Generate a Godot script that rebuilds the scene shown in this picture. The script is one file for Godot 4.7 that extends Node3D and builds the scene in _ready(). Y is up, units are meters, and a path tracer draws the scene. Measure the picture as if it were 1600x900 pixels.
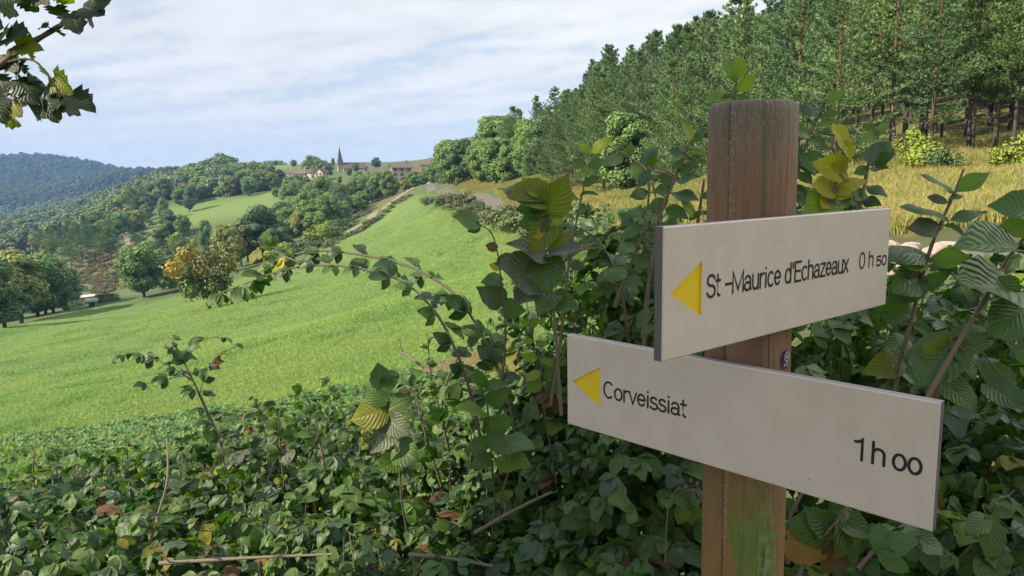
extends Node3D
# A yellow-arrow waymark post above a sloping meadow, with a village on the ridge and a pine wood on the right.

var rng := RandomNumberGenerator.new()
var names := {}
var mats := {}
var control: Array[Vector3] = []     # sighted heights: x, z, height
var pull := PackedFloat64Array()
var gx := PackedFloat32Array()
var gz := PackedFloat32Array()
var gh := PackedFloat32Array()
var zones: Array = []
var lumps := FastNoiseLite.new()
const SUN_AZIMUTH := -112.0
const SUN_HEIGHT := 33.0

# ---------------------------------------------------------------- naming
func numbered(parent: Node, called: String) -> String:
	var key := str(parent.get_instance_id()) + called
	var n: int = names.get(key, 0)
	names[key] = n + 1
	return called if n == 0 else "%s_%03d" % [called, n]

func tag(o: Node3D, label: String, category := "", group := "", kind := "") -> Node3D:
	if label: o.set_meta("label", label)
	if category: o.set_meta("category", category)
	if group: o.set_meta("group", group)
	if kind: o.set_meta("kind", kind)
	return o

func thing(called: String, at: Vector3, turn: float, label: String, category: String, group := "") -> Node3D:
	var o := Node3D.new()
	o.name = numbered(self, called)
	add_child(o)
	o.position = at
	o.rotation.y = turn
	tag(o, label, category, group)
	return o

func part(parent: Node3D, called: String, mesh: Mesh, m: Material = null, at := Transform3D()) -> MeshInstance3D:
	var o := MeshInstance3D.new()
	o.name = numbered(parent, called)
	o.mesh = mesh
	if m: o.material_override = m
	o.transform = at
	parent.add_child(o)
	return o

func copy_of(o: Node3D, at: Vector3, turn: float, size: Vector3, label: String, group := "", category := "", called := "") -> Node3D:
	var c: Node3D = o.duplicate()
	c.name = numbered(self, called if called else str(o.get_meta("base", o.name)))
	add_child(c)
	c.position = at
	c.rotation = Vector3(0, turn, 0)
	c.scale = size
	c.set_meta("label", label)
	if group: c.set_meta("group", group)
	if category: c.set_meta("category", category)
	return c

# alike plants are told apart by the landmark they stand in line with, seen from the post, and their order there
var alike := {}
const MARKS := [[-0.60, "the dark copse"], [-0.53, "the pale hut"], [-0.455, "the hut's green tree"], [-0.37, "the orange tree"], [-0.305, "the crest clump"], [-0.26, "the grey-brown barn"], [-0.215, "the church"], [-0.165, "the brown barn roof"], [-0.12, "the pink house"], [-0.06, "the meadow's top corner"], [0.03, "the olive-leaved hazel"], [0.10, "the lime-tipped shoot"], [0.17, "the arching shrub twig"], [0.255, "the dogwood"], [0.37, "the post top"], [0.45, "the yellow sapling"], [0.52, "the dead trunk"], [0.60, "the reddish pine trunk"], [0.70, "the large hazel leaves"], [0.85, "the outer slope"], [9.0, "the outermost slope"]]
func among(o: Node3D, base: String) -> void:
	var u := o.position.x / -minf(o.position.z, -0.1)
	for m in MARKS:
		if u < m[0]:
			var key: String = base + " over " + m[1]
			if not alike.has(key): alike[key] = []
			alike[key].append([u, o])
			return
func settle_labels() -> void:
	var nth := ["first", "second", "third", "fourth", "fifth", "sixth", "seventh", "eighth", "ninth", "tenth", "eleventh", "twelfth", "thirteenth", "fourteenth", "fifteenth", "sixteenth", "seventeenth", "eighteenth", "nineteenth", "twentieth", "twenty-first", "twenty-second", "twenty-third", "twenty-fourth", "twenty-fifth", "twenty-sixth", "twenty-seventh", "twenty-eighth", "twenty-ninth", "thirtieth"]
	for key in alike:
		var row: Array = alike[key]
		row.sort_custom(func(a, b): return a[0] < b[0])
		for i in row.size():
			row[i][1].set_meta("label", key if row.size() == 1 else key + ", %s from the left" % nth[mini(i, 29)])

func structure(called: String, mesh: Mesh, m: Material = null) -> MeshInstance3D:
	var o := part(self, called, mesh, m)
	o.set_meta("kind", "structure")
	return o

func scatter(parent: Node3D, called: String, mesh: Mesh, places: Array, tints: Array = []) -> MultiMeshInstance3D:
	var mm := MultiMesh.new()
	mm.transform_format = MultiMesh.TRANSFORM_3D
	mm.use_colors = tints.size() > 0
	mm.mesh = mesh
	mm.instance_count = places.size()
	for i in places.size():
		mm.set_instance_transform(i, places[i])
		if tints.size() > 0: mm.set_instance_color(i, tints[i])
	var o := MultiMeshInstance3D.new()
	o.name = numbered(parent, called)
	o.multimesh = mm
	o.set_meta("kind", "stuff")
	parent.add_child(o)
	return o

# ---------------------------------------------------------------- mesh building
class Shape:
	var v := PackedVector3Array()
	var n := PackedVector3Array()
	var c := PackedColorArray()
	var uv := PackedVector2Array()
	func tri(a: Vector3, b: Vector3, d: Vector3, col := Color.WHITE) -> void:
		var m := (d - a).cross(b - a).normalized()
		v.append(a); v.append(b); v.append(d)
		n.append(m); n.append(m); n.append(m)
		c.append(col); c.append(col); c.append(col)
		uv.append(Vector2(0, 0)); uv.append(Vector2(1, 0)); uv.append(Vector2(1, 1))
	func quad(a: Vector3, b: Vector3, d: Vector3, e: Vector3, col := Color.WHITE) -> void:
		var m := (d - a).cross(b - a).normalized()
		for p in [a, b, d, a, d, e]:
			v.append(p); n.append(m); c.append(col)
		for q in [Vector2(0, 0), Vector2(1, 0), Vector2(1, 1), Vector2(0, 0), Vector2(1, 1), Vector2(0, 1)]: uv.append(q)
	func box(at: Vector3, size: Vector3, col := Color.WHITE, turn := Basis()) -> void:
		var h := size / 2
		var p: Array[Vector3] = []
		for s in [Vector3(-1, -1, -1), Vector3(1, -1, -1), Vector3(1, -1, 1), Vector3(-1, -1, 1), Vector3(-1, 1, -1), Vector3(1, 1, -1), Vector3(1, 1, 1), Vector3(-1, 1, 1)]:
			p.append(at + turn * (s * h))
		quad(p[3], p[7], p[6], p[2], col); quad(p[1], p[5], p[4], p[0], col)
		quad(p[0], p[4], p[7], p[3], col); quad(p[2], p[6], p[5], p[1], col)
		quad(p[7], p[4], p[5], p[6], col); quad(p[0], p[3], p[2], p[1], col)
	func tube(path: Array, radii: Array, sides := 6, cols: Array = [], cap := true) -> void:
		var rings: Array = []
		var side := Vector3.ZERO
		for i in path.size():
			var d: Vector3 = (path[mini(i + 1, path.size() - 1)] - path[maxi(i - 1, 0)]).normalized()
			if side == Vector3.ZERO: side = d.cross(Vector3.UP if absf(d.y) < 0.9 else Vector3.RIGHT).normalized()
			side = (side - d * side.dot(d)).normalized()
			var up := d.cross(side)
			var ring: Array = []
			for k in sides:
				var a := TAU * k / sides
				ring.append(side * cos(a) + up * sin(a))
			rings.append(ring)
		for i in path.size() - 1:
			var ca: Color = cols[mini(i, cols.size() - 1)] if cols.size() > 0 else Color.WHITE
			var cb: Color = cols[mini(i + 1, cols.size() - 1)] if cols.size() > 0 else Color.WHITE
			for k in sides:
				var l := (k + 1) % sides
				var q := [[i, k], [i + 1, k], [i + 1, l], [i, k], [i + 1, l], [i, l]]
				for e in q:
					var dirn: Vector3 = rings[e[0]][e[1]]
					v.append(path[e[0]] + dirn * radii[e[0]])
					n.append(dirn)
					c.append(ca if e[0] == i else cb)
					uv.append(Vector2(float(e[1]) / sides if e[1] >= k else 1.0, e[0]))
		if cap:
			var last := path.size() - 1
			for k in sides:
				tri(path[last], path[last] + rings[last][(k + 1) % sides] * radii[last], path[last] + rings[last][k] * radii[last], cols[-1] if cols.size() > 0 else Color.WHITE)
	func done(m: Material = null, into: ArrayMesh = null) -> ArrayMesh:
		var a := []
		a.resize(Mesh.ARRAY_MAX)
		a[Mesh.ARRAY_VERTEX] = v; a[Mesh.ARRAY_NORMAL] = n; a[Mesh.ARRAY_COLOR] = c; a[Mesh.ARRAY_TEX_UV] = uv
		var mesh := into if into else ArrayMesh.new()
		mesh.add_surface_from_arrays(Mesh.PRIMITIVE_TRIANGLES, a)
		if m: mesh.surface_set_material(mesh.get_surface_count() - 1, m)
		return mesh

func r(a: float, b: float) -> float: return rng.randf_range(a, b)
func ball() -> Vector3:
	while true:
		var p := Vector3(r(-1, 1), r(-1, 1), r(-1, 1))
		if p.length_squared() < 1.0 and p.length_squared() > 0.001: return p
	return Vector3.UP
func curve(path: Array, steps: int) -> Array:       # smooth line through the points
	var out: Array = []
	for i in path.size() - 1:
		var p0: Vector3 = path[maxi(i - 1, 0)]
		var p3: Vector3 = path[mini(i + 2, path.size() - 1)]
		for k in steps: out.append(path[i].cubic_interpolate(path[i + 1], p0, p3, float(k) / steps))
	out.append(path[-1])
	return out
func facing(tip: Vector3, up: Vector3) -> Basis:     # z towards the tip, y the upper side
	var z := tip.normalized()
	var x := up.cross(z)
	if x.length_squared() < 1e-6: x = Vector3.RIGHT.cross(z)
	x = x.normalized()
	return Basis(x, z.cross(x), z)

# ---------------------------------------------------------------- materials
func noise_texture(seed_: int, freq: float, dark: Color, light: Color, octaves := 4, size := 256, normal := false, bump := 4.0) -> NoiseTexture2D:
	var f := FastNoiseLite.new()
	f.seed = seed_; f.frequency = freq; f.fractal_octaves = octaves
	var t := NoiseTexture2D.new()
	t.width = size; t.height = size; t.seamless = true; t.noise = f
	if normal:
		t.as_normal_map = true; t.bump_strength = bump
	else:
		var g := Gradient.new()
		g.set_color(0, dark); g.set_color(1, light)
		t.color_ramp = g
	return t

func leafy(called: String, tint: Color, rough := 0.55, glow := 0.5) -> StandardMaterial3D:
	var m := StandardMaterial3D.new()
	m.resource_name = called
	m.albedo_color = tint.linear_to_srgb()
	m.vertex_color_use_as_albedo = true
	m.roughness = rough
	m.backlight_enabled = true
	m.backlight = Color(0.75, 1.0, 0.35) * glow
	m.cull_mode = BaseMaterial3D.CULL_DISABLED
	mats[called] = m
	return m

func solid(called: String, tint: Color, rough := 0.8, vertex := true) -> StandardMaterial3D:
	var m := StandardMaterial3D.new()
	m.resource_name = called
	m.albedo_color = tint.linear_to_srgb()
	m.vertex_color_use_as_albedo = vertex
	m.roughness = rough
	mats[called] = m
	return m

# ---------------------------------------------------------------- ground heights
func fit_ground() -> void:
	var n := control.size() + 1
	var a: Array = []
	for i in n:
		var row := PackedFloat64Array()
		row.resize(n + 1)
		for j in n:
			if i < n - 1 and j < n - 1:
				var dx := control[i].x - control[j].x
				var dz := control[i].y - control[j].y
				row[j] = sqrt(dx * dx + dz * dz + 9.0)
			else:
				row[j] = 0.0 if i == j else 1.0
		row[n] = control[i].z if i < n - 1 else 0.0
		a.append(row)
	for i in n:
		var best := i
		for k in range(i + 1, n):
			if absf(a[k][i]) > absf(a[best][i]): best = k
		var keep: PackedFloat64Array = a[best]
		a[best] = a[i]
		a[i] = keep
		for k in range(i + 1, n):
			var row: PackedFloat64Array = a[k]
			var q := row[i] / keep[i]
			if q == 0.0: continue
			for j in range(i, n + 1): row[j] -= q * keep[j]
			a[k] = row
	pull.resize(n)
	for i in range(n - 1, -1, -1):
		var row: PackedFloat64Array = a[i]
		var s := row[n]
		for j in range(i + 1, n): s -= row[j] * pull[j]
		pull[i] = s / row[i]

func fitted(x: float, z: float) -> float:
	var s := pull[pull.size() - 1]
	for i in control.size():
		var p := control[i]
		var dx := x - p.x
		var dz := z - p.y
		s += pull[i] * sqrt(dx * dx + dz * dz + 9.0)
	return s

const NX := 300
const NZ := 250
func spread(u: float) -> float: return 5.6 * sinh(7.0 * u)
func unspread(x: float) -> float: return asinh(x / 5.6) / 7.0
func ground(x: float, z: float) -> float:            # height of the ground sheet itself
	var u := clampf((unspread(x) + 1.0) / 2.0 * (NX - 1), 0, NX - 1.001)
	var w := clampf((unspread(z) + 1.0) / 1.6 * (NZ - 1), 0, NZ - 1.001)
	var i := int(u)
	var j := int(w)
	var fu := (x - gx[i]) / (gx[i + 1] - gx[i])
	var fw := (z - gz[j]) / (gz[j + 1] - gz[j])
	var k := j * NX + i
	if fu + fw <= 1.0: return gh[k] + fu * (gh[k + 1] - gh[k]) + fw * (gh[k + NX] - gh[k])
	return gh[k + NX + 1] + (1 - fu) * (gh[k + NX] - gh[k + NX + 1]) + (1 - fw) * (gh[k + 1] - gh[k + NX + 1])
func on(p: Vector2, lift := 0.0) -> Vector3: return Vector3(p.x, ground(p.x, p.y) + lift, p.y)
func inside(p: Vector2, poly: PackedVector2Array) -> bool: return Geometry2D.is_point_in_polygon(p, poly)
func zone(called: String) -> PackedVector2Array:
	for z in zones:
		if z[0] == called: return z[1]
	return PackedVector2Array()

# ---------------------------------------------------------------- sky
func make_sky() -> PanoramaSkyMaterial:
	var w := 1440
	var h := 720
	var img := Image.create(w, h, false, Image.FORMAT_RGBF)
	var f := FastNoiseLite.new()
	f.seed = 5; f.frequency = 0.62; f.fractal_octaves = 6; f.fractal_gain = 0.55
	f.domain_warp_enabled = true; f.domain_warp_amplitude = 0.5; f.domain_warp_frequency = 0.9
	var g := FastNoiseLite.new()
	g.seed = 11; g.frequency = 0.2; g.fractal_octaves = 3
	var sun := sun_from()
	for j in h:
		var up := (0.5 - (j + 0.5) / h) * PI
		var y := sin(up)
		for i in w:
			var az := ((i + 0.5) / w - 0.5) * TAU
			var d := Vector3(sin(az) * cos(up), y, -cos(az) * cos(up))
			var yy := maxf(y, 0.0)
			var blue := Color(0.34, 0.48, 0.70).lerp(Color(0.69, 0.755, 0.82), pow(1.0 - yy, 5.0))
			var near := maxf(d.dot(sun), 0.0)
			blue = blue + Color(0.20, 0.19, 0.16) * pow(near, 2.5)
			# a thin broken sheet of cloud, seen in perspective: streaks towards the horizon
			var q := d / (yy + 0.11)
			var s := f.get_noise_2d(q.x * 1.2 + 3.0, q.z * 3.4 - q.x * 1.0) * 0.7 + f.get_noise_2d(q.x * 3.5, q.z * 11.0 - q.x * 3.0) * 0.46
			var b := g.get_noise_2d(q.x * 1.0 + 7.0, q.z * 1.5)
			var veil := clampf(0.76 + s * 1.5 + b * 0.8 + 0.20 * pow(near, 1.5), 0.0, 1.0)
			veil = veil * veil * (3 - 2 * veil)
			veil *= clampf(0.42 + yy * 6.0, 0.0, 1.0) * 0.92
			var white := Color(0.73, 0.745, 0.78) + Color(0.30, 0.27, 0.20) * pow(near, 2.0) + Color(1, 1, 1) * 0.16 * s
			var glare := exp(-acos(clampf(d.dot(sun), -1.0, 1.0)) / 0.20) * 5.0      # thin-cloud glow round the unseen sun, strengthened to light the shaded foreground
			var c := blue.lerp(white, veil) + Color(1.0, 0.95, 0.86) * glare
			if y < 0: c = c.lerp(Color(0.20, 0.23, 0.2), clampf(-y * 12.0, 0, 1))
			img.set_pixel(i, j, c)
	var m := PanoramaSkyMaterial.new()
	m.panorama = ImageTexture.create_from_image(img)
	return m

func sun_from() -> Vector3:                          # towards the sun
	var a := deg_to_rad(SUN_AZIMUTH)
	var e := deg_to_rad(SUN_HEIGHT)
	return Vector3(sin(a) * cos(e), sin(e), -cos(a) * cos(e))

# ---------------------------------------------------------------- ground sheet
func make_ground() -> void:
	control += [Vector3(-3.024,-17,-2.472), Vector3(-8.206,-13,-3.068), Vector3(-5.024,-14,-2.721), Vector3(-0.009,-20,-1.832), Vector3(0.093,-70,-3.335), Vector3(-11.045,-42,-6.211)]
	control += [Vector3(-24.214,-50,-9.297), Vector3(-31.756,-48,-9.57), Vector3(-47.154,-115,-17.531), Vector3(-75.059,-150,-21.405), Vector3(-118.393,-205,-31.023), Vector3(-66.571,-95,-16.653)]
	control += [Vector3(-28.978,-215,-5.429), Vector3(-34.841,-170,-10.277), Vector3(-42.616,-150,-13.457), Vector3(-11.728,-140,-4.276), Vector3(-10.942,-85,-6.997), Vector3(-43.354,-125,-15.159)]
	control += [Vector3(-58.737,-135,-19.019), Vector3(3.824,-22,-1.474), Vector3(3.485,-40,-2.572), Vector3(4.506,-26,-0.37), Vector3(1.65,-60,-1.007), Vector3(-5.398,-110,-1.016)]
	control += [Vector3(-14.827,-170,-0.918), Vector3(-30.273,-250,-0.5), Vector3(7.665,-13,0.026), Vector3(27.288,-40,2.125), Vector3(26.244,-44,2.679), Vector3(23.537,-46,2.717)]
	control += [Vector3(17.365,-45,1.093), Vector3(13.498,-68,0.168), Vector3(8.318,-95,-0.236), Vector3(-4.764,-150,-0.381), Vector3(-15.713,-190,0.37), Vector3(9.049,-30,0.177)]
	control += [Vector3(13.249,-28,0.191), Vector3(14.446,-24,0.345), Vector3(-48.299,-330,1.184), Vector3(-108.711,-480,7.695), Vector3(-104.374,-400,3.231), Vector3(-181.505,-600,13.018)]
	control += [Vector3(-131.402,-420,-2.682), Vector3(-112.105,-330,-8.029), Vector3(-127.92,-300,-11.803), Vector3(-115.794,-380,-4.573), Vector3(-136.258,-250,-28.462), Vector3(-164.634,-285,-27.054)]
	control += [Vector3(-173.262,-340,-20.378), Vector3(-218.588,-420,-16.49), Vector3(-51.918,-255,-9.043), Vector3(-40.566,-240,-6.516), Vector3(-50.688,-185,-12.218), Vector3(-252.979,-420,-35.735)]
	control += [Vector3(-199.505,-300,-31.23), Vector3(-322.773,-480,-45.887), Vector3(-328.725,-720,3.925), Vector3(-202.687,-560,11.902), Vector3(-346.431,-680,-9.928), Vector3(-335.833,-560,-34.223)]
	control += [Vector3(-385.873,-560,-50.731), Vector3(-362.346,-570,-43.334), Vector3(-354.858,-640,-24.518), Vector3(-523.303,-820,-81.482), Vector3(-472.302,-850,-43.255), Vector3(-436.13,-900,-20.934)]
	control += [Vector3(-381.309,-900,-8.171), Vector3(-149.477,-480,7.6), Vector3(-198.43,-500,4.392), Vector3(-1772.736,-2000,59.869), Vector3(-1517.007,-2000,72.129), Vector3(-1348.678,-2000,64.193)]
	control += [Vector3(-1297.018,-2000,71.643), Vector3(-1254.227,-2000,75.904), Vector3(-1204.27,-2000,68.362), Vector3(-1162.887,-2000,59.291), Vector3(-1085.488,-1950,45.591), Vector3(-1018.373,-1900,34.229)]
	control += [Vector3(-979.179,-1900,22.383), Vector3(-1540.39,-2600,13.842), Vector3(-1760.979,-2600,17.692), Vector3(-1269.923,-2500,-0.845), Vector3(-820.548,-1200,-56.986), Vector3(-811.158,-900,-62.05)]
	control += [Vector3(-779.244,-1350,-15.163), Vector3(-942.388,-1500,-15.692), Vector3(-1095.387,-1750,18.239), Vector3(-1086.061,-1600,-8.671), Vector3(-739.42,-1400,16.063), Vector3(-697.433,-1400,20.034)]
	control += [Vector3(-661.722,-1400,20.587), Vector3(-632.248,-1400,17.723), Vector3(-591.35,-1400,8.772), Vector3(-947.972,-2000,-1.533), Vector3(-771.653,-1900,-6.83), Vector3(-507.334,-1500,-9.357)]
	control += [Vector3(-379.706,-1500,-11.587), Vector3(3.56,-1500,-15.75), Vector3(-420.036,-2500,-24.13), Vector3(432.063,-2500,-30.571), Vector3(-1908.879,-3000,-19.932), Vector3(-1015.01,-3000,-25.423)]
	control += [Vector3(0.35,-1.07,0), Vector3(0,0,0), Vector3(2,3,0.05), Vector3(-3,3,-0.25), Vector3(-4,-3,-0.95), Vector3(-2,-4,-1)]
	control += [Vector3(0,-3,-0.5), Vector3(2,-4,-0.55), Vector3(1.5,-2,-0.1), Vector3(3,-2.5,0.05), Vector3(-2,-1.5,-0.25), Vector3(5,-6,-0.1)]
	control += [Vector3(0.5,-7,-1.4), Vector3(3,-10,-0.9), Vector3(-8,-5,-1.9), Vector3(-14,-2,-3), Vector3(-14,10,-2.6), Vector3(8,-2,0.3)]
	control += [Vector3(12,-6,0.6), Vector3(14,-12,0.9), Vector3(9,8,0.2), Vector3(0,20,-0.3), Vector3(16,15,2), Vector3(-40,-10,-8)]
	control += [Vector3(-60,-60,-14.5), Vector3(-90,-30,-17), Vector3(-110,-100,-22), Vector3(-60,50,-10), Vector3(0,120,0), Vector3(-200,0,-32)]
	control += [Vector3(-300,-150,-36), Vector3(50,-60,5.5), Vector3(60,-40,9), Vector3(80,-100,17), Vector3(40,-95,8), Vector3(60,-160,18)]
	control += [Vector3(20,-160,8), Vector3(110,-60,26), Vector3(60,20,10), Vector3(150,-180,45), Vector3(60,-260,22), Vector3(10,-230,6)]
	control += [Vector3(0,-300,5), Vector3(250,-300,75), Vector3(200,0,50), Vector3(120,100,25), Vector3(300,200,60), Vector3(-300,300,-10)]
	control += [Vector3(0,500,10), Vector3(600,-600,110), Vector3(0,-800,-8), Vector3(-100,-1000,-15), Vector3(300,-1500,20), Vector3(1500,-1500,160)]
	control += [Vector3(1500,0,150), Vector3(1000,1500,60), Vector3(-1000,1000,20), Vector3(-2000,0,60), Vector3(-700,-600,0), Vector3(-2500,-2500,0)]
	control += [Vector3(0,-3000,-90), Vector3(2500,-3000,60), Vector3(-3000,3000,50), Vector3(3000,3000,80), Vector3(0,3000,60), Vector3(3000,-500,150)]
	fit_ground()
	gx.resize(NX); gz.resize(NZ); gh.resize(NX * NZ)
	for i in NX: gx[i] = spread(2.0 * i / (NX - 1) - 1.0)
	for j in NZ: gz[j] = spread(1.6 * j / (NZ - 1) - 1.0)
	for j in NZ:
		for i in NX:
			var h := fitted(gx[i], gz[j])
			var d := Vector2(gx[i], gz[j]).length()
			h += lumps.get_noise_2d(gx[i] * 9.0, gz[j] * 9.0) * clampf((d - 6.0) * 0.02, 0.0, 0.16)
			h += lumps.get_noise_2d(gx[i] * 0.8 + 50.0, gz[j] * 0.8) * clampf((d - 60.0) * 0.02, 0.0, 1.2)
			gh[j * NX + i] = h
	zones = [
		["meadow", PackedVector2Array([Vector2(-29.436,-237.368),Vector2(-32.332,-234.447),Vector2(-34.518,-227.239),Vector2(-30.702,-181.099),Vector2(-33.059,-176.644),Vector2(-35.523,-173.467),Vector2(-37.796,-166.612),Vector2(-39.609,-139.241),Vector2(-57.427,-140.701),Vector2(-69.179,-141.878),Vector2(-81.58,-148.571),Vector2(-87.793,-143.625),Vector2(-86.744,-130.458),Vector2(-116.869,-149.853), Vector2(-60,-40), Vector2(-25,-12), Vector2(-9,-5), Vector2(0,-4.6), Vector2(2.5,-6), Vector2(3.993,-21.879),Vector2(4.078,-23.485),Vector2(2.319,-26.599),Vector2(0.082,-55.572),Vector2(-6.824,-102.301)])],
		["field", PackedVector2Array([Vector2(-114.445,-381.03),Vector2(-88.752,-294.984),Vector2(-101.865,-291.624),Vector2(-113.196,-284.954),Vector2(-129.281,-280.301),Vector2(-181.362,-371.092),Vector2(-185.917,-392.826),Vector2(-184.529,-434.845),Vector2(-153.979,-422.619)])],
		["upper", PackedVector2Array([Vector2(-190.915,-520),Vector2(-142.384,-500),Vector2(-189.021,-680),Vector2(-258.318,-680)])],
		["dry", PackedVector2Array([Vector2(13.006,-15.112),Vector2(12.897,-18.721),Vector2(10.065,-21.19),Vector2(7.248,-23.953),Vector2(4.864,-28.078),Vector2(4.718,-53.968),Vector2(-1.584,-106.694),Vector2(-22.085,-242.126),Vector2(-5.085,-161.159),Vector2(8.963,-102.297),Vector2(16.463,-83),Vector2(20.062,-52.09),Vector2(34.982,-68.456),Vector2(43.286,-63.743),Vector2(37.413,-44.127)])],
		["heath", PackedVector2Array([Vector2(-194.03,-322.082),Vector2(-155.016,-288.377),Vector2(-124.502,-233.633),Vector2(-118.06,-216.36),Vector2(-143.834,-238.514)])],
		["strip", PackedVector2Array([Vector2(-50.875,-221.065),Vector2(-31.75,-187.443),Vector2(-31.633,-243.547),Vector2(-42.812,-304.275),Vector2(-52.391,-296.228),Vector2(-60.852,-260.275)])],
		["soil", PackedVector2Array([Vector2(-2.147,-13.881),Vector2(-2.225,-15.553),Vector2(-1.149,-15.982),Vector2(0.286,-15.822),Vector2(0.314,-12.789),Vector2(-0.929,-12.677)])],
		["track", PackedVector2Array([Vector2(-196.131,-369.511),Vector2(-162.461,-321.359),Vector2(-135.372,-270.318),Vector2(-144.896,-273.595)])],
	]
	var v := PackedVector3Array()
	var c := PackedColorArray()
	var n := PackedVector3Array()
	var idx := PackedInt32Array()
	for j in NZ:
		for i in NX:
			v.append(Vector3(gx[i], gh[j * NX + i], gz[j]))
			var i0 := maxi(i - 1, 0)
			var i1 := mini(i + 1, NX - 1)
			var j0 := maxi(j - 1, 0)
			var j1 := mini(j + 1, NZ - 1)
			n.append(Vector3(-(gh[j * NX + i1] - gh[j * NX + i0]) / (gx[i1] - gx[i0]), 1.0, -(gh[j1 * NX + i] - gh[j0 * NX + i]) / (gz[j1] - gz[j0])).normalized())
			c.append(ground_colour(gx[i], gz[j]))
	for j in NZ - 1:
		for i in NX - 1:
			var k := j * NX + i
			for e in [k, k + 1, k + NX, k + 1, k + NX + 1, k + NX]: idx.append(e)
	var a := []
	a.resize(Mesh.ARRAY_MAX)
	a[Mesh.ARRAY_VERTEX] = v; a[Mesh.ARRAY_NORMAL] = n; a[Mesh.ARRAY_COLOR] = c; a[Mesh.ARRAY_INDEX] = idx
	var mesh := ArrayMesh.new()
	mesh.add_surface_from_arrays(Mesh.PRIMITIVE_TRIANGLES, a)
	var m := solid("meadow ground", Color(1, 1, 1), 0.95)
	m.albedo_texture = noise_texture(3, 0.035, Color(0.62, 0.64, 0.55), Color(1.0, 1.0, 0.95), 5, 512)
	m.uv1_triplanar = true; m.uv1_world_triplanar = true
	m.uv1_scale = Vector3.ONE * 0.45
	m.normal_enabled = true
	m.normal_texture = noise_texture(4, 0.05, Color.BLACK, Color.WHITE, 5, 512, true, 6.0)
	m.normal_scale = 0.8
	structure("ground", mesh, m)

func ground_colour(x: float, z: float) -> Color:
	var d := Vector2(x, z).length()
	var wob := Vector2(lumps.get_noise_2d(x * 6.0, z * 6.0), lumps.get_noise_2d(x * 6.0 + 90.0, z * 6.0)) * clampf(d * 0.03, 0.3, 3.0)
	var p := Vector2(x, z) + wob
	var t := lumps.get_noise_2d(x * 3.0 + 20.0, z * 3.0) * 0.5 + 0.5
	var t2 := lumps.get_noise_2d(x * 0.9, z * 0.9 + 300.0) * 0.5 + 0.5
	for k in zones:
		if not inside(p, k[1]): continue
		match k[0]:
			"meadow":
				var soil: PackedVector2Array = zone("soil")
				if inside(p, soil): return Color(0.20, 0.115, 0.065).lerp(Color(0.13, 0.15, 0.04), clampf(t * 1.2 - 0.4, 0, 1))
				return Color(0.120, 0.230, 0.046).lerp(Color(0.225, 0.300, 0.08), clampf(t * 0.7 + t2 * 0.7 + lumps.get_noise_2d(x * 14.0, z * 14.0) * 0.5 - 0.35, 0, 1))
			"field", "upper": return Color(0.145, 0.25, 0.05).lerp(Color(0.20, 0.28, 0.07), t)
			"dry": return Color(0.27, 0.235, 0.07).lerp(Color(0.16, 0.175, 0.05), clampf(t * 1.6 - 0.6, 0, 1))
			"heath": return Color(0.16, 0.13, 0.075).lerp(Color(0.13, 0.16, 0.06), clampf(t * 1.5 - 0.2, 0, 1))
			"strip": return Color(0.20, 0.14, 0.055).lerp(Color(0.13, 0.17, 0.045), clampf(t * 1.5 - 0.1, 0, 1))
			"track": return Color(0.12, 0.15, 0.05)
	if d < 25.0: return Color(0.07, 0.075, 0.03).lerp(Color(0.10, 0.12, 0.035), t)
	if x > 3.0 and d < 120.0: return Color(0.13, 0.15, 0.05).lerp(Color(0.22, 0.20, 0.06), t)
	return Color(0.09, 0.14, 0.045).lerp(Color(0.13, 0.18, 0.055), t)

func ribbon(called: String, centre: Array, width: float, m: Material, lift: float, crossings := 5) -> void:
	var p := curve(centre, 10)
	var s := Shape.new()
	var rows: Array = []
	for i in p.size():
		var a: Vector3 = p[maxi(i - 1, 0)]
		var b: Vector3 = p[mini(i + 1, p.size() - 1)]
		var side := Vector2(b.x - a.x, b.z - a.z).normalized().orthogonal()
		var row: Array = []
		for k in crossings:
			var q := Vector2(p[i].x, p[i].z) + side * (float(k) / (crossings - 1) - 0.5) * width
			row.append(on(q, lift))
		rows.append(row)
	for i in p.size() - 1:
		for k in crossings - 1:
			s.quad(rows[i][k], rows[i][k + 1], rows[i + 1][k + 1], rows[i + 1][k])
	structure(called, s.done(), m)

func flat(points: Array) -> Array:
	var out: Array = []
	for p in points: out.append(Vector3(p.x, 0, p.y))
	return out

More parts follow.
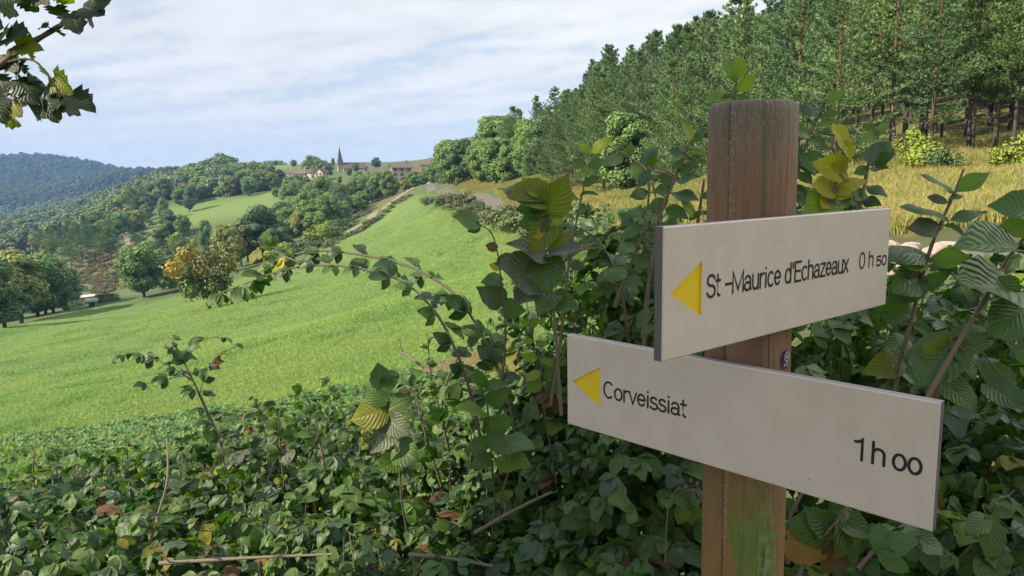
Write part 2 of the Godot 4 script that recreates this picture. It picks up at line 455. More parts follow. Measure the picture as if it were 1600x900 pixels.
func make_roads() -> void:
	var asphalt := solid("asphalt", Color(0.155, 0.145, 0.115), 0.9)
	asphalt.albedo_texture = noise_texture(9, 0.05, Color(0.7, 0.7, 0.7), Color(1, 1, 1), 5)
	asphalt.uv1_triplanar = true; asphalt.uv1_world_triplanar = true
	ribbon("road", flat([Vector2(-37.041,-299.655),Vector2(-25.775,-241.619),Vector2(-14.836,-170.1),Vector2(-5.409,-110.218),Vector2(2.482,-90.267),Vector2(5.146,-49.239),Vector2(4.494,-25.927),Vector2(6.126,-23.581),Vector2(7.667,-19.658),Vector2(7.582,-12.857), Vector2(14,-9), Vector2(22,-2)]), 2.9, asphalt, 0.06)
	var gravel := solid("pale gravel", Color(0.27, 0.245, 0.19), 0.95)
	gravel.albedo_texture = noise_texture(19, 0.08, Color(0.7, 0.68, 0.62), Color(1, 1, 1), 4)
	gravel.uv1_triplanar = true; gravel.uv1_world_triplanar = true
	ribbon("path", flat([Vector2(-31.371,-246.622),Vector2(-33.636,-244.36),Vector2(-36.274,-239.175),Vector2(-38.353,-226.617),Vector2(-34.622,-185.305),Vector2(-36.777,-179.881),Vector2(-39.799,-175.747)]), 2.5, gravel, 0.12)
	ribbon("lane", flat([Vector2(-272.683,-517.985),Vector2(-203.891,-391.036),Vector2(-179.809,-347.583),Vector2(-149.85,-292.39),Vector2(-140.95,-275.898)]), 3.2, gravel, 0.4)

# ---------------------------------------------------------------- trees
func tuft(s: Shape, p: Vector3, along: Vector3, size: float, col: Color) -> void:
	for k in 5:
		var d := (along * 0.7 + ball() * 0.75 + Vector3.UP * 0.35).normalized() * size * r(0.75, 1.15)
		var w := d.cross(ball()).normalized() * size * 0.14
		s.tri(p - w, p + w, p + d, col * r(0.85, 1.15))

func pine_crown(h: float, bare: float, rad: float, tone: Color, thin := 1.0) -> ArrayMesh:
	var s := Shape.new()
	var y := h * bare
	while y < h * 0.99:
		var t := (y - h * bare) / (h * (1.0 - bare))
		var reach := rad * pow(1.0 - t, 0.95) * 1.1 * (0.55 + 0.45 * minf(t * 5.0, 1.0)) + 0.25
		var count := int(4 + rng.randi() % 3)
		for b in count:
			if rng.randf() > 0.9 * thin: continue
			var a := r(0, TAU)
			var out := Vector3(cos(a), 0, sin(a))
			var len_ := reach * r(0.6, 1.12)
			var rise := lerpf(0.05, 0.75, t) + r(-0.12, 0.15)
			var tone_b := tone * r(0.8, 1.2)
			var steps := maxi(3, int(len_ / 0.31))
			for k in range(1, steps + 1):
				var q := float(k) / steps
				if q < 0.25: continue
				var p := Vector3(0, y, 0) + out * len_ * q + Vector3.UP * len_ * (rise * q + 0.18 * q * q)
				var dir := (out + Vector3.UP * rise).normalized()
				tuft(s, p, dir, 0.30, tone_b)
				var side := out.cross(Vector3.UP) * len_ * 0.36 * (1.05 - absf(q - 0.55) * 1.2)
				for e in [-1.0, 1.0]:
					for m in 4:
						tuft(s, p + side * e * r(0.2, 1.05) + Vector3.UP * r(-0.12, 0.16), (dir + side.normalized() * e * 0.8).normalized(), 0.27, tone_b)
		y += h * (1.0 - bare) / r(15.0, 19.0)
	for k in 12: tuft(s, Vector3(r(-0.2, 0.2), h * r(0.96, 1.0), r(-0.2, 0.2)), Vector3.UP, 0.4, tone)
	return s.done(mats["needles"])

func pine_trunk(h: float, bare: float, rad: float) -> ArrayMesh:
	var s := Shape.new()
	var path: Array = []
	var rr: Array = []
	var cols: Array = []
	for k in 9:
		var t := k / 8.0
		path.append(Vector3(sin(t * 4.0 + h) * 0.12 * t, -0.4 + t * (h + 0.2), cos(t * 3.0 + h) * 0.12 * t))
		rr.append(lerpf(h * 0.0125, 0.03, pow(t, 0.9)))
		cols.append(Color(0.105, 0.085, 0.07).lerp(Color(0.21, 0.115, 0.065), clampf(t * 2.0 - 0.35, 0, 1)))
	s.tube(path, rr, 7, cols)
	for k in 6:                                     # dead snags under the crown
		var y := h * r(bare * 0.4, bare * 1.1)
		var a := r(0, TAU)
		var e := Vector3(cos(a), r(-0.2, 0.25), sin(a)) * r(0.4, rad * 0.4)
		s.tube([Vector3(0, y, 0), Vector3(0, y, 0) + e * 0.6, Vector3(0, y, 0) + e + Vector3(0, -0.1, 0)], [0.022, 0.014, 0.006], 4, [Color(0.10, 0.085, 0.07)], false)
	for k in 26:
		var y := h * lerpf(bare, 0.93, k / 26.0)
		var t := (y / h - bare) / (1.0 - bare)
		var a := r(0, TAU)
		var l := rad * pow(1.0 - t, 0.75) * 0.75
		var rise := lerpf(0.05, 0.75, t)
		s.tube([Vector3(0, y, 0), Vector3(cos(a) * l * 0.5, y + l * 0.5 * rise, sin(a) * l * 0.5), Vector3(cos(a) * l, y + l * rise * 1.15, sin(a) * l)], [0.05 * (1.0 - t) + 0.012, 0.03 * (1.0 - t) + 0.01, 0.008], 4, [Color(0.2, 0.125, 0.08)], false)
	return s.done(mats["bark"])

func blade(s: Shape, p: Vector3, up: Vector3, size: float, col: Color) -> void:   # one leaf cluster, folded along its middle
	var x := up.cross(ball()).normalized() * size
	var z := x.cross(up).normalized() * size * 0.62
	var fold := up * size * 0.22
	s.tri(p - x, p + z + fold, p + x, col)
	s.tri(p - x, p + x, p - z + fold, col * 0.96)

func broad_crown(h: float, low: float, rad: float, lobes: int, leaves: int, size: float, tone: Color, tone2: Color, airy := 0.55) -> ArrayMesh:
	var s := Shape.new()
	var mid := (h + low) / 2.0
	var tall := (h - low) / 2.0
	var centres: Array = [Vector3(0, mid + tall * 0.45, 0), Vector3(0, mid, 0)]
	while centres.size() < lobes:
		var q := ball()
		q = q.normalized() * pow(q.length(), 0.4)
		var shape := sqrt(maxf(0.0, 1.0 - pow(absf(q.y), 2.4)))
		centres.append(Vector3(q.x * rad * 0.72 * (0.4 + 0.6 * shape), mid + q.y * tall * 0.78, q.z * rad * 0.72 * (0.4 + 0.6 * shape)))
	for ce in centres:
		var lr := rad * r(0.17, 0.47)
		var shade := tone.lerp(tone2, pow(rng.randf(), 1.5)) * r(0.85, 1.15)
		for k in leaves:
			var d := ball().normalized()
			var depth := pow(rng.randf(), airy)
			var p: Vector3 = ce + Vector3(d.x, d.y * 0.8, d.z) * lr * (0.45 + 0.6 * depth)
			if p.y < low * 0.8: continue
			blade(s, p, (d + Vector3.UP * 0.35 + ball() * 0.7).normalized(), size * r(0.7, 1.25), shade * r(0.82, 1.18))
	return s.done(mats["foliage"])

func broad_trunk(h: float, low: float, rad: float, limbs := 9, twigs := 0, dark := Color(0.06, 0.05, 0.042)) -> ArrayMesh:
	var s := Shape.new()
	var path: Array = []
	var rr: Array = []
	for k in 7:
		var t := k / 6.0
		path.append(Vector3(sin(t * 5 + h) * 0.2 * t, -0.5 + t * (h * 0.72 + 0.5), cos(t * 4 + h) * 0.2 * t))
		rr.append(lerpf(h * 0.024, h * 0.004, pow(t, 0.8)))
	s.tube(path, rr, 8, [dark])
	for k in limbs:
		var y := lerpf(low * 0.8, h * 0.6, float(k) / limbs)
		var a := k * 2.4 + r(-0.4, 0.4)
		var out := Vector3(cos(a), 0, sin(a)) * rad * r(0.55, 0.85)
		var top := minf(h * 0.9, y + (h - low) * r(0.25, 0.45))
		var e := Vector3(out.x, top, out.z)
		var m := Vector3(out.x * 0.45, lerpf(y, top, 0.35), out.z * 0.45)
		s.tube(curve([Vector3(0, y, 0), m, e], 3), [h * 0.010, h * 0.008, h * 0.0066, h * 0.005, h * 0.004, h * 0.003, h * 0.0015], 5, [dark], false)
		for w in twigs:
			var b := m.lerp(e, r(0.1, 0.9))
			s.tube([b, b + ball() * rad * 0.18 + Vector3.UP * rad * 0.16, b + ball() * rad * 0.2 + Vector3.UP * rad * 0.38], [0.03, 0.02, 0.008], 4, [dark * 1.3], false)
	return s.done(mats["bark"])

var kinds := {}
func tree_kind(kind: String, trunk: ArrayMesh, crown: ArrayMesh, h: float, w: float) -> void:
	kinds[kind] = {"trunk": trunk, "crown": crown, "h": h, "w": w, "first": null}

func plant_tree(called: String, kind: String, at: Vector3, height: float, label: String, group := "", category := "tree", wide := 1.0) -> Node3D:
	var k: Dictionary = kinds[kind]
	var o := thing(called, at, r(0, TAU), label, category, group)
	var s: float = height / k.h
	o.scale = Vector3(s * wide, s, s * wide)
	if k.trunk: part(o, "trunk", k.trunk)
	part(o, "crown", k.crown)
	return o

func make_tree_kinds() -> void:
	leafy("needles", Color(1, 1, 1), 0.6, 0.55)
	leafy("foliage", Color(1, 1, 1), 0.6, 0.5)
	var bark := solid("bark", Color(1, 1, 1), 0.95)
	bark.albedo_texture = noise_texture(21, 0.06, Color(0.6, 0.6, 0.6), Color(1, 1, 1), 4)
	bark.uv1_triplanar = true
	bark.uv1_scale = Vector3(2.5, 0.7, 2.5)
	for k in 6:
		var h := 14.0
		var bare: float = [0.20, 0.26, 0.14, 0.40, 0.32, 0.04][k]
		var rad: float = [3.4, 3.1, 3.7, 3.3, 3.8, 3.9][k]
		var tone: Color = [Color(0.105, 0.185, 0.078), Color(0.138, 0.225, 0.076), Color(0.090, 0.168, 0.084), Color(0.160, 0.245, 0.072), Color(0.122, 0.200, 0.084), Color(0.145, 0.235, 0.086)][k]
		tree_kind("pine%d" % k, pine_trunk(h, bare, rad), pine_crown(h, bare, rad, tone), h, rad)
	for k in 4:
		var h := 12.0
		var rad: float = [4.6, 4.0, 4.2, 3.4][k]
		var tone: Color = [Color(0.110, 0.185, 0.050), Color(0.122, 0.205, 0.050), Color(0.076, 0.138, 0.052), Color(0.185, 0.215, 0.052)][k]
		tree_kind("broad%d" % k, broad_trunk(h, 2.0, rad), broad_crown(h, 0.9, rad, 36, 430, 0.23, tone, tone * 1.35), h, rad)
	for k in 4:                                       # seen from several hundred metres
		var tone: Color = [Color(0.105, 0.160, 0.060), Color(0.135, 0.190, 0.062), Color(0.084, 0.135, 0.060), Color(0.150, 0.155, 0.066)][k]
		tree_kind("far%d" % k, null, broad_crown(10.0, -2.0, 4.8, 16, 95, 0.62, tone, tone * 1.3), 10.0, 4.8)
	for k in 3:
		var tone: Color = [Color(0.088, 0.145, 0.045), Color(0.18, 0.24, 0.03), Color(0.12, 0.14, 0.06)][k]
		tree_kind("bush%d" % k, null, broad_crown(2.4, -0.3, 1.7, 11, 130, 0.11, tone, tone * 1.4), 2.4, 1.7)

func orange_tree(at: Vector3, h: float) -> void:
	var o := thing("autumn_tree", at, 0.0, "single tree in the meadow turning orange on one side with bare top twigs", "tree")
	var k := h / 10.0
	part(o, "trunk", broad_trunk(h, h * 0.18, h * 0.4, 13, 5, Color(0.07, 0.06, 0.05)))
	var tones := [Color(0.34, 0.25, 0.035), Color(0.10, 0.15, 0.035), Color(0.19, 0.185, 0.05)]
	for g in 3:
		var s := Shape.new()
		for b in [5, 15, 11][g]:
			var q := ball()
			var ce := Vector3.ZERO
			match g:
				0: ce = Vector3(-3.0 + q.x * 1.0, 5.6 + q.y * 2.2, q.z * 2.4)
				1: ce = Vector3(-0.5 + q.x * 3.0, 2.9 + q.y * 0.9, q.z * 2.8)
				2: ce = Vector3(1.0 + q.x * 2.1, 5.4 + q.y * 2.4, q.z * 2.6)
			for l in [120, 180, 95][g]:
				var d := ball().normalized()
				blade(s, (ce + d * r(0.4, 1.25)) * k, (d + ball() * 0.8).normalized(), 0.19 * r(0.7, 1.2), tones[g] * r(0.75, 1.25))
		part(o, "crown", s.done(mats["foliage"]))

func make_trees() -> void:
	# --- the trees round the meadow, one by one: place and height
	orange_tree(on(Vector2(-31.266,-75.757)), 8.8)
	var near := [
		["broad0", Vector3(-74.042,-148.203,11.979), "broad green tree with a dark trunk beside the small pale hut's hedge", 1.0],
		["broad1", Vector3(-67.596,-150,8.244), "spreading tree with visible limbs between the hut's green tree and the orange tree", 1.0],
		["broad3", Vector3(-62.728,-172,11.276), "large yellowing bushy tree at the meadow's crest behind the bramble cane tips", 1.0],
		["broad2", Vector3(-58.663,-175,12.905), "tall dark green round tree at the meadow's crest beside the yellowing one", 1.15],
		["broad2", Vector3(-52.219,-170,6.88), "lower dark bushy tree at the crest, nearest the pale track", 1.0],
		["broad1", Vector3(-98.594,-240,13.264), "tall slim light green tree below the upper field", 0.6],
		["broad1", Vector3(-184.796,-378.959,9.45), "small round light green tree by the lane at the field's foot", 1.0],
		["broad1", Vector3(-170.481,-367.107,12.311), "narrow light green tree beside the small round one by the lane", 0.75],
		["broad2", Vector3(-164.723,-383.788,13.2), "dark green tree standing alone on the upper green field", 0.95],
		["broad2", Vector3(-127.909,-278.274,11.485), "dark round tree below the field, topmost of the hedge clump", 1.1],
		["broad0", Vector3(-121.267,-275.758,9.01), "dark tree touching the round one below the field", 0.9],
		["broad0", Vector3(-128.63,-273.319,7.285), "low pale green tree at the hedge under the field", 1.2],
		["broad1", Vector3(-61.124,-225,14.466), "light green tree with a feathery crown between the field and the track", 1.0],
		["broad0", Vector3(-50.186,-205,10.749), "bright green ash-like tree in front of the orchard by the track", 0.9],
		["broad2", Vector3(-53.964,-235,13.109), "dark green tree behind the bright ash-like one by the track", 1.0],
		["broad1", Vector3(-66.212,-260,15.818), "light green round-topped tree under the hip-roofed house", 1.0],
		["broad3", Vector3(-56.634,-262,10.381), "yellowish tree among the orchard trees under the church", 1.0],
		["broad0", Vector3(-55.326,-275,10.984), "green orchard tree under the church's nave", 1.0],
		["broad1", Vector3(-47.842,-270,10.979), "light green tree below the long brown roof", 1.0],
		["broad1", Vector3(-42.849,-262,10.493), "light green tree in front of the tall pink house", 0.9],
		["broad0", Vector3(-88.612,-300,9.093), "green tree over the scrub slope beside the roofs", 1.2],
		["broad0", Vector3(-91.126,-320,8.743), "round green tree under the brown barn roofs", 1.1],
		["broad2", Vector3(-74.978,-425,6.501), "dark spreading cedar-like tree rising above the long brown roof", 1.5],
		["broad0", Vector3(-87.988,-430,5.745), "green tree just beside the church tower", 1.2],
		["broad2", Vector3(-76.199,-400,3.243), "dark green tree in front of the long brown roof", 1.0],
		["broad0", Vector3(-116.447,-445,13.76), "tall grey-green tree on the skyline beyond the hip-roofed house", 1.2],
		["broad0", Vector3(-108.397,-432,11.448), "grey-green skyline tree beside the tallest one before the spire", 1.1],
		["broad2", Vector3(-102.44,-425,8.378), "dark tree filling the gap between the white gable and the church", 1.2],
		["broad3", Vector3(-116.999,-500,6.873), "thin brownish tree right behind the church tower", 0.8],
		["broad0", Vector3(-149.005,-520,5.454), "low skyline tree on the upper green meadow", 1.2],
		["broad0", Vector3(-167.585,-540,4.401), "grey-green skyline tree at the end of the upper meadow", 1.2],
		["broad1", Vector3(-37.943,-285,6.803), "light green bush-like tree in front of the tall pink house's corner", 0.9],
		["broad3", Vector3(-32.234,-260,4.444), "brownish scrubby tree beside the beige house", 1.0],
	]
	for t in near:
		var p: Vector3 = t[1]
		plant_tree("broadleaf_tree", t[0], Vector3(p.x, ground(p.x, p.y) - 0.15, p.y), p.z * 1.03, t[2], "", "tree", t[3])
	# --- the dark copse on the left, throwing its shadow over the meadow
	var copse := [Vector3(-66.39,-95.709,9.711),Vector3(-88.792,-132.495,14.582),Vector3(-93.238,-144.177,14.133),Vector3(-98.177,-157.079,12.696),Vector3(-121.292,-198.698,10.764),Vector3(-104.581,-153.355,15.296),Vector3(-100.347,-157.864,12.488)]
	var crests := ["front dark tree of the copse at the meadow's shaded edge", "tall yellow-topped tree of the dark copse by the meadow", "middle tree of the dark copse by the meadow", "rounded tree of the dark copse by the meadow", "outermost low tree of the dark copse towards the hut", "back tree of the dark copse by the meadow", "small tree filling the dark copse near the hut"]
	for i in copse.size():
		var p: Vector3 = copse[i]
		plant_tree("copse_tree", "broad%d" % [2, 3, 0, 2, 0, 0, 2][i], on(Vector2(p.x, p.y), -0.4), p.z * 1.0, crests[i], "trees of the dark copse", "tree", 1.25)
	for i in 9:
		var q := Vector2(-92 - i * 5.5 + r(-3, 3), -82 + i * 7.0 + r(-6, 6))
		among(plant_tree("copse_tree", "broad%d" % (rng.randi() % 3), on(q, -0.4), r(11, 14), "tree standing deep in the dark copse beside the meadow", "trees deep in the copse"), "tree deep in the dark copse")
	# --- low shrubs: hedge between meadow and road, banks of the track, hut hedge
	var hedge := [Vector2(-17.973,-162.212),Vector2(-14.832,-152.532),Vector2(-9.043,-108.046),Vector2(-7.187,-102.451),Vector2(-5.491,-98.565),Vector2(-4.071,-94.72),Vector2(-2.669,-90.904),Vector2(-0.896,-56.977),Vector2(-0.111,-54.516),Vector2(0.613,-52.622),Vector2(1.376,-50.816),Vector2(2.168,-49.021),Vector2(2.979,-47.188),Vector2(3.762,-44.905),Vector2(2.731,-26.149),Vector2(3.223,-25.061),Vector2(3.712,-24.429),Vector2(4.142,-23.865),Vector2(-11.918,-150.585),Vector2(-6.223,-104.281),Vector2(-14.625,-159.234),Vector2(-3.633,-98.97),Vector2(2.291,-51.638),Vector2(3.433,-48.978),Vector2(-16.893,-162.658),Vector2(-13.839,-153.259),Vector2(-8.366,-109.03),Vector2(-6.526,-103.283),Vector2(-4.923,-99.197),Vector2(-3.434,-95.264),Vector2(-2.052,-91.494),Vector2(-0.503,-57.265),Vector2(0.268,-54.812),Vector2(0.983,-52.935),Vector2(1.731,-50.949),Vector2(2.673,-48.962),Vector2(3.45,-46.956),Vector2(2.581,-27.428),Vector2(-19.488,-170.887)]
	for i in hedge.size():
		among(plant_tree("hedge_shrub", "bush%d" % [2, 0, 2, 2][i % 4], on(hedge[i]), r(1.3, 2.1) * (1.25 if i in [18, 19, 2, 3] else 1.0) * (0.7 if i > 13 and i < 18 else 1.0), "grey-green shrub in the loose hedge between meadow and road", "shrubs of the roadside hedge", "shrub", r(1.1, 1.6)), "shrub of the roadside hedge")
	var bank := [Vector2(-31.435,-233.779),Vector2(-32.545,-231.529),Vector2(-33.578,-228.927),Vector2(-34.522,-225.944),Vector2(-29.808,-187.536),Vector2(-30.321,-183.642),Vector2(-30.992,-180.943),Vector2(-31.722,-178.756),Vector2(-32.647,-177.812),Vector2(-33.561,-176.861),Vector2(-34.311,-175.093),Vector2(-35.195,-174.124),Vector2(-36.038,-173.013),Vector2(-36.808,-171.618),Vector2(-37.457,-169.751),Vector2(-37.528,-164.774),Vector2(-37.48,-159.616),Vector2(-36.993,-152.914),Vector2(-37.879,-152.158)]
	for i in bank.size():
		among(plant_tree("track_shrub", "bush%d" % [2, 0, 2][i % 3], on(bank[i], -0.2), r(1.1, 1.9), "dark low shrub in the line under the pale track", "shrubs under the pale track", "shrub", 1.6), "low shrub under the pale track")
	var hut_hedge := [Vector2(-87.594,-155.102),Vector2(-85.875,-153.979),Vector2(-84.228,-152.957),Vector2(-82.647,-152.028),Vector2(-102.17,-170.312),Vector2(-96.071,-158.212),Vector2(-102.513,-172.942)]
	for i in hut_hedge.size():
		among(plant_tree("clipped_hedge", "bush0", on(hut_hedge[i]), r(1.9, 2.5), "dark green bush in the hedge round the pale hut", "bushes round the hut", "shrub", 1.5), "bush of the pale hut's hedge")
	# --- valley wood below the field: pines and broadleaves
	var valley := [Vector3(-144.627,-263.007,14.473),Vector3(-142.532,-264.336,12.728),Vector3(-152.803,-272.571,14.062),Vector3(-161.092,-271.081,13.053),Vector3(-175.16,-289.231,12.932),Vector3(-165.492,-285.633,13.754),Vector3(-192.803,-310.737,14.161),Vector3(-212.834,-334.91,14.399),Vector3(-177.219,-310.314,14.942),Vector3(-205.687,-347.967,15.259),Vector3(-302.373,-497.455,19.676),Vector3(-335.625,-535.518,23.023),Vector3(-330.724,-509.988,22.803),Vector3(-335.112,-504.259,22.98),Vector3(-342.726,-503.675,21.654),Vector3(-166.291,-306.254,13.167),Vector3(-176.192,-333.588,13.194),Vector3(-201.37,-361.3,15.533),Vector3(-300.21,-521.786,18.844),Vector3(-211.281,-388.758,16.045),Vector3(-206.754,-393.941,16.936),Vector3(-199.485,-391.832,16.172),Vector3(-257.192,-484.179,22.481),Vector3(-214.945,-423.76,19.312),Vector3(-211.581,-429.757,17.737),Vector3(-220.348,-462.565,19.091),Vector3(-210.217,-456.429,15.698),Vector3(-316.594,-609.249,25.145),Vector3(-293.455,-541.201,20.941),Vector3(-328.027,-583.34,20.063),Vector3(-352.31,-605.771,17.189),Vector3(-360.859,-597.55,17.983),Vector3(-398.177,-610.973,17.862),Vector3(-385.277,-610.826,17.332),Vector3(-399.159,-589.58,20.278),Vector3(-295.632,-605.804,21.878)]
	for i in valley.size():
		var p: Vector3 = valley[i]
		var pine := i < 12 or i % 3 == 0
		among(plant_tree("valley_pine" if pine else "valley_tree", ("pine%d" % [3, 4, 0][i % 3]) if pine else ("broad%d" % (i % 4)), on(Vector2(p.x, p.y), -0.5), clampf(p.z, 7, 17), ["pine with a tall bare trunk at the foot of the valley wood", "pine of the valley wood between the far ridge and the lane"][0 if i < 3 else 1] if pine else "leafy tree of the valley wood between the far ridge and the lane", "trees of the valley wood", "tree", 1.2), ("pine" if pine else "leafy tree") + " of the valley wood")
		for e in 2:
			var q := Vector2(p.x + r(-7, 7), p.y - r(3, 12))
			if lane_gap(q): continue
			var k := rng.randi() % 5
			among(plant_tree("valley_tree", "pine2" if k == 4 else "broad%d" % k, on(q, -0.8), r(8.5, 13.0), "leafy tree packed in the valley wood between the far ridge and the lane" if k != 4 else "pine packed in the valley wood between the far ridge and the lane", "trees of the valley wood", "tree", 1.25), ("leafy tree" if k != 4 else "pine") + " packed in the valley wood")
	# --- hillside wood above the lane
	var hill := [Vector3(-207.49,-459.293,12.637),Vector3(-198.094,-453.308,14.032),Vector3(-194.897,-459.866,14.235),Vector3(-184.734,-452.38,14.781),Vector3(-174.198,-443.205,16.006),Vector3(-167.521,-441.66,15.95),Vector3(-158.089,-432.166,17.093),Vector3(-150.571,-427.533,16.175),Vector3(-144.14,-423.607,15.298),Vector3(-139.257,-424.258,13.133),Vector3(-135.14,-425.081,11.696),Vector3(-176.295,-414.911,11.773),Vector3(-183.981,-417.77,10.777),Vector3(-171.935,-431.417,12.612),Vector3(-157.07,-421.117,13.035),Vector3(-142.007,-408.739,11.949),Vector3(-178.412,-463.706,15.949),Vector3(-170.548,-460.718,16.638),Vector3(-161.201,-454.239,17.185),Vector3(-153.456,-449.647,15.465),Vector3(-148.252,-450.247,13.163),Vector3(-185.707,-467.032,16.063),Vector3(-193.753,-471.974,15.421),Vector3(-202.989,-479.418,14.84),Vector3(-214.089,-491.648,15.219),Vector3(-227.012,-507.128,16.57),Vector3(-233.268,-511.06,16.698),Vector3(-234.342,-501.7,17.255),Vector3(-147.928,-439.729,11.343),Vector3(-171.943,-451.588,12.425),Vector3(-157.286,-438.419,12.817),Vector3(-195.439,-483.554,15.8),Vector3(-255.751,-529.632,21.859),Vector3(-227.803,-483.865,19.138),Vector3(-183.177,-437.063,12.026),Vector3(-172.052,-441.569,12.15),Vector3(-140.969,-439.17,12.084),Vector3(-175.769,-424.291,10.215)]
	for i in hill.size():
		var p: Vector3 = hill[i]
		among(plant_tree("hillside_tree", "broad%d" % [0, 2, 0, 1, 3][i % 5], on(Vector2(p.x, p.y), -0.6), clampf(p.z, 8, 15), "grey-green tree in the wood on the hill above the green field", "trees on the hill above the field", "tree", 1.2), "leafy tree of the hillside wood")
		if i % 2 == 0: among(plant_tree("hillside_tree", "broad%d" % (rng.randi() % 4), on(Vector2(p.x + r(-9, 9), p.y - r(4, 14)), -0.8), r(9, 13), "grey-green tree in the wood on the hill above the green field", "trees on the hill above the field", "tree", 1.25), "grey-green tree of the hillside wood")
	# scrub, hedges and orchard trees of the valley floor
	var scrub := [Vector2(-138.745,-274.354),Vector2(-132.963,-268.233),Vector2(-126.86,-262.135),Vector2(-122.17,-257.871),Vector2(-119.874,-258.834),Vector2(-117.568,-259.816),Vector2(-112.121,-253.406),Vector2(-105.841,-245.755),Vector2(-103.716,-246.908),Vector2(-102.444,-250.278),Vector2(-100.271,-251.476),Vector2(-128.765,-270.426),Vector2(-126.33,-271.363),Vector2(-121.864,-268.716),Vector2(-118.867,-269.428),Vector2(-115.216,-268.56),Vector2(-144.462,-288.245),Vector2(-145.877,-294.369),Vector2(-136.533,-266.836),Vector2(-136.522,-262.071),Vector2(-134.98,-255.329),Vector2(-131.891,-256.381),Vector2(-128.73,-257.338),Vector2(-122.489,-251.728),Vector2(-116.132,-245.555),Vector2(-111.735,-243.441),Vector2(-107.363,-241.247),Vector2(-126.654,-238.207),Vector2(-117.337,-223.985),Vector2(-119.348,-231.166),Vector2(-120.592,-237.856),Vector2(-191.323,-372.827),Vector2(-187.672,-374.696),Vector2(-173.088,-350.042),Vector2(-173.111,-359.131),Vector2(-173.435,-344.555),Vector2(-123.895,-272.337),Vector2(-116.547,-261.708),Vector2(-108.49,-254.864),Vector2(-98.912,-238.172),Vector2(-96.845,-239.309),Vector2(-95.436,-241.117),Vector2(-94.926,-245.407),Vector2(-47.844,-156.855),Vector2(-46.419,-157.645),Vector2(-44.981,-158.44),Vector2(-44.565,-163.087),Vector2(-43.884,-167.096),Vector2(-43.399,-172.271),Vector2(-42.558,-176.412),Vector2(-41.606,-180.445),Vector2(-48.1,-169.67),Vector2(-46.205,-171.497),Vector2(-45.951,-178.936),Vector2(-40.713,-183.613),Vector2(-39.432,-186.711),Vector2(-42.972,-214.195),Vector2(-42.474,-223.419),Vector2(-45.227,-183.762)]
	for i in scrub.size():
		among(plant_tree("scrub_bush", "bush%d" % [0, 2, 0, 1, 0][i % 5], on(scrub[i], -0.2), r(2.0, 4.6), "scrubby bush on the valley floor between the lane and the meadow trees", "scrub of the valley floor", "shrub", r(1.1, 1.7)), "scrubby bush on the valley floor")
	var orchard := [Vector3(-58.286,-230,11.295),Vector3(-56.805,-215,9.8),Vector3(-57.805,-245,11.755),Vector3(-56.932,-255,10.047),Vector3(-60.359,-285,8.328),Vector3(-55.435,-290,8.104),Vector3(-47.795,-280,8.084),Vector3(-42.456,-270,6.644),Vector3(-69.741,-250,12.099),Vector3(-78.797,-270,9.984),Vector3(-70.159,-230,12.763),Vector3(-61.997,-210,10.671),Vector3(-56.736,-200,8.253),Vector3(-50.226,-212,7.981),Vector3(-50.846,-228,8.066),Vector3(-51.026,-244,7.703),Vector3(-49.654,-252,7.287),Vector3(-49.489,-268,7.635),Vector3(-81.018,-330,7.174),Vector3(-81.595,-360,4.988),Vector3(-83.364,-390,2.362),Vector3(-70.332,-350,6.015),Vector3(-80.931,-300,8.515),Vector3(-92.456,-330,5.098),Vector3(-48.852,-300,7.672),Vector3(-56.229,-320,5.549),Vector3(-62.139,-330,6.395),Vector3(-112.495,-360,5.851),Vector3(-104.498,-350,6.942),Vector3(-105.728,-372,9.489),Vector3(-109.572,-372,9.538),Vector3(-98.855,-365,7.485),Vector3(-89.406,-362,6.508),Vector3(-32.167,-286,7.894),Vector3(-28.785,-282,9.152),Vector3(-33.253,-280,5.5),Vector3(-47.62,-300,6.44),Vector3(-44.142,-290,4.826),Vector3(-36.065,-270,3.814),Vector3(-32.358,-255,1.753),Vector3(-36.83,-262,2.974),Vector3(-52.004,-195,6.663),Vector3(-48.925,-192,5.527)]
	for i in orchard.size():
		var p: Vector3 = orchard[i]
		among(plant_tree("orchard_tree", "broad%d" % [1, 0, 1, 2, 0, 3, 1][i % 7], Vector3(p.x, ground(p.x, p.y) - 0.3, p.y), clampf(p.z, 5.0, 15.0), "leafy tree in the belt below the village between the field and the track", "trees of the belt below the village", "tree", 1.15), "tree of the belt below the village")
	var crest := [Vector3(-61.158,-160,11.512),Vector3(-62.851,-168,9.856),Vector3(-62.576,-176,12.164),Vector3(-62.554,-182,11.077),Vector3(-58.463,-180,10.306),Vector3(-55.522,-176,7.464),Vector3(-52.059,-172,4.704),Vector3(-53.908,-168,7.68),Vector3(-62.838,-146,7.021),Vector3(-66.174,-150,6.363),Vector3(-73.221,-158,6.98),Vector3(-76.701,-162,7.749)]
	for i in crest.size():
		var p: Vector3 = crest[i]
		among(plant_tree("crest_tree", "broad%d" % [3, 3, 3, 2, 2, 2, 0, 2, 0, 1, 0, 1][i], Vector3(p.x, ground(p.x, p.y) - 0.3, p.y), clampf(p.z, 5.0, 18.0), ["yellowing tree in the clump at the meadow's crest", "dark green tree in the clump at the meadow's crest", "green tree between the meadow's crest and the hut"][0 if i < 3 else 1 if i < 8 else 2], "trees clumped at the meadow's crest", "tree", 1.1), ["yellowing tree of the crest clump", "dark tree of the crest clump", "green tree between crest and hut"][0 if i < 3 else 1 if i < 8 else 2])
	make_forest()
	make_far_woods()

func lane_gap(q: Vector2) -> bool:                   # keeps the lane and the heath clear
	for z in ["track", "heath", "field"]:
		if inside(q, zone(z)): return true
	return false

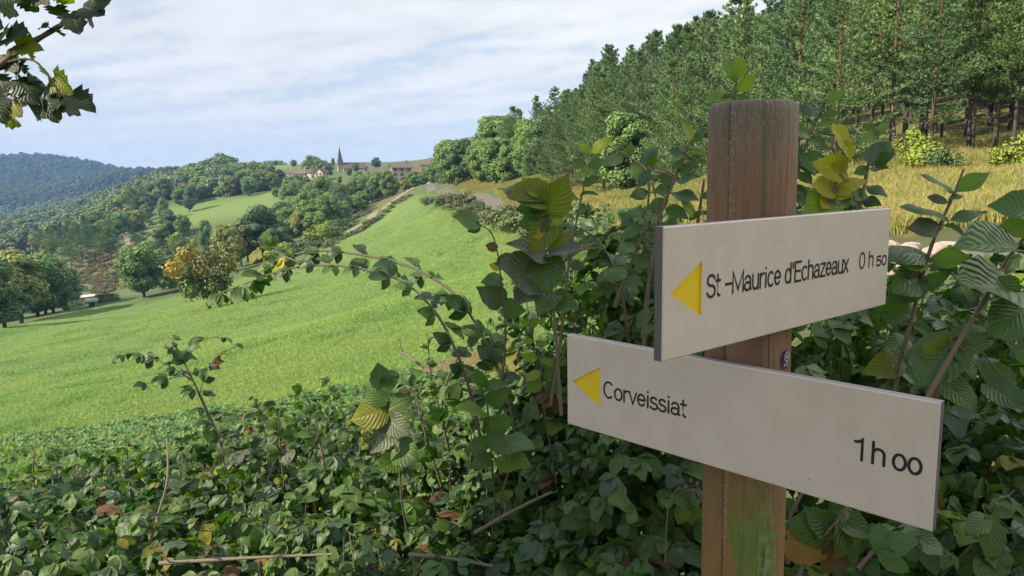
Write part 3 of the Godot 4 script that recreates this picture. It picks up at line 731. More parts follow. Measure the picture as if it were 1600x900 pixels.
func make_forest() -> void:
	# the wood on the slope right of the road: broadleaves at its far end, pines nearer
	var edge := PackedVector2Array([Vector2(-17.837,-196),Vector2(-11.789,-180),Vector2(-5.036,-160),Vector2(2.504,-128),Vector2(7.344,-104),Vector2(11.457,-88),Vector2(13.881,-70),Vector2(15.875,-56),Vector2(18.129,-47),Vector2(20.427,-45)])
	edge.append_array(PackedVector2Array([Vector2(23.627,-46),Vector2(25.978,-44),Vector2(28.74,-42),Vector2(32.495,-40),Vector2(38.99,-38),Vector2(46.18,-36)]))
	var put: Array[Vector2] = []
	var rowlab := ["at the grassy edge of the slope wood", "just behind the edge trees of the slope wood", "halfway up the slope wood", "high up in the slope wood, showing its top"]
	for row in 11:
		var back := row * 5.6 + 1.5
		for i in edge.size() - 1:
			var a := edge[i]
			var b := edge[i + 1]
			var side := (b - a).normalized().orthogonal()
			if side.x < 0: side = -side
			var n := int(a.distance_to(b) / 4.8) + 1
			for k in n:
				var p := a.lerp(b, (k + rng.randf()) / n) + side * (back + r(-2.2, 2.2))
				var px := p.x / -p.y
				if p.y > -26 or px > 1.25 or px < -0.11: continue
				var ok := true
				for q in put:
					if q.distance_to(p) < 3.3: ok = false; break
				if not ok: continue
				if px > 0.36 and row > 0 and row < 5 and rng.randf() < [0.0, 0.75, 0.85, 0.6, 0.3][row]: continue
				put.append(p)
				var leafy_end := px < 0.115 and rng.randf() < 0.96 - clampf((px + 0.01) * 11.0, 0, 0.96) and row < 8
				if row == 0 and px < 0.2 and rng.randf() < 0.35: leafy_end = true
				var h := r(12.0, 16.5) + (1.5 if px > 0.1 else -2.0) + (2.0 if row > 4 else 0.0)
				if row == 0: h *= r(0.62, 0.9)
				var where: String = rowlab[0 if row == 0 else 1 if row < 3 else 2 if row < 6 else 3]
				if leafy_end:
					among(plant_tree("broadleaf_tree", "broad%d" % [1, 1, 0, 2, 1][rng.randi() % 5], on(p, -0.3), h * (1.1 if px < 0.0 else 0.9), "bright green broadleaf tree " + where, "broadleaf trees of the slope wood", "tree", 1.05), ["edge", "second-row", "mid-slope", "uppermost"][rowlab.find(where)] + " broadleaf tree of the slope wood")
				else:
					among(plant_tree("pine_tree", "pine5" if row < 2 and px < 0.45 and rng.randf() < 0.75 else "pine%d" % ([3, 4, 0, 1, 3][rng.randi() % 5] if px > 0.45 and row < 3 else rng.randi() % 5), on(p, -0.3), h, "dark green pine " + where, "pines of the slope wood", "pine tree", r(0.9, 1.2)), ["edge", "second-row", "mid-slope", "uppermost"][rowlab.find(where)] + " pine of the slope wood")
	var special := [
		["pine4", Vector3(34.226,-62.8,9.072), "tall pine with a reddish bare trunk standing beside the yellow bush"],
		["pine4", Vector3(34.663,-60.778,7.107), "slender pine close behind the reddish trunk by the yellow bush"],
		["pine3", Vector3(26.579,-43.813,7.836), "pine with twin pale trunks at the top of the dry grass"],
		["pine3", Vector3(26.542,-43.319,7.077), "second of the twin pale trunks at the top of the dry grass"],
		["pine4", Vector3(28.931,-44.96,7.345), "thin dark-trunked pine between the twin trunks and the picture's edge"],
		["pine3", Vector3(28.113,-42.198,7.982), "stout bare-trunked pine at the upper corner of the dry grass"],
		["pine1", Vector3(42.149,-85.892,12.703), "pale-green pine with layered branches rising above its neighbours"],
	]
	for t in special:
		var p: Vector3 = t[1]
		plant_tree("pine_tree", t[0], on(Vector2(p.x, p.y), -0.3), clampf(p.z * 1.25, 10, 16), t[2], "", "pine tree")
	var snag := thing("dead_tree", on(Vector2(22.845,-45.226)), 0.0, "bare broken dead trunk at the edge of the pine wood", "dead tree")
	var s := Shape.new()
	s.tube(curve([Vector3(0, -0.2, 0), Vector3(0.1, 1.5, 0), Vector3(-0.05, 3.0, 0), Vector3(0.2, 4.0, 0.1)], 3), [0.13, 0.12, 0.12, 0.11, 0.1, 0.1, 0.09, 0.08, 0.07, 0.05], 7, [Color(0.27, 0.23, 0.18)])
	part(snag, "trunk", s.done(mats["bark"]))
	var bushes := [
		["bush1", Vector2(21.761,-40.532), 2.3, "bright yellow-green bush below the reddish pine trunk"],
		["bush0", Vector2(22.198,-38.462), 1.6, "dark mixed bush right beside the yellow-green one"],
		["bush1", Vector2(24.065,-35.299), 2.0, "yellowing bush at the border of the dry slope"],
		["bush1", Vector2(13.748,-85.898), 3.2, "bright yellow-green bush at the wood's edge above the road"],
		["bush0", Vector2(14.405,-75.839), 2.2, "dull green bush next to the bright one above the road"],
		["bush2", Vector2(-12.256,-175.243), 2.2, "brownish bush at the far end of the wood by the road"],
		["bush0", Vector2(-22.212,-243.59), 2.6, "dark bush closing the wood's end beside the beige house"],
		["bush1", Vector2(16.614,-39.502), 1.2, "low green bush in the dry grass behind the post"],
	]
	for b in bushes: plant_tree("bush", b[0], on(b[1]), b[2], b[3], "", "shrub")
	var heath := zone("heath")
	var hs: Array = []
	var ht: Array = []
	while hs.size() < 260:
		var q := heath[rng.randi() % heath.size()].lerp(heath[rng.randi() % heath.size()], rng.randf()) + Vector2(r(-8, 8), r(-14, 14))
		if not inside(q, heath): continue
		var k := r(0.25, 0.75)
		hs.append(Transform3D(Basis(Vector3.UP, r(0, TAU)).scaled(Vector3(k * 1.6, k * 0.8, k * 1.6)), on(q, -0.1)))
		ht.append([Color(1.5, 1.0, 0.75), Color(1.1, 1.05, 0.9), Color(1.3, 0.9, 0.6)][rng.randi() % 3] * r(0.7, 1.1))
	scatter(self, "heath_undergrowth", kinds["bush2"].crown, hs, ht)
	# dry grass and meadow grass: nobody could count the blades
	var dry := zone("dry")
	var tall := grass_clump(30, 0.34, 0.42, Color(0.345, 0.30, 0.095), Color(0.235, 0.25, 0.075))
	leafy("dry grass", Color(1, 1, 1), 0.8, 0.5)
	leafy("green grass", Color(1, 1, 1), 0.6, 0.6)
	var put_dry: Array = []
	var tint_dry: Array = []
	while put_dry.size() < 34000:
		var q := Vector2(r(-24, 60), -9.0 - 190.0 * pow(rng.randf(), 1.9))
		if q.x / -q.y < -0.14 or q.x / -q.y > 0.75 or not inside(q, dry): continue
		put_dry.append(Transform3D(Basis(Vector3.UP, r(0, TAU)).scaled(Vector3.ONE * r(0.7, 1.5)), on(q, -0.03)))
		tint_dry.append(Color(1, 1, 1) * r(0.75, 1.2) if lumps.get_noise_2d(q.x * 4, q.y * 4) > -0.25 else Color(0.72, 0.85, 0.7))
	tall.surface_set_material(0, mats["dry grass"])
	scatter(self, "dry_grass", tall, put_dry, tint_dry)
	var meadow := zone("meadow")
	var soil := zone("soil")
	var short := grass_clump(22, 0.24, 0.085, Color(0.138, 0.258, 0.048), Color(0.225, 0.325, 0.082))
	short.surface_set_material(0, mats["green grass"])
	var put_g: Array = []
	var tint_g: Array = []
	while put_g.size() < 120000:
		var d := 6.0 * pow(26.0, rng.randf())
		var q := Vector2(r(-0.8, 0.30) * d, -d)
		if not inside(q, meadow): continue
		if inside(q, soil) and rng.randf() < 0.85: continue
		var k := r(0.8, 1.5) * clampf(d / 26.0, 0.75, 2.2)
		var patch := lumps.get_noise_2d(q.x * 5.0, q.y * 5.0) + lumps.get_noise_2d(q.x * 16.0, q.y * 16.0) * 0.6
		put_g.append(Transform3D(Basis(Vector3.UP, r(0, TAU)).scaled(Vector3(k, r(0.6, 1.2) * clampf(d / 60.0, 0.75, 1.1) * (1.3 if patch > 0.3 else 0.8), k)), on(q, -0.02)))
		tint_g.append(Color(0.80, 0.92, 0.85) * r(0.85, 1.1) if patch > 0.22 else Color(1.12, 1.03, 0.9) * r(0.85, 1.15) if patch < -0.25 else Color(1.0, 1.0, 0.9) * r(0.8, 1.15))
	scatter(self, "meadow_grass", short, put_g, tint_g)
	# long grass standing among the brambles at the meadow's edge
	var tuft_long := grass_clump(12, 0.10, 0.46, Color(0.13, 0.20, 0.045), Color(0.27, 0.26, 0.09))
	tuft_long.surface_set_material(0, mats["green grass"])
	var put_l: Array = []
	while put_l.size() < 260:
		var d := r(3.3, 5.6)
		var q := Vector2(r(-0.80, -0.08) * d, -d)
		put_l.append(Transform3D(Basis(Vector3.UP, r(0, TAU)).scaled(Vector3(1, r(0.8, 1.5), 1)), on(q, -0.02)))
	scatter(self, "long_grass", tuft_long, put_l)
	# broad-leaved weeds and clover in the near part of the meadow
	var rosette := Shape.new()
	for k in 9:
		var a := TAU * k / 9.0 + r(-0.3, 0.3)
		var d := Vector3(cos(a), r(0.35, 0.9), sin(a)) * r(0.07, 0.13)
		var w := Vector3(-sin(a), 0, cos(a)) * 0.035
		rosette.tri(Vector3.ZERO, d * 0.6 + w, d + Vector3.DOWN * 0.02, Color(0.085, 0.165, 0.042) * r(0.75, 1.3))
		rosette.tri(Vector3.ZERO, d + Vector3.DOWN * 0.02, d * 0.6 - w, Color(0.085, 0.165, 0.042) * r(0.75, 1.3))
	var put_w: Array = []
	var tint_w: Array = []
	while put_w.size() < 6000:
		var d := 6.5 * pow(2.3, rng.randf())
		var q := Vector2(r(-0.75, 0.25) * d, -d)
		if not inside(q, meadow): continue
		if lumps.get_noise_2d(q.x * 9.0 + 40.0, q.y * 9.0) < 0.08 - 0.25 * clampf((16.0 - d) / 10.0, 0, 1): continue
		put_w.append(Transform3D(Basis(Vector3.UP, r(0, TAU)).scaled(Vector3.ONE * r(0.6, 1.5)), on(q, 0.01)))
		tint_w.append([Color(1, 1, 1), Color(0.8, 0.95, 0.9), Color(1.3, 1.15, 0.9)][rng.randi() % 3] * r(0.8, 1.15))
	scatter(self, "meadow_weeds", rosette.done(mats["green grass"]), put_w, tint_w)

func grass_clump(blades: int, wide: float, tall: float, a: Color, b: Color) -> ArrayMesh:
	var s := Shape.new()
	for k in blades:
		var p := Vector3(r(-wide, wide), 0, r(-wide, wide))
		var lean := Vector3(r(-1, 1), 0, r(-1, 1)) * tall * 0.55
		var w := Vector3(r(-1, 1), 0, r(-1, 1)).normalized() * (0.003 + tall * 0.014) + Vector3(0.002, 0, 0)
		var col := a.lerp(b, rng.randf())
		var m := p + lean * 0.35 + Vector3.UP * tall * r(0.45, 0.65)
		s.tri(p - w, p + w, m + w * 0.8, col)
		s.tri(p - w, m + w * 0.8, m - w * 0.8, col)
		s.tri(m - w * 0.8, m + w * 0.8, m + lean * 0.7 + Vector3.UP * tall * r(0.2, 0.45), col)
	return s.done()

func make_far_woods() -> void:
	# the wooded ridges far off read as one mass
	var groups := [[], [], [], []]
	var tints := [[], [], [], []]
	var n := 0
	while n < 26000:
		var d := 380.0 * pow(7.5, rng.randf())
		var a := r(-0.80, 0.16)
		var q := Vector2(a * d, -d)
		if inside(q, zone("field")) or inside(q, zone("upper")): continue
		if a > -0.37 and d < 560.0: continue
		if a > -0.30 and d < 1250.0: continue
		if a < -0.40 and d < 460.0 and a > -0.52: continue
		var k := rng.randi() % 4
		if k == 3 and rng.randf() < 0.6: k = 0
		var size := r(0.8, 1.35) * (1.0 + d / 2600.0)
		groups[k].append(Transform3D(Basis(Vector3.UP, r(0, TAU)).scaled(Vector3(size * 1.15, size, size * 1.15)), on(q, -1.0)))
		tints[k].append(Color(1, 1, 1) * r(0.75, 1.2) * (0.5 if d > 1250.0 else 1.0))  # the farthest trees are darkened to stand for cloud shadow
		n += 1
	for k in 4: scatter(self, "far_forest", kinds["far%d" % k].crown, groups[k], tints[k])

# ---------------------------------------------------------------- village
func gable(s: Shape, w: float, l: float, eave: float, ridge: float, over: float, col: Color) -> void:   # roof slabs, ridge along x
	var t := 0.22
	for e in [-1.0, 1.0]:
		var a := Vector3(-l / 2 - over, ridge, 0)
		var b := Vector3(l / 2 + over, ridge, 0)
		var dy := (ridge - eave) / (w / 2) * over
		var c := Vector3(l / 2 + over, eave - dy, e * (w / 2 + over))
		var d := Vector3(-l / 2 - over, eave - dy, e * (w / 2 + over))
		var up := Vector3.UP * t
		s.quad(a + up, b + up, c + up, d + up, col)
		s.quad(a, b, c, d, col)
		s.quad(d, c, c + up, d + up, col); s.quad(a, d, d + up, a + up, col); s.quad(b, c, c + up, b + up, col)

func walls(s: Shape, w: float, l: float, eave: float, ridge: float, col: Color) -> void:
	s.box(Vector3(0, eave / 2 - 1.0, 0), Vector3(l, eave + 2.0, w), col)
	for e in [-1.0, 1.0]: s.tri(Vector3(e * l / 2, eave, -w / 2), Vector3(e * l / 2, ridge, 0), Vector3(e * l / 2, eave, w / 2), col)

func window(parent: Node3D, at: Vector3, out: Vector3, w: float, h: float, shutters: bool) -> void:
	var side := Vector3.UP.cross(out).normalized()
	var b := Basis(side, Vector3.UP, out)
	var s := Shape.new()
	for e in [-1.0, 1.0]: s.box(Vector3(e * (w / 2 + 0.06), 0, 0.04), Vector3(0.12, h + 0.24, 0.16), Color(0.5, 0.47, 0.42))
	for e in [-1.0, 1.0]: s.box(Vector3(0, e * (h / 2 + 0.06), 0.04), Vector3(w, 0.12, 0.16), Color(0.5, 0.47, 0.42))
	s.box(Vector3(0, 0, 0.03), Vector3(0.07, h, 0.06), Color(0.5, 0.47, 0.42))
	if shutters:
		for e in [-1.0, 1.0]: s.box(Vector3(e * (w * 0.75 + 0.14), 0, 0.05), Vector3(w * 0.46, h + 0.1, 0.06), Color(0.30, 0.20, 0.15))
	var f := part(parent, "window", s.done(mats["plaster"]), null, Transform3D(b, at))
	var g := Shape.new()
	g.box(Vector3(0, 0, -0.01), Vector3(w, h, 0.04), Color(0.03, 0.035, 0.04))
	part(f, "pane", g.done(mats["window glass"]))

func house(called: String, at: Vector3, turn: float, l: float, w: float, eave: float, ridge: float, wall: Color, roof: Color, rows: int, cols: int, label: String, shutters := false, category := "house") -> Node3D:
	var o := thing(called, at, turn, label, category)
	var s := Shape.new()
	walls(s, w, l, eave, ridge, wall)
	part(o, "wall", s.done(mats["plaster"]))
	s = Shape.new()
	gable(s, w, l, eave, ridge, 0.45, roof)
	var rf := part(o, "roof", s.done(mats["tiles"]))
	s = Shape.new()
	s.box(Vector3(l * 0.28, ridge + 0.5, 0.5), Vector3(0.8, 1.6, 0.6), Color(0.33, 0.25, 0.2))
	part(rf, "chimney", s.done(mats["plaster"]))
	for j in rows:
		var y := eave * (j + 0.55) / rows
		for i in cols:
			var x := l * ((i + 0.5) / cols - 0.5)
			window(o, Vector3(x, y, w / 2), Vector3(0, 0, 1), 0.95, 1.35, shutters)
		for e in [-1.0, 1.0]:
			for i in 2: window(o, Vector3(e * l / 2, y, (i - 0.5) * w * 0.45), Vector3(e, 0, 0), 0.95, 1.35, shutters)
	s = Shape.new()
	s.box(Vector3(l * 0.12, 1.0, w / 2 + 0.03), Vector3(1.05, 2.1, 0.1), Color(0.16, 0.09, 0.05))
	part(o, "door", s.done(mats["plaster"]))
	return o

func make_village() -> void:
	var pl := solid("plaster", Color(1, 1, 1), 0.9)
	pl.albedo_texture = noise_texture(31, 0.04, Color(0.78, 0.76, 0.72), Color(1, 1, 1), 4)
	pl.uv1_triplanar = true
	pl.uv1_scale = Vector3.ONE * 0.25
	var ti := solid("tiles", Color(1, 1, 1), 0.85)
	ti.albedo_texture = noise_texture(33, 0.12, Color(0.6, 0.58, 0.55), Color(1, 1, 1), 4)
	ti.uv1_triplanar = true
	ti.uv1_scale = Vector3.ONE * 0.4
	var gl := solid("window glass", Color(1, 1, 1), 0.08)
	gl.metallic_specular = 0.8
	var stone := Color(0.50, 0.45, 0.36)
	var pink := Color(0.66, 0.57, 0.48)
	var brown := Color(0.14, 0.115, 0.105)
	# the church: nave, tower with belfry openings, slate spire
	var c := thing("church", Vector3(-107.896,7.681,-480), 0.35, "small stone church with a slender slate spire on the ridge", "church")
	var s := Shape.new()
	walls(s, 8.0, 14.0, 4.5, 8.0, Color(0.47, 0.43, 0.37))
	part(c, "nave_wall", s.done(mats["plaster"]), null, Transform3D(Basis(), Vector3(8.5, -2.5, 0)))
	s = Shape.new()
	gable(s, 8.0, 14.0, 4.5, 8.0, 0.4, Color(0.17, 0.14, 0.13))
	part(c, "nave_roof", s.done(mats["tiles"]), null, Transform3D(Basis(), Vector3(8.5, -2.5, 0)))
	s = Shape.new()
	s.box(Vector3(0, 1.4, 0), Vector3(3.4, 9.0, 3.4), Color(0.50, 0.46, 0.40))
	s.box(Vector3(0, 3.0, 0), Vector3(3.7, 0.25, 3.7), Color(0.52, 0.48, 0.42))
	s.box(Vector3(0, 5.9, 0), Vector3(3.9, 0.3, 3.9), Color(0.52, 0.48, 0.42))
	var tw := part(c, "tower", s.done(mats["plaster"]))
	for k in 4:
		var b := Basis(Vector3.UP, k * PI / 2)
		for e in [-0.75, 0.75]:
			s = Shape.new()
			s.box(Vector3(e, 4.5, 1.72), Vector3(0.75, 1.9, 0.12), Color(0.04, 0.04, 0.045))
			s.tri(Vector3(e - 0.375, 5.45, 1.78), Vector3(e, 5.8, 1.78), Vector3(e + 0.375, 5.45, 1.78), Color(0.04, 0.04, 0.045))
			part(tw, "belfry_opening", s.done(mats["plaster"]), null, Transform3D(b, Vector3.ZERO))
	s = Shape.new()
	for k in 8:
		var a := TAU * (k + 0.5) / 8
		var d := TAU * (k + 1.5) / 8
		var p := func(t: float, rad: float, y: float) -> Vector3: return Vector3(cos(t) * rad, y, sin(t) * rad)
		s.quad(p.call(a, 2.25, 6.0), p.call(d, 2.25, 6.0), p.call(d, 1.45, 8.0), p.call(a, 1.45, 8.0), Color(0.075, 0.085, 0.105))
		s.tri(p.call(a, 1.45, 8.0), p.call(d, 1.45, 8.0), Vector3(0, 16.0, 0), Color(0.075, 0.085, 0.105))
	var sp := part(c, "spire", s.done(mats["tiles"]))
	s = Shape.new()
	s.box(Vector3(0, 16.5, 0), Vector3(0.09, 1.4, 0.09), Color(0.06, 0.06, 0.06)); s.box(Vector3(0, 16.7, 0), Vector3(0.55, 0.09, 0.08), Color(0.06, 0.06, 0.06))
	part(sp, "cross", s.done(mats["plaster"]))
	# houses
	house("village_house", Vector3(-47.17,0.905,-326), 0.25, 8.6, 7.8, 6.0, 7.9, pink, Color(0.175, 0.15, 0.14), 3, 3, "tall pinkish house with three floors of windows at the top of the pale track", true)
	house("village_house", Vector3(-32.938,1.035,-300), -0.1, 4.6, 5.5, 6.5, 8.0, Color(0.62, 0.52, 0.40), Color(0.19, 0.15, 0.135), 2, 2, "narrow beige house half hidden at the end of the slope wood", true)
	house("village_house", Vector3(-41.693,1.009,-345), 0.2, 7.0, 6.0, 4.2, 6.4, Color(0.50, 0.40, 0.32), Color(0.22, 0.155, 0.135), 2, 2, "low house with a red roof between the pink and the beige house")
	house("village_barn", Vector3(-63.236,2.844,-372), 0.12, 13.0, 7.0, 3.0, 5.0, Color(0.42, 0.34, 0.28), Color(0.18, 0.15, 0.135), 1, 3, "long barn with a plain brown roof left of the tall pink house", false, "barn")
	house("village_barn", Vector3(-114.258,3.741,-405), -0.35, 8.0, 6.5, 2.8, 4.8, Color(0.40, 0.36, 0.31), Color(0.17, 0.145, 0.135), 1, 3, "grey-brown roofed barn at the village's lower end above the scrub", false, "barn")
	house("village_house", Vector3(-107.065,3.284,-390), -0.3, 6.0, 6.0, 2.6, 4.4, Color(0.40, 0.34, 0.3), Color(0.18, 0.155, 0.14), 1, 2, "small lean house in front of the grey-brown barn")
	var hip := thing("hip_roofed_house", Vector3(-101.609,2.537,-388), 0.2, "whitewashed rounded house under a dark brown hipped roof", "house")
	s = Shape.new()
	s.tube([Vector3(0, -2, 0), Vector3(0, 3.6, 0)], [3.1, 3.1], 14, [Color(0.60, 0.56, 0.50)])
	part(hip, "wall", s.done(mats["plaster"]))
	s = Shape.new()
	for k in 14:
		var a := TAU * k / 14
		var d := TAU * (k + 1) / 14
		s.tri(Vector3(cos(a), 0, sin(a)) * 3.6 + Vector3(0, 3.4, 0), Vector3(cos(d), 0, sin(d)) * 3.6 + Vector3(0, 3.4, 0), Vector3(cos(d) * 0.6, 6.4, 0), brown)
		s.tri(Vector3(cos(a), 0, sin(a)) * 3.6 + Vector3(0, 3.4, 0), Vector3(cos(d) * 0.6, 6.4, 0), Vector3(cos(a) * 0.6, 6.4, 0), brown)
	part(hip, "roof", s.done(mats["tiles"]))
	for k in 3: window(hip, Vector3(sin(k * 0.9 - 0.9) * 3.1, 1.7, cos(k * 0.9 - 0.9) * 3.1), Vector3(sin(k * 0.9 - 0.9), 0, cos(k * 0.9 - 0.9)), 0.7, 1.1, false)
	house("village_house", Vector3(-96.476,2.777,-386), 1.3, 6.0, 4.6, 3.4, 5.4, Color(0.62, 0.57, 0.50), Color(0.20, 0.15, 0.13), 2, 2, "white gabled house touching the hip-roofed one")
	# the pale hut and the feed trailer in the valley
	var at := on(Vector2(-120.087,-207.03))
	var hut := thing("hut", at, 0.5, "low pale hut with a blue door at the meadow's lower corner", "hut")
	s = Shape.new()
	walls(s, 3.0, 4.4, 2.0, 2.05, Color(0.62, 0.60, 0.56))
	part(hut, "wall", s.done(mats["plaster"]))
	s = Shape.new()
	s.box(Vector3(0, 2.15, 0), Vector3(5.0, 0.16, 3.6), Color(0.66, 0.60, 0.57), Basis(Vector3(1, 0, 0), 0.06))
	part(hut, "roof", s.done(mats["plaster"]))
	s = Shape.new()
	s.box(Vector3(-0.2, 1.05, 1.53), Vector3(0.9, 1.2, 0.08), Color(0.02, 0.06, 0.28))
	part(hut, "shutter", s.done(mats["plaster"]))
	var tr := thing("feed_trailer", on(Vector2(-83.339,-145.636)), 0.3, "small flat trailer with a white top beside the pale hut", "trailer")
	s = Shape.new()
	s.box(Vector3(0, 1.35, 0), Vector3(2.3, 0.5, 1.4), Color(0.68, 0.68, 0.66))
	part(tr, "load_box", s.done(mats["plaster"]))
	s = Shape.new()
	s.box(Vector3(0, 0.95, 0), Vector3(2.0, 0.14, 1.2), Color(0.1, 0.1, 0.1)); s.box(Vector3(1.5, 0.85, 0), Vector3(1.2, 0.08, 0.1), Color(0.1, 0.1, 0.1))
	part(tr, "chassis", s.done(mats["plaster"]))
	for e in [-0.55, 0.55]:
		s = Shape.new()
		s.tube([Vector3(0, 0.4, e - 0.09), Vector3(0, 0.4, e + 0.09)], [0.4, 0.4], 12, [Color(0.03, 0.03, 0.03)])
		s.tube([Vector3(0, 0.4, e + 0.09), Vector3(0, 0.4, e - 0.09)], [0.4, 0.4], 12, [Color(0.03, 0.03, 0.03)])
		part(tr, "wheel", s.done(mats["plaster"]))
	# wooden line poles
	var polelab := ["wooden line pole standing beside the pale hut", "thin wooden pole on the slope below the church", "thin wooden pole beside the pale track"]
	var spots: Array = [Vector2(-121.331,-204.451), Vector2(-47.674,-262),Vector2(-57.383,-225)]
	for i in 3:
		var o := thing("line_pole", on(spots[i]), 0.0, polelab[i], "pole")
		s = Shape.new()
		s.tube([Vector3(0, -0.3, 0), Vector3(0.05, 4.0, 0), Vector3(0.1, [8.0, 7.0, 7.0][i], 0)], [0.12, 0.10, 0.08], 7, [Color(0.16, 0.13, 0.10)])
		part(o, "pole", s.done(mats["bark"]))
		s = Shape.new()
		s.box(Vector3(0.1, [7.6, 6.6, 6.6][i], 0), Vector3(0.9, 0.09, 0.09), Color(0.14, 0.12, 0.1))
		part(o, "crossarm", s.done(mats["bark"]))
	# heap of white stones at the road's edge
	var heap := thing("stone_heap", on(Vector2(6.785,-12.358)), 0.0, "heap of whitish stones with red fallen leaves at the road's edge", "stone heap")
	var st := solid("pale stone", Color(1, 1, 1), 0.95)
	st.albedo_texture = noise_texture(41, 0.05, Color(0.7, 0.66, 0.62), Color(1, 1, 1), 4)
	st.uv1_triplanar = true
	st.uv1_scale = Vector3.ONE * 4.0
	var lumpy: Array = []
	for k in 4:
		var m := SphereMesh.new()
		m.radial_segments = 8; m.rings = 5; m.radius = 0.5; m.height = 1.0
		var arr := m.get_mesh_arrays()
		var vv: PackedVector3Array = arr[Mesh.ARRAY_VERTEX]
		for i in vv.size():
			var q := vv[i]
			vv[i] = q * (1.0 + 0.45 * lumps.get_noise_3d(q.x * 60 + k * 100, q.y * 60, q.z * 60))
		arr[Mesh.ARRAY_VERTEX] = vv
		var sh := Shape.new()
		var ix: PackedInt32Array = arr[Mesh.ARRAY_INDEX]
		for i in range(0, ix.size(), 3): sh.tri(vv[ix[i]], vv[ix[i + 1]], vv[ix[i + 2]], Color(0.46, 0.40, 0.355))
		lumpy.append(sh.done(st))
	for k in 44:
		var q := ball()
		var p := Vector3(q.x * 1.5, absf(q.y) * 0.55 + 0.05, q.z * 0.9)
		p.y *= 1.0 - absf(q.x) * 0.7
		part(heap, "stone", lumpy[k % 4], null, Transform3D(Basis.from_euler(Vector3(r(0, 6), r(0, 6), r(0, 6))).scaled(Vector3(r(0.25, 0.5), r(0.18, 0.32), r(0.25, 0.42))), p))

# ---------------------------------------------------------------- leaves
const PROFILES := {
	"hazel": [0.86, [0.30, 0.80, 0.99, 1.0, 0.93, 0.80, 0.56, 0.24, 0.0]],
	"dogwood": [0.56, [0.04, 0.52, 0.84, 0.99, 1.0, 0.88, 0.64, 0.32, 0.0]],
	"bramble": [0.66, [0.12, 0.70, 0.98, 1.0, 0.84, 0.52, 0.0]],
	"lobed": [0.95, [0.35, 0.95, 0.74, 1.0, 0.78, 0.86, 0.50, 0.34, 0.0]],
}
var leaf_shapes := {}
var leaf_mats := {}

# one leaf along +z, one unit long, upper side +y
func leaf_grid(s: Shape, kind: String, fold: float, droop: float, twist: float, frame: Transform3D, fine: bool, teeth: float) -> void:
	var wide: float = PROFILES[kind][0]
	var prof: Array = PROFILES[kind][1]
	var rows := prof.size()
	var across: Array = [-1.0, -0.5, 0.0, 0.5, 1.0] if fine else [-1.0, 0.0, 1.0]
	var phase := r(0, 6)
	var p: Array = []
	for i in rows:
		var t := float(i) / (rows - 1)
		var line: Array = []
		for a in across:
			var w: float = prof[i] * wide * 0.5
			if absf(a) == 1.0 and i % 2 == 1: w *= 1.0 + teeth
			var x: float = a * w
			var back: float = 0.13 * absf(a) * pow(1.0 - t, 3.0) if kind != "dogwood" else 0.0
			var lead: float = (0.05 * absf(a) if i % 2 == 1 else 0.0) * teeth * 8.0
			var y: float = fold * absf(x) - droop * t * t + twist * x * t + 0.035 * sin(phase + t * 9.0 + a * 1.5) * absf(a)
			if fine and absf(a) == 0.5: y += 0.009 * (1.0 if i % 2 == 0 else -1.0)
			line.append(Vector3(x, y, t - back + lead * (1.0 - t)))
		p.append(line)
	var n: Array = []
	for i in rows:
		var line: Array = []
		for j in across.size():
			var du: Vector3 = p[i][mini(j + 1, across.size() - 1)] - p[i][maxi(j - 1, 0)]
			var dv: Vector3 = p[mini(i + 1, rows - 1)][j] - p[maxi(i - 1, 0)][j]
			var m := dv.cross(du)
			if m.length_squared() < 1e-9: m = Vector3.UP
			line.append((frame.basis * m).normalized())
		n.append(line)
	for i in rows - 1:
		for j in across.size() - 1:
			for e in [[0, 0], [1, 1], [1, 0], [0, 0], [0, 1], [1, 1]]:
				var a: int = i + e[0]
				var b: int = j + e[1]
				s.v.append(frame * p[a][b]); s.n.append(n[a][b]); s.c.append(Color.WHITE)
				s.uv.append(Vector2(across[b] * 0.5 + 0.5, float(a) / (rows - 1)))

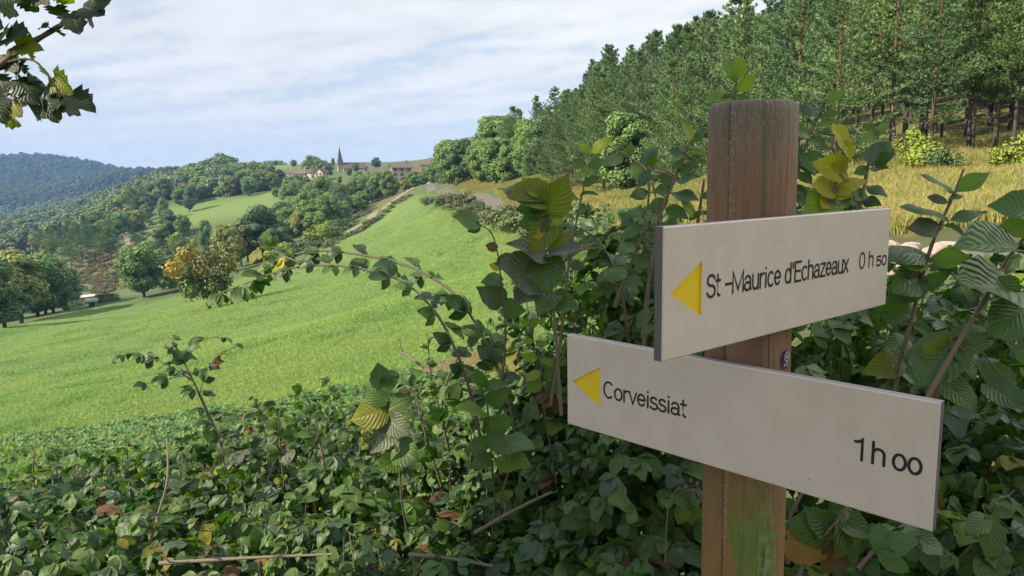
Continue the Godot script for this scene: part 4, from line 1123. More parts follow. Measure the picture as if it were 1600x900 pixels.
func make_leaves() -> void:
	for kind in ["hazel", "dogwood", "lobed"]:
		leaf_shapes[kind] = []
		for k in 5:
			var s := Shape.new()
			leaf_grid(s, kind, [0.10, 0.28, 0.45, 0.2, -0.12][k], [0.12, 0.22, 0.38, 0.05, 0.3][k], [0.0, 0.15, -0.2, 0.1, 0.05][k], Transform3D(), true, 0.0 if kind == "dogwood" else 0.07 if kind == "hazel" else 0.14)
			leaf_shapes[kind].append(s.done())
	leaf_shapes["bramble"] = []
	leaf_shapes["sprig"] = []
	for k in 5:
		var s := Shape.new()
		for e in [0, -1, 1]:
			var b := Basis(Vector3.UP, e * r(0.95, 1.25)) * Basis(Vector3.RIGHT, r(-0.1, 0.4)) * Basis(Vector3.BACK, r(-0.3, 0.3))
			if e != 0: b = b.scaled(Vector3.ONE * r(0.74, 0.88))
			leaf_grid(s, "bramble", r(0.15, 0.4), r(0.1, 0.35), r(-0.2, 0.2), Transform3D(b, Vector3(0, 0, 0.42 if e == 0 else 0.36)), false, 0.09)
		s.tri(Vector3(-0.02, 0, 0), Vector3(0.02, 0, 0), Vector3(0.0, 0, 0.44), Color(0.8, 0.6, 0.4))
		leaf_shapes["bramble"].append(s.done())
		s = Shape.new()
		leaf_grid(s, "bramble", r(0.1, 0.5), r(0.1, 0.4), r(-0.2, 0.2), Transform3D(Basis(), Vector3(0, 0, 0.2)), false, 0.07)
		leaf_shapes["sprig"].append(s.done())
	# veins: paler lines over slightly blotched green, with the blade puffed up between them
	var img := Image.create(160, 160, false, Image.FORMAT_RGB8)
	var bump := Image.create(160, 160, false, Image.FORMAT_RGB8)
	for y in 160:
		for x in 160:
			var u := absf((x + 0.5) / 160.0 - 0.5) * 2.0
			var v := (y + 0.5) / 160.0
			var w := fposmod((v - u * 0.34 - u * u * 0.06) * 8.0, 1.0)
			var dist := minf(w, 1.0 - w)
			var vein := maxf(1.0 - dist / 0.085, 1.0 - u / 0.035)
			vein = clampf(vein, 0, 1)
			var blotch := lumps.get_noise_2d(x * 6.0, y * 6.0) * 0.14 + lumps.get_noise_2d(x * 22.0, y * 22.0) * 0.08
			var base := 0.80 + blotch
			img.set_pixel(x, y, Color(base, base, base * 0.97).lerp(Color(1.0, 1.0, 0.80), vein * 0.5))
			var hgt := sqrt(clampf(dist * 2.0, 0, 1)) * clampf(u * 6.0, 0, 1)
			bump.set_pixel(x, y, Color(hgt, hgt, hgt))
	bump.bump_map_to_normal_map(5.0)
	var veins := ImageTexture.create_from_image(img)
	var puff := ImageTexture.create_from_image(bump)
	var tones := {
		"deep": [Color(0.070, 0.146, 0.052), 0.4], "dark": [Color(0.092, 0.188, 0.060), 0.4], "mid": [Color(0.132, 0.248, 0.064), 0.43], "light": [Color(0.145, 0.255, 0.058), 0.48],
		"bright": [Color(0.27, 0.42, 0.05), 0.5], "lime": [Color(0.42, 0.52, 0.05), 0.5], "yellow": [Color(0.78, 0.63, 0.05), 0.55], "olive": [Color(0.31, 0.325, 0.04), 0.5],
		"rust": [Color(0.23, 0.12, 0.045), 0.6], "ochre": [Color(0.46, 0.26, 0.06), 0.65], "grey": [Color(0.165, 0.20, 0.135), 0.5], "blue": [Color(0.095, 0.180, 0.090), 0.38], "shade": [Color(0.040, 0.078, 0.036), 0.5], "crimson": [Color(0.13, 0.03, 0.035), 0.6],  # shade: green darkened so the hanging leaves look like silhouettes
	}
	for t in tones:
		var m := StandardMaterial3D.new()
		m.resource_name = "leaf " + t
		m.albedo_color = (tones[t][0] as Color).linear_to_srgb()
		m.albedo_texture = veins
		m.normal_enabled = true
		m.normal_texture = puff
		m.normal_scale = 0.6
		m.roughness = tones[t][1]
		m.cull_mode = BaseMaterial3D.CULL_DISABLED
		m.backlight_enabled = true
		m.backlight = Color(0.72, 0.9, 0.26) * (1.1 if t in ["bright", "lime", "yellow", "light", "olive"] else 0.95)
		leaf_mats[t] = m
	solid("twig", Color(0.155, 0.115, 0.075), 0.8, false)
	solid("cane", Color(0.085, 0.07, 0.045), 0.7, false)
	solid("purple cane", Color(0.10, 0.045, 0.055), 0.65, false)
	solid("dead stick", Color(0.15, 0.125, 0.10), 0.9, false)

# base to tip, given as pairs of points: [base, tip, tone]
func put_leaf(parent: Node3D, kind: String, base: Vector3, tip: Vector3, tone: String, up := Vector3(0.0, 1.0, 0.35), shape := -1) -> void:
	var d := tip - base
	var list: Array = leaf_shapes[kind]
	var mesh: Mesh = list[shape if shape >= 0 else rng.randi() % list.size()]
	var b := facing(d, (up + ball() * 0.35).normalized()).scaled(Vector3.ONE * d.length())
	part(parent, "leaf", mesh, leaf_mats[tone], Transform3D(b, base))

func stem(parent: Node3D, called: String, path: Array, thick: float, thin: float, m: String, steps := 4, sides := 6) -> Array:
	var p := curve(path, steps)
	var rr: Array = []
	for i in p.size(): rr.append(lerpf(thick, thin, float(i) / (p.size() - 1)) * (1.0 + 0.12 * sin(i * 2.1)))
	var s := Shape.new()
	s.tube(p, rr, sides)
	part(parent, called, s.done(mats[m]))
	return p

func sapling(called: String, label: String, category: String, stems: Array, kind: String, list: Array, wood := "twig", thick := 0.0042) -> Node3D:
	var o := thing(called, Vector3.ZERO, 0.0, label, category)
	var foot: Vector3 = stems[0][0]
	o.position = Vector3(foot.x, ground(foot.x, foot.z), foot.z)
	for path in stems:
		var local: Array = []
		for q in path: local.append(q - o.position)
		if path == stems[0]: local.push_front(local[0] + (local[0] - local[1]) * 0.6 + Vector3(r(-0.03, 0.03), -0.12, r(-0.05, 0.05)))
		stem(o, "stem", local, thick, thick * 0.45, wood)
	for l in list:
		var up: Vector3 = l[3] if l.size() > 3 else Vector3(0.0, 1.0, 0.5)
		var base: Vector3 = l[0] - o.position
		put_leaf(o, l[4] if l.size() > 4 else kind, base, l[1] - o.position, l[2], up)
		# the leaf's stalk, from the nearest point of a stem
		var best := Vector3.ZERO
		var gap := 9.0
		for path in stems:
			for i in path.size() - 1:
				var q := Geometry3D.get_closest_point_to_segment(l[0], path[i], path[i + 1])
				if q.distance_to(l[0]) < gap:
					gap = q.distance_to(l[0])
					best = q
		if gap > 0.004 and gap < 0.2:
			var s := Shape.new()
			var e := best - o.position
			s.tube([e, e.lerp(base, 0.5) + Vector3(0, 0.004, 0), base], [0.0016, 0.0013, 0.001], 4)
			part(o, "leaf_stalk", s.done(mats[wood]))
	return o

# leaves set alternately along a cane
func leafy_cane(o: Node3D, path: Array, thick: float, thin: float, m: String, gap: float, size: float, tones: Array, start := 0.15, hang := 0.55, kind := "bramble") -> void:
	var local: Array = []
	for q in path: local.append(q - o.position)
	var p := stem(o, "cane", local, thick, thin, m, 6)
	var run := 0.0
	var next := 0.0
	var total := 0.0
	for i in p.size() - 1: total += p[i].distance_to(p[i + 1])
	next = total * start
	var flip := 1.0
	for i in p.size() - 1:
		var step: float = p[i].distance_to(p[i + 1])
		while next < run + step:
			var at: Vector3 = p[i].lerp(p[i + 1], (next - run) / step)
			var along: Vector3 = (p[i + 1] - p[i]).normalized()
			var side := along.cross(Vector3.UP).normalized() * flip
			var d := (side * r(0.35, 1.0) + along * r(0.2, 0.8) + Vector3.UP * r(-0.9, 0.75) * hang + ball() * 0.25).normalized()
			var k := size * r(0.7, 1.2) * (0.75 + 0.25 * (1.0 - next / total))
			var up := (Vector3.UP * 0.8 + side * 0.4 + Vector3(0, 0, 0.5) + ball() * 0.4).normalized()
			var list: Array = leaf_shapes[kind]
			part(o, "leaf", list[rng.randi() % list.size()], leaf_mats[tones[rng.randi() % tones.size()]], Transform3D(facing(d, up).scaled(Vector3.ONE * k), at))
			flip = -flip
			next += gap * r(0.7, 1.3)
		run += step
	var s := Shape.new()
	for k in int(total / 0.05):
		var i := rng.randi() % (p.size() - 1)
		var q: Vector3 = p[i].lerp(p[i + 1], rng.randf())
		var n := ball().normalized()
		var t: Vector3 = (p[i + 1] - p[i]).normalized()
		n = (n - t * n.dot(t)).normalized()
		s.tri(q - t * 0.002 + n * thin, q + t * 0.002 + n * thin, q + n * (thick + 0.006), Color.WHITE)
	part(o, "thorns", s.done(mats[m])).set_meta("kind", "stuff")

func clump(label: String, centre: Vector3, size: Vector3, parts: int, fill: int, leaf: float, tones: Array, kind := "bramble") -> void:
	var o := thing("bramble_bush", Vector3(centre.x, ground(centre.x, centre.z), centre.z), 0.0, label, "bramble bush", "brambles of the thicket on the bank")
	var c := centre - o.position
	var look := (Vector3(0, 1.65, 0) - centre).normalized()
	var list: Array = leaf_shapes[kind]
	var n := 0
	var tries := 0
	while n < parts and tries < parts * 6:
		tries += 1
		var d := ball().normalized()
		if d.y < -0.35: continue
		if d.dot(look) < 0.05 and rng.randf() < 0.9: continue
		var p := c + d * size * r(0.80, 1.14)
		var up := (d * 0.9 + Vector3.UP * 0.75 + ball() * 0.55).normalized()
		var tip := (d * Vector3(1, 0.2, 1) + ball() * 0.9 + Vector3.DOWN * 0.35).normalized()
		var k := leaf * r(0.5, 1.35)
		part(o, "leaf", list[rng.randi() % list.size()], leaf_mats[tones[rng.randi() % tones.size()]], Transform3D(facing(tip, up).scaled(Vector3.ONE * k), p - tip * k * 0.5))
		n += 1
	var under: Array = []
	for i in fill:
		var d := ball()
		d.y = d.y * 1.25 - 0.35
		var p := c + d * size * 0.92
		if p.y < 0.03: p.y = r(0.03, 0.2)
		var tip := (ball() + Vector3.DOWN * 0.3).normalized()
		under.append(Transform3D(facing(tip, (Vector3.UP + ball() * 0.7).normalized()).scaled(Vector3.ONE * leaf * r(0.7, 1.2)), p))
	var mm := scatter(o, "inner_leaves", list[rng.randi() % list.size()], under)
	mm.material_override = leaf_mats[tones[0]]
	for i in 5:
		var a := r(0, TAU)
		var foot := Vector3(r(-0.1, 0.1), -0.05, r(-0.1, 0.1))
		var e := c + Vector3(cos(a) * size.x * r(0.7, 1.15), size.y * r(0.2, 1.0), sin(a) * size.z * r(0.7, 1.15))
		var m := (foot + e) * 0.5 + Vector3.UP * size.y * r(0.3, 0.7)
		stem(o, "cane", [foot, m, e], 0.0038, 0.0016, ["cane", "purple cane", "dead stick", "cane", "twig"][i], 4, 5)

# ---------------------------------------------------------------- signpost
const GLYPHS := {
	"S": [0.62, [["a", 0.31, 0.745, 0.25, 0.235, 20, 270], ["a", 0.31, 0.255, 0.27, 0.255, 90, -165]]],
	"C": [0.70, [["a", 0.36, 0.5, 0.31, 0.5, 50, 310]]],
	"M": [0.84, [["l", 0.06, 0, 0.06, 1, 0.42, 0.12, 0.78, 1, 0.78, 0]]],
	"E": [0.60, [["l", 0.56, 1, 0.07, 1, 0.07, 0, 0.57, 0], ["l", 0.07, 0.53, 0.5, 0.53]]],
	"a": [0.56, [["a", 0.27, 0.49, 0.19, 0.21, 160, 0, "l", 0.46, 0.1, 0.52, 0.02], ["a", 0.25, 0.2, 0.2, 0.19, 60, 360, "l", 0.45, 0.38]]],
	"c": [0.52, [["a", 0.28, 0.355, 0.22, 0.355, 50, 310]]],
	"d": [0.58, [["a", 0.27, 0.355, 0.21, 0.355, 20, 340], ["l", 0.49, 1, 0.49, 0]]],
	"e": [0.56, [["l", 0.07, 0.37, 0.49, 0.37, "a", 0.28, 0.37, 0.21, 0.34, 0, 320]]],
	"h": [0.56, [["l", 0.08, 1, 0.08, 0], ["a", 0.28, 0.46, 0.2, 0.25, 180, 0, "l", 0.48, 0]]],
	"i": [0.22, [["l", 0.11, 0.71, 0.11, 0], ["l", 0.11, 0.93, 0.11, 0.97]]],
	"o": [0.58, [["a", 0.29, 0.355, 0.23, 0.355, 0, 360]]],
	"r": [0.38, [["l", 0.08, 0.71, 0.08, 0], ["a", 0.32, 0.43, 0.24, 0.27, 180, 85]]],
	"s": [0.50, [["a", 0.25, 0.53, 0.18, 0.17, 30, 270], ["a", 0.25, 0.18, 0.2, 0.18, 90, -160]]],
	"t": [0.36, [["l", 0.15, 0.95, 0.15, 0.12, "a", 0.27, 0.14, 0.12, 0.13, 180, 280], ["l", 0.02, 0.7, 0.31, 0.7]]],
	"u": [0.56, [["l", 0.08, 0.71, 0.08, 0.25, "a", 0.27, 0.25, 0.19, 0.25, 180, 330], ["l", 0.48, 0.71, 0.48, 0]]],
	"v": [0.50, [["l", 0.03, 0.71, 0.25, 0, 0.47, 0.71]]],
	"x": [0.50, [["l", 0.04, 0.71, 0.46, 0], ["l", 0.46, 0.71, 0.04, 0]]],
	"z": [0.50, [["l", 0.05, 0.7, 0.45, 0.7, 0.05, 0.02, 0.46, 0.02]]],
	"'": [0.20, [["l", 0.1, 1.0, 0.1, 0.74]]],
	"-": [0.50, [["l", 0.06, 0.42, 0.42, 0.42]]],
	"0": [0.62, [["a", 0.31, 0.5, 0.24, 0.5, 0, 360]]],
	"5": [0.58, [["l", 0.5, 1, 0.14, 1, 0.1, 0.56, "a", 0.29, 0.32, 0.23, 0.31, 130, -150]]],
	"1": [0.34, [["l", 0.0, 0.84, 0.1, 0.85, 0.21, 0.98, 0.21, 0]]],
}

func glyph_line(d: Array) -> PackedVector2Array:
	var out := PackedVector2Array()
	var i := 0
	while i < d.size():
		if d[i] is String and d[i] == "a":
			for k in 17:
				var a := deg_to_rad(lerpf(d[i + 5], d[i + 6], k / 16.0))
				out.append(Vector2(d[i + 1] + d[i + 3] * cos(a), d[i + 2] + d[i + 4] * sin(a)))
			i += 7
		elif d[i] is String: i += 1
		else:
			out.append(Vector2(d[i], d[i + 1]))
			i += 2
	return out

func lettering(board: Node3D, text: String, x0: float, x1: float, line: float, cap: float, weight: float) -> void:
	var natural := 0.0
	for ch in text: natural += GLYPHS[ch][0] if ch != " " else 0.30
	var kx := (x1 - x0) / natural
	var s := Shape.new()
	var x := x0
	var lift := 0.0003
	for ch in text:
		if ch == " ":
			x += 0.30 * kx
			continue
		for d in GLYPHS[ch][1]:
			lift += 0.000006
			var raw := glyph_line(d)
			var p := PackedVector2Array()
			for q in raw:
				var w := Vector2(x + q.x * kx, line + q.y * cap)
				if p.size() == 0 or p[-1].distance_to(w) > 0.0002: p.append(w)
			var closed := p[0].distance_to(p[-1]) < 0.0006
			var l := PackedVector2Array()
			var rr := PackedVector2Array()
			for i in p.size():
				var a := p[i] - p[maxi(i - 1, 0)]
				var b := p[mini(i + 1, p.size() - 1)] - p[i]
				if closed and i == 0: a = p[0] - p[p.size() - 2]
				if closed and i == p.size() - 1: b = p[1] - p[0]
				if a.length() < 1e-6: a = b
				if b.length() < 1e-6: b = a
				var n := (a.normalized() + b.normalized()).normalized().orthogonal()
				var stretch := clampf(1.0 / maxf(0.35, n.dot(a.normalized().orthogonal())), 1.0, 2.0)
				l.append(p[i] + n * weight / 2 * stretch)
				rr.append(p[i] - n * weight / 2 * stretch)
			var z := func(q: Vector2) -> Vector3: return Vector3(q.x, q.y, lift)
			for i in p.size() - 1: s.quad(z.call(l[i]), z.call(l[i + 1]), z.call(rr[i + 1]), z.call(rr[i]))
			if not closed:
				for e in [0, p.size() - 1]:
					var along := (p[0] - p[1]).normalized() if e == 0 else (p[-1] - p[-2]).normalized()
					var n := along.orthogonal() * weight / 2
					for k in 5:
						var a := PI * k / 5 - PI / 2
						var b := PI * (k + 1) / 5 - PI / 2
						s.tri(z.call(p[e]), z.call(p[e] + along * cos(a) * weight / 2 + n * sin(a)), z.call(p[e] + along * cos(b) * weight / 2 + n * sin(b)))
		x += GLYPHS[ch][0] * kx
	part(board, "lettering", s.done(mats["engraved black"]))

func sign_board(post: Node3D, corner: Vector3, along: Vector3, length: float, tall: float, deep: float, face: Material, edge: Material, label: String) -> Node3D:
	var x := along.normalized()
	var b := Basis(x, Vector3.UP, x.cross(Vector3.UP))
	var o := Node3D.new()
	o.name = numbered(post, "direction_board")
	post.add_child(o)
	o.set_meta("label", label)
	o.transform = Transform3D(b, corner - post.position)
	var c := 0.0014
	var tl := Vector3(c, -c, 0)
	var tr := Vector3(length - c, -c, 0)
	var br := Vector3(length - c, -tall + c, 0)
	var bl := Vector3(c, -tall + c, 0)
	var ta := Vector3(0.0125, -0.0775, 0)
	var tb := Vector3(0.0705, -0.0438, 0)
	var tc := Vector3(0.0708, -0.1103, 0)
	var s := Shape.new()
	s.tri(tl, ta, bl)
	s.v.clear(); s.n.clear(); s.c.clear(); s.uv.clear()
	s.tri(tl, ta, bl); s.quad(tl, tr, tb, ta); s.quad(tr, br, tc, tb); s.tri(bl, ta, tc); s.tri(bl, tc, br)
	for i in s.n.size(): s.n[i] = Vector3(0, 0, 1)
	var oc := [Vector3(0, 0, -c), Vector3(length, 0, -c), Vector3(length, -tall, -c), Vector3(0, -tall, -c)]
	var fc := [tl, tr, br, bl]
	for k in 4: s.quad(oc[k], oc[(k + 1) % 4], fc[(k + 1) % 4], fc[k])
	part(o, "face", s.done(face))
	s = Shape.new()
	var bk := Vector3(0, 0, -deep + c)
	for k in [0, 2]: s.quad(oc[k], oc[k] + bk, oc[(k + 1) % 4] + bk, oc[(k + 1) % 4])
	s.quad(oc[1] + bk, oc[0] + bk, oc[3] + bk, oc[2] + bk)
	part(o, "edge", s.done(edge))
	for k in [1, 3]:
		s = Shape.new()
		s.quad(oc[k], oc[k] + bk, oc[(k + 1) % 4] + bk, oc[(k + 1) % 4])
		part(o, "end_edge", s.done(mats["dark board end"]))
	# the arrow is milled into the board and painted
	s = Shape.new()
	var z := Vector3(0, 0, -0.0022)
	var i3 := [ta, tb, tc]
	for k in 3: s.quad(i3[k], i3[(k + 1) % 3], i3[(k + 1) % 3] + z, i3[k] + z)
	s.tri(ta + z, tb + z, tc + z)
	part(o, "arrow", s.done(mats["arrow yellow"]))
	return o

func post_texture() -> Array:
	var w := 320
	var h := 900
	var img := Image.create(w, h, false, Image.FORMAT_RGB8)
	var bump := Image.create(w, h, false, Image.FORMAT_RGB8)
	var f := FastNoiseLite.new()
	f.seed = 77; f.frequency = 1.0; f.fractal_octaves = 4
	for j in h:
		var y := 1.74 * (1.0 - (j + 0.5) / h)          # metres above the ground
		for i in w:
			var u := (i + 0.5) / w                     # once round the post; 0.5 faces the lane
			var a := u * TAU
			var q := Vector3(cos(a), sin(a), 0) * 0.06
			var grain := f.get_noise_3d(q.x * 110, q.y * 110, y * 5.0)
			var fine := f.get_noise_3d(q.x * 420, q.y * 420, y * 16.0)
			var big := f.get_noise_3d(q.x * 26, q.y * 26, y * 4.5 + 9)
			var mott := f.get_noise_3d(q.x * 70, q.y * 70, y * 60)
			var speck := f.get_noise_3d(q.x * 600, q.y * 600, y * 600)
			var c := Color(0.185, 0.10, 0.056).lerp(Color(0.245, 0.142, 0.078), clampf(0.5 + grain * 0.9, 0, 1))
			c = c.lerp(Color(0.185, 0.085, 0.058), clampf(big * 1.6, 0, 0.7))
			c = c * (1.0 + fine * 0.2)
			var lower := clampf((1.28 - y) * 6.0, 0, 1)
			c = c.lerp(Color(0.235, 0.115, 0.036) * (1.0 + fine * 0.3), lower * 0.75)
			# weathered grey towards the top
			var top := clampf((y - 1.63) * 8.0 + grain * 0.5, 0, 0.8)
			c = c.lerp(Color(0.125, 0.105, 0.075) * (1.0 + fine * 0.4), top)
			# green algae: streaks above, a broad patch on the lower front
			var streak := clampf(1.0 - absf(u - 0.545 + grain * 0.01) / 0.012, 0, 1) * clampf((y - 1.3) * 3.0, 0, 1)
			streak = maxf(streak, clampf(1.0 - absf(u - 0.40) / 0.02, 0, 1) * 0.5 * clampf(0.5 + big * 2, 0, 1))
			c = c.lerp(Color(0.055, 0.075, 0.026), streak * 0.8)
			var patch := clampf(1.0 - absf(u - 0.545 + big * 0.06) / 0.11, 0, 1) * lower
			c = c.lerp(Color(0.105, 0.165, 0.03) * (1.0 + fine * 0.6), clampf(patch * 2.8 + big + mott * 1.4 - 0.1, 0, 0.92) * lower)
			var pale := clampf(1.0 - absf(u - 0.60 + grain * 0.03) / 0.05, 0, 1) * lower * clampf(0.2 + fine * 1.5 + mott * 2.5, 0, 1)
			c = c.lerp(Color(0.24, 0.27, 0.20), pale * 0.75)
			# lichen specks along the left, splits
			var line := clampf(1.0 - absf(u - 0.428 + big * 0.012) / 0.020, 0, 1)
			if speck > 0.30: c = c.lerp(Color(0.42, 0.41, 0.34), clampf(line * 1.1 + top * 0.35, 0, 0.7))
			var split := clampf(1.0 - absf(u - 0.418 - grain * 0.004) / 0.0042, 0, 1)
			split = maxf(split, clampf(1.0 - absf(u - 0.502 - big * 0.02) / 0.003, 0, 1) * clampf(1.25 - y, 0, 1) * 3.0)
			split = maxf(split, clampf(1.0 - absf(u - 0.575 - grain * 0.012) / 0.003, 0, 1) * clampf(0.2 + sin(y * 19.0), 0, 1))
			c = c.lerp(Color(0.03, 0.02, 0.014), clampf(split, 0, 1) * 0.85)
			c = Color(clampf(c.r, 0, 1), clampf(c.g, 0, 1), clampf(c.b, 0, 1))
			img.set_pixel(i, j, c.linear_to_srgb())
			var hh := 0.55 + grain * 0.25 + fine * 0.18 - clampf(split, 0, 1) * 0.5 + (0.1 if speck > 0.3 and line > 0.2 else 0.0)
			bump.set_pixel(i, j, Color(hh, hh, hh))
	bump.bump_map_to_normal_map(4.0)
	return [ImageTexture.create_from_image(img), ImageTexture.create_from_image(bump)]

func make_signpost() -> void:
	var at := Vector3(0.344, 0, -1.068)
	at.y = ground(at.x, at.z)
	var o := thing("signpost", at, 0.0, "round wooden signpost carrying two beige direction boards with yellow arrows", "signpost")
	var tex := post_texture()
	var wood := StandardMaterial3D.new()
	wood.resource_name = "weathered post wood"
	wood.albedo_texture = tex[0]
	wood.normal_enabled = true
	wood.normal_texture = tex[1]
	wood.normal_scale = 0.9
	wood.roughness = 0.85
	var s := Shape.new()
	var lean := Vector3(-0.006, 0, 0)
	var top := 1.748 - at.y
	var rows := [-0.3, 0.0, 0.4, 0.8, 1.05, 1.2, 1.35, 1.5, 1.62, top - 0.014, top - 0.007, top - 0.002, top, top + 0.002]
	var rads := [0.0595, 0.0595, 0.0598, 0.0602, 0.0605, 0.0605, 0.0606, 0.0608, 0.061, 0.0608, 0.0598, 0.0572, 0.052, 0.0]
	var face := atan2(-at.x, -at.z)                    # u = 0.5 looks back at the lane
	var ring := func(k: int, i: int) -> Vector3:
		var a := face + (float(i) / 40 - 0.5) * TAU
		var rad: float = rads[k] * (1.0 + 0.012 * sin(a * 3 + k * 0.3) + 0.006 * sin(a * 7))
		var split := clampf(1.0 - absf(float(i) / 40 - 0.425) / 0.02, 0, 1) * 0.0016 if k < 12 else 0.0
		return Vector3(sin(a) * (rad - split), rows[k], cos(a) * (rad - split)) + lean * (rows[k] - 1.4)
	for k in rows.size() - 1:
		for i in 40:
			for e in [[0, 0], [1, 0], [1, 1], [0, 0], [1, 1], [0, 1]]:
				var p: Vector3 = ring.call(k + e[0], i + e[1])
				s.v.append(p)
				var a := face + (float(i + e[1]) / 40 - 0.5) * TAU
				var tilt: float = 0.0 if k + e[0] < 9 else [0.3, 0.6, 1.2, 4.0, 50.0][k + e[0] - 9]
				s.n.append(Vector3(sin(a), tilt, cos(a)).normalized())
				s.c.append(Color.WHITE)
				s.uv.append(Vector2(float(i + e[1]) / 40, 1.0 - clampf(p.y + at.y, 0, 1.739) / 1.74))
	part(o, "post", s.done(wood))
	var paint := StandardMaterial3D.new()
	paint.resource_name = "board paint"
	paint.albedo_color = Color(0.61, 0.515, 0.445).linear_to_srgb()
	paint.albedo_texture = noise_texture(51, 0.012, Color(0.965, 0.962, 0.955), Color(1, 1, 1), 5, 512)
	paint.uv1_triplanar = true
	paint.uv1_scale = Vector3.ONE * 3.0
	paint.roughness = 0.55
	var edge := solid("board edge", Color(0.26, 0.215, 0.235), 0.6, false)
	solid("dark board end", Color(0.115, 0.092, 0.105), 0.65, false)
	solid("engraved black", Color(0.012, 0.011, 0.012), 0.7, false)
	var yl := solid("arrow yellow", Color(0.80, 0.54, 0.012), 0.5, false)
	yl.albedo_texture = paint.albedo_texture
	yl.uv1_triplanar = true
	var up := sign_board(o, Vector3(0.1710, 1.593, -0.8330), Vector3(0.77821, 0, -0.6280), 0.5530, 0.1552, 0.0125, paint, edge, "upper beige board lettered with a village name and 0 h 50")
	lettering(up, "St", 0.0805, 0.1085, -0.0895, 0.0270, 0.0034)
	lettering(up, "-", 0.1165, 0.1335, -0.0885, 0.0270, 0.0034)
	lettering(up, "Maurice d'Echazeaux", 0.1320, 0.4240, -0.0895, 0.0262, 0.0034)
	lettering(up, "0", 0.4555, 0.4765, -0.0885, 0.0240, 0.0031)
	lettering(up, "h", 0.4855, 0.5035, -0.0885, 0.0240, 0.0031)
	lettering(up, "50", 0.5110, 0.5480, -0.0890, 0.0145, 0.0033)
	var low := sign_board(o, Vector3(0.0890, 1.393, -1.2060), Vector3(0.69357, 0, 0.72039), 0.5594, 0.1535, 0.0130, paint, edge, "lower beige board lettered with a village name and 1 h 00")
	lettering(low, "Corveissiat", 0.0775, 0.2320, -0.0905, 0.0255, 0.0033)
	lettering(low, "1", 0.4695, 0.4830, -0.0890, 0.0262, 0.0036)
	lettering(low, "h", 0.4880, 0.5060, -0.0890, 0.0262, 0.0036)
	lettering(low, "oo", 0.5120, 0.5455, -0.0895, 0.0262, 0.0036)
	# a batten behind the lower board, screws, the torn sticker on the side
	s = Shape.new()
	s.box(Vector3(0.0, 1.318 - at.y, 0.0) + Vector3(-0.72039, 0, 0.69357) * 0.0645, Vector3(0.05, 0.11, 0.014), Color.WHITE, Basis(Vector3(0.69357, 0, 0.72039), Vector3.UP, Vector3(-0.72039, 0, 0.69357)))
	part(o, "batten", s.done(edge))
	var specks := [[up, [[0.170, -0.118], [0.300, -0.131], [0.235, -0.031], [0.345, -0.127], [0.115, -0.022]]], [low, [[0.171, -0.040], [0.020, -0.105], [0.105, -0.133], [0.415, -0.132], [0.29, -0.075]]]]
	for k in specks:
		for q in k[1]:
			s = Shape.new()
			for i in 7:
				s.tri(Vector3(q[0], q[1], 0.0003), Vector3(q[0] + 0.0009 * cos(TAU * i / 7), q[1] + 0.0009 * sin(TAU * i / 7), 0.0003), Vector3(q[0] + 0.0009 * cos(TAU * (i + 1) / 7), q[1] + 0.0009 * sin(TAU * (i + 1) / 7), 0.0003))
			part(k[0], "pin_hole", s.done(mats["engraved black"]))
	var sticker := Node3D.new()
	sticker.name = "torn_sticker"
	o.add_child(sticker)
	sticker.set_meta("label", "torn black and white sticker with a ring on the post's side")
	var turn := face + 1.02
	var outw := Vector3(sin(turn), 0, cos(turn))
	sticker.transform = Transform3D(Basis(Vector3.UP.cross(outw), Vector3.UP, outw).scaled_local(Vector3(0.68, 0.68, 1)), outw * 0.0615 + Vector3(0, 1.392 - at.y, 0))
	var blk := solid("sticker black", Color(0.03, 0.035, 0.04), 0.4, false)
	var wht := solid("sticker white", Color(0.42, 0.44, 0.43), 0.5, false)
	s = Shape.new()
	var outline := [Vector2(0, 0.019), Vector2(0.014, 0.014), Vector2(0.017, 0), Vector2(0.013, -0.016), Vector2(0.004, -0.021), Vector2(-0.004, -0.017), Vector2(-0.010, -0.021), Vector2(-0.016, -0.012), Vector2(-0.017, 0.003), Vector2(-0.012, 0.014)]
	for i in outline.size():
		var a: Vector2 = outline[i]
		var b: Vector2 = outline[(i + 1) % outline.size()]
		s.tri(Vector3(0, 0, 0.001), Vector3(a.x, a.y, -0.001 if absf(a.x) > 0.012 else 0.0006), Vector3(b.x, b.y, -0.001 if absf(b.x) > 0.012 else 0.0006))
	part(sticker, "backing", s.done(blk))
	s = Shape.new()
	for i in 20:
		var a := TAU * i / 20
		var b := TAU * (i + 1) / 20
		for k in [[0.0115, 0.0085], [0.0045, 0.0005]]:
			var f := func(t: float, rad: float) -> Vector3: return Vector3(cos(t) * rad * 0.9, sin(t) * rad + 0.004, 0.0016)
			s.quad(f.call(a, k[0]), f.call(b, k[0]), f.call(b, k[1]), f.call(a, k[1]))
	for k in [-0.009, -0.003, 0.003]: s.box(Vector3(k, -0.0125, 0.0012), Vector3(0.0025, 0.007, 0.0006), Color.WHITE, Basis(Vector3(0, 0, 1), k * 60))
	part(sticker, "print", s.done(wht))

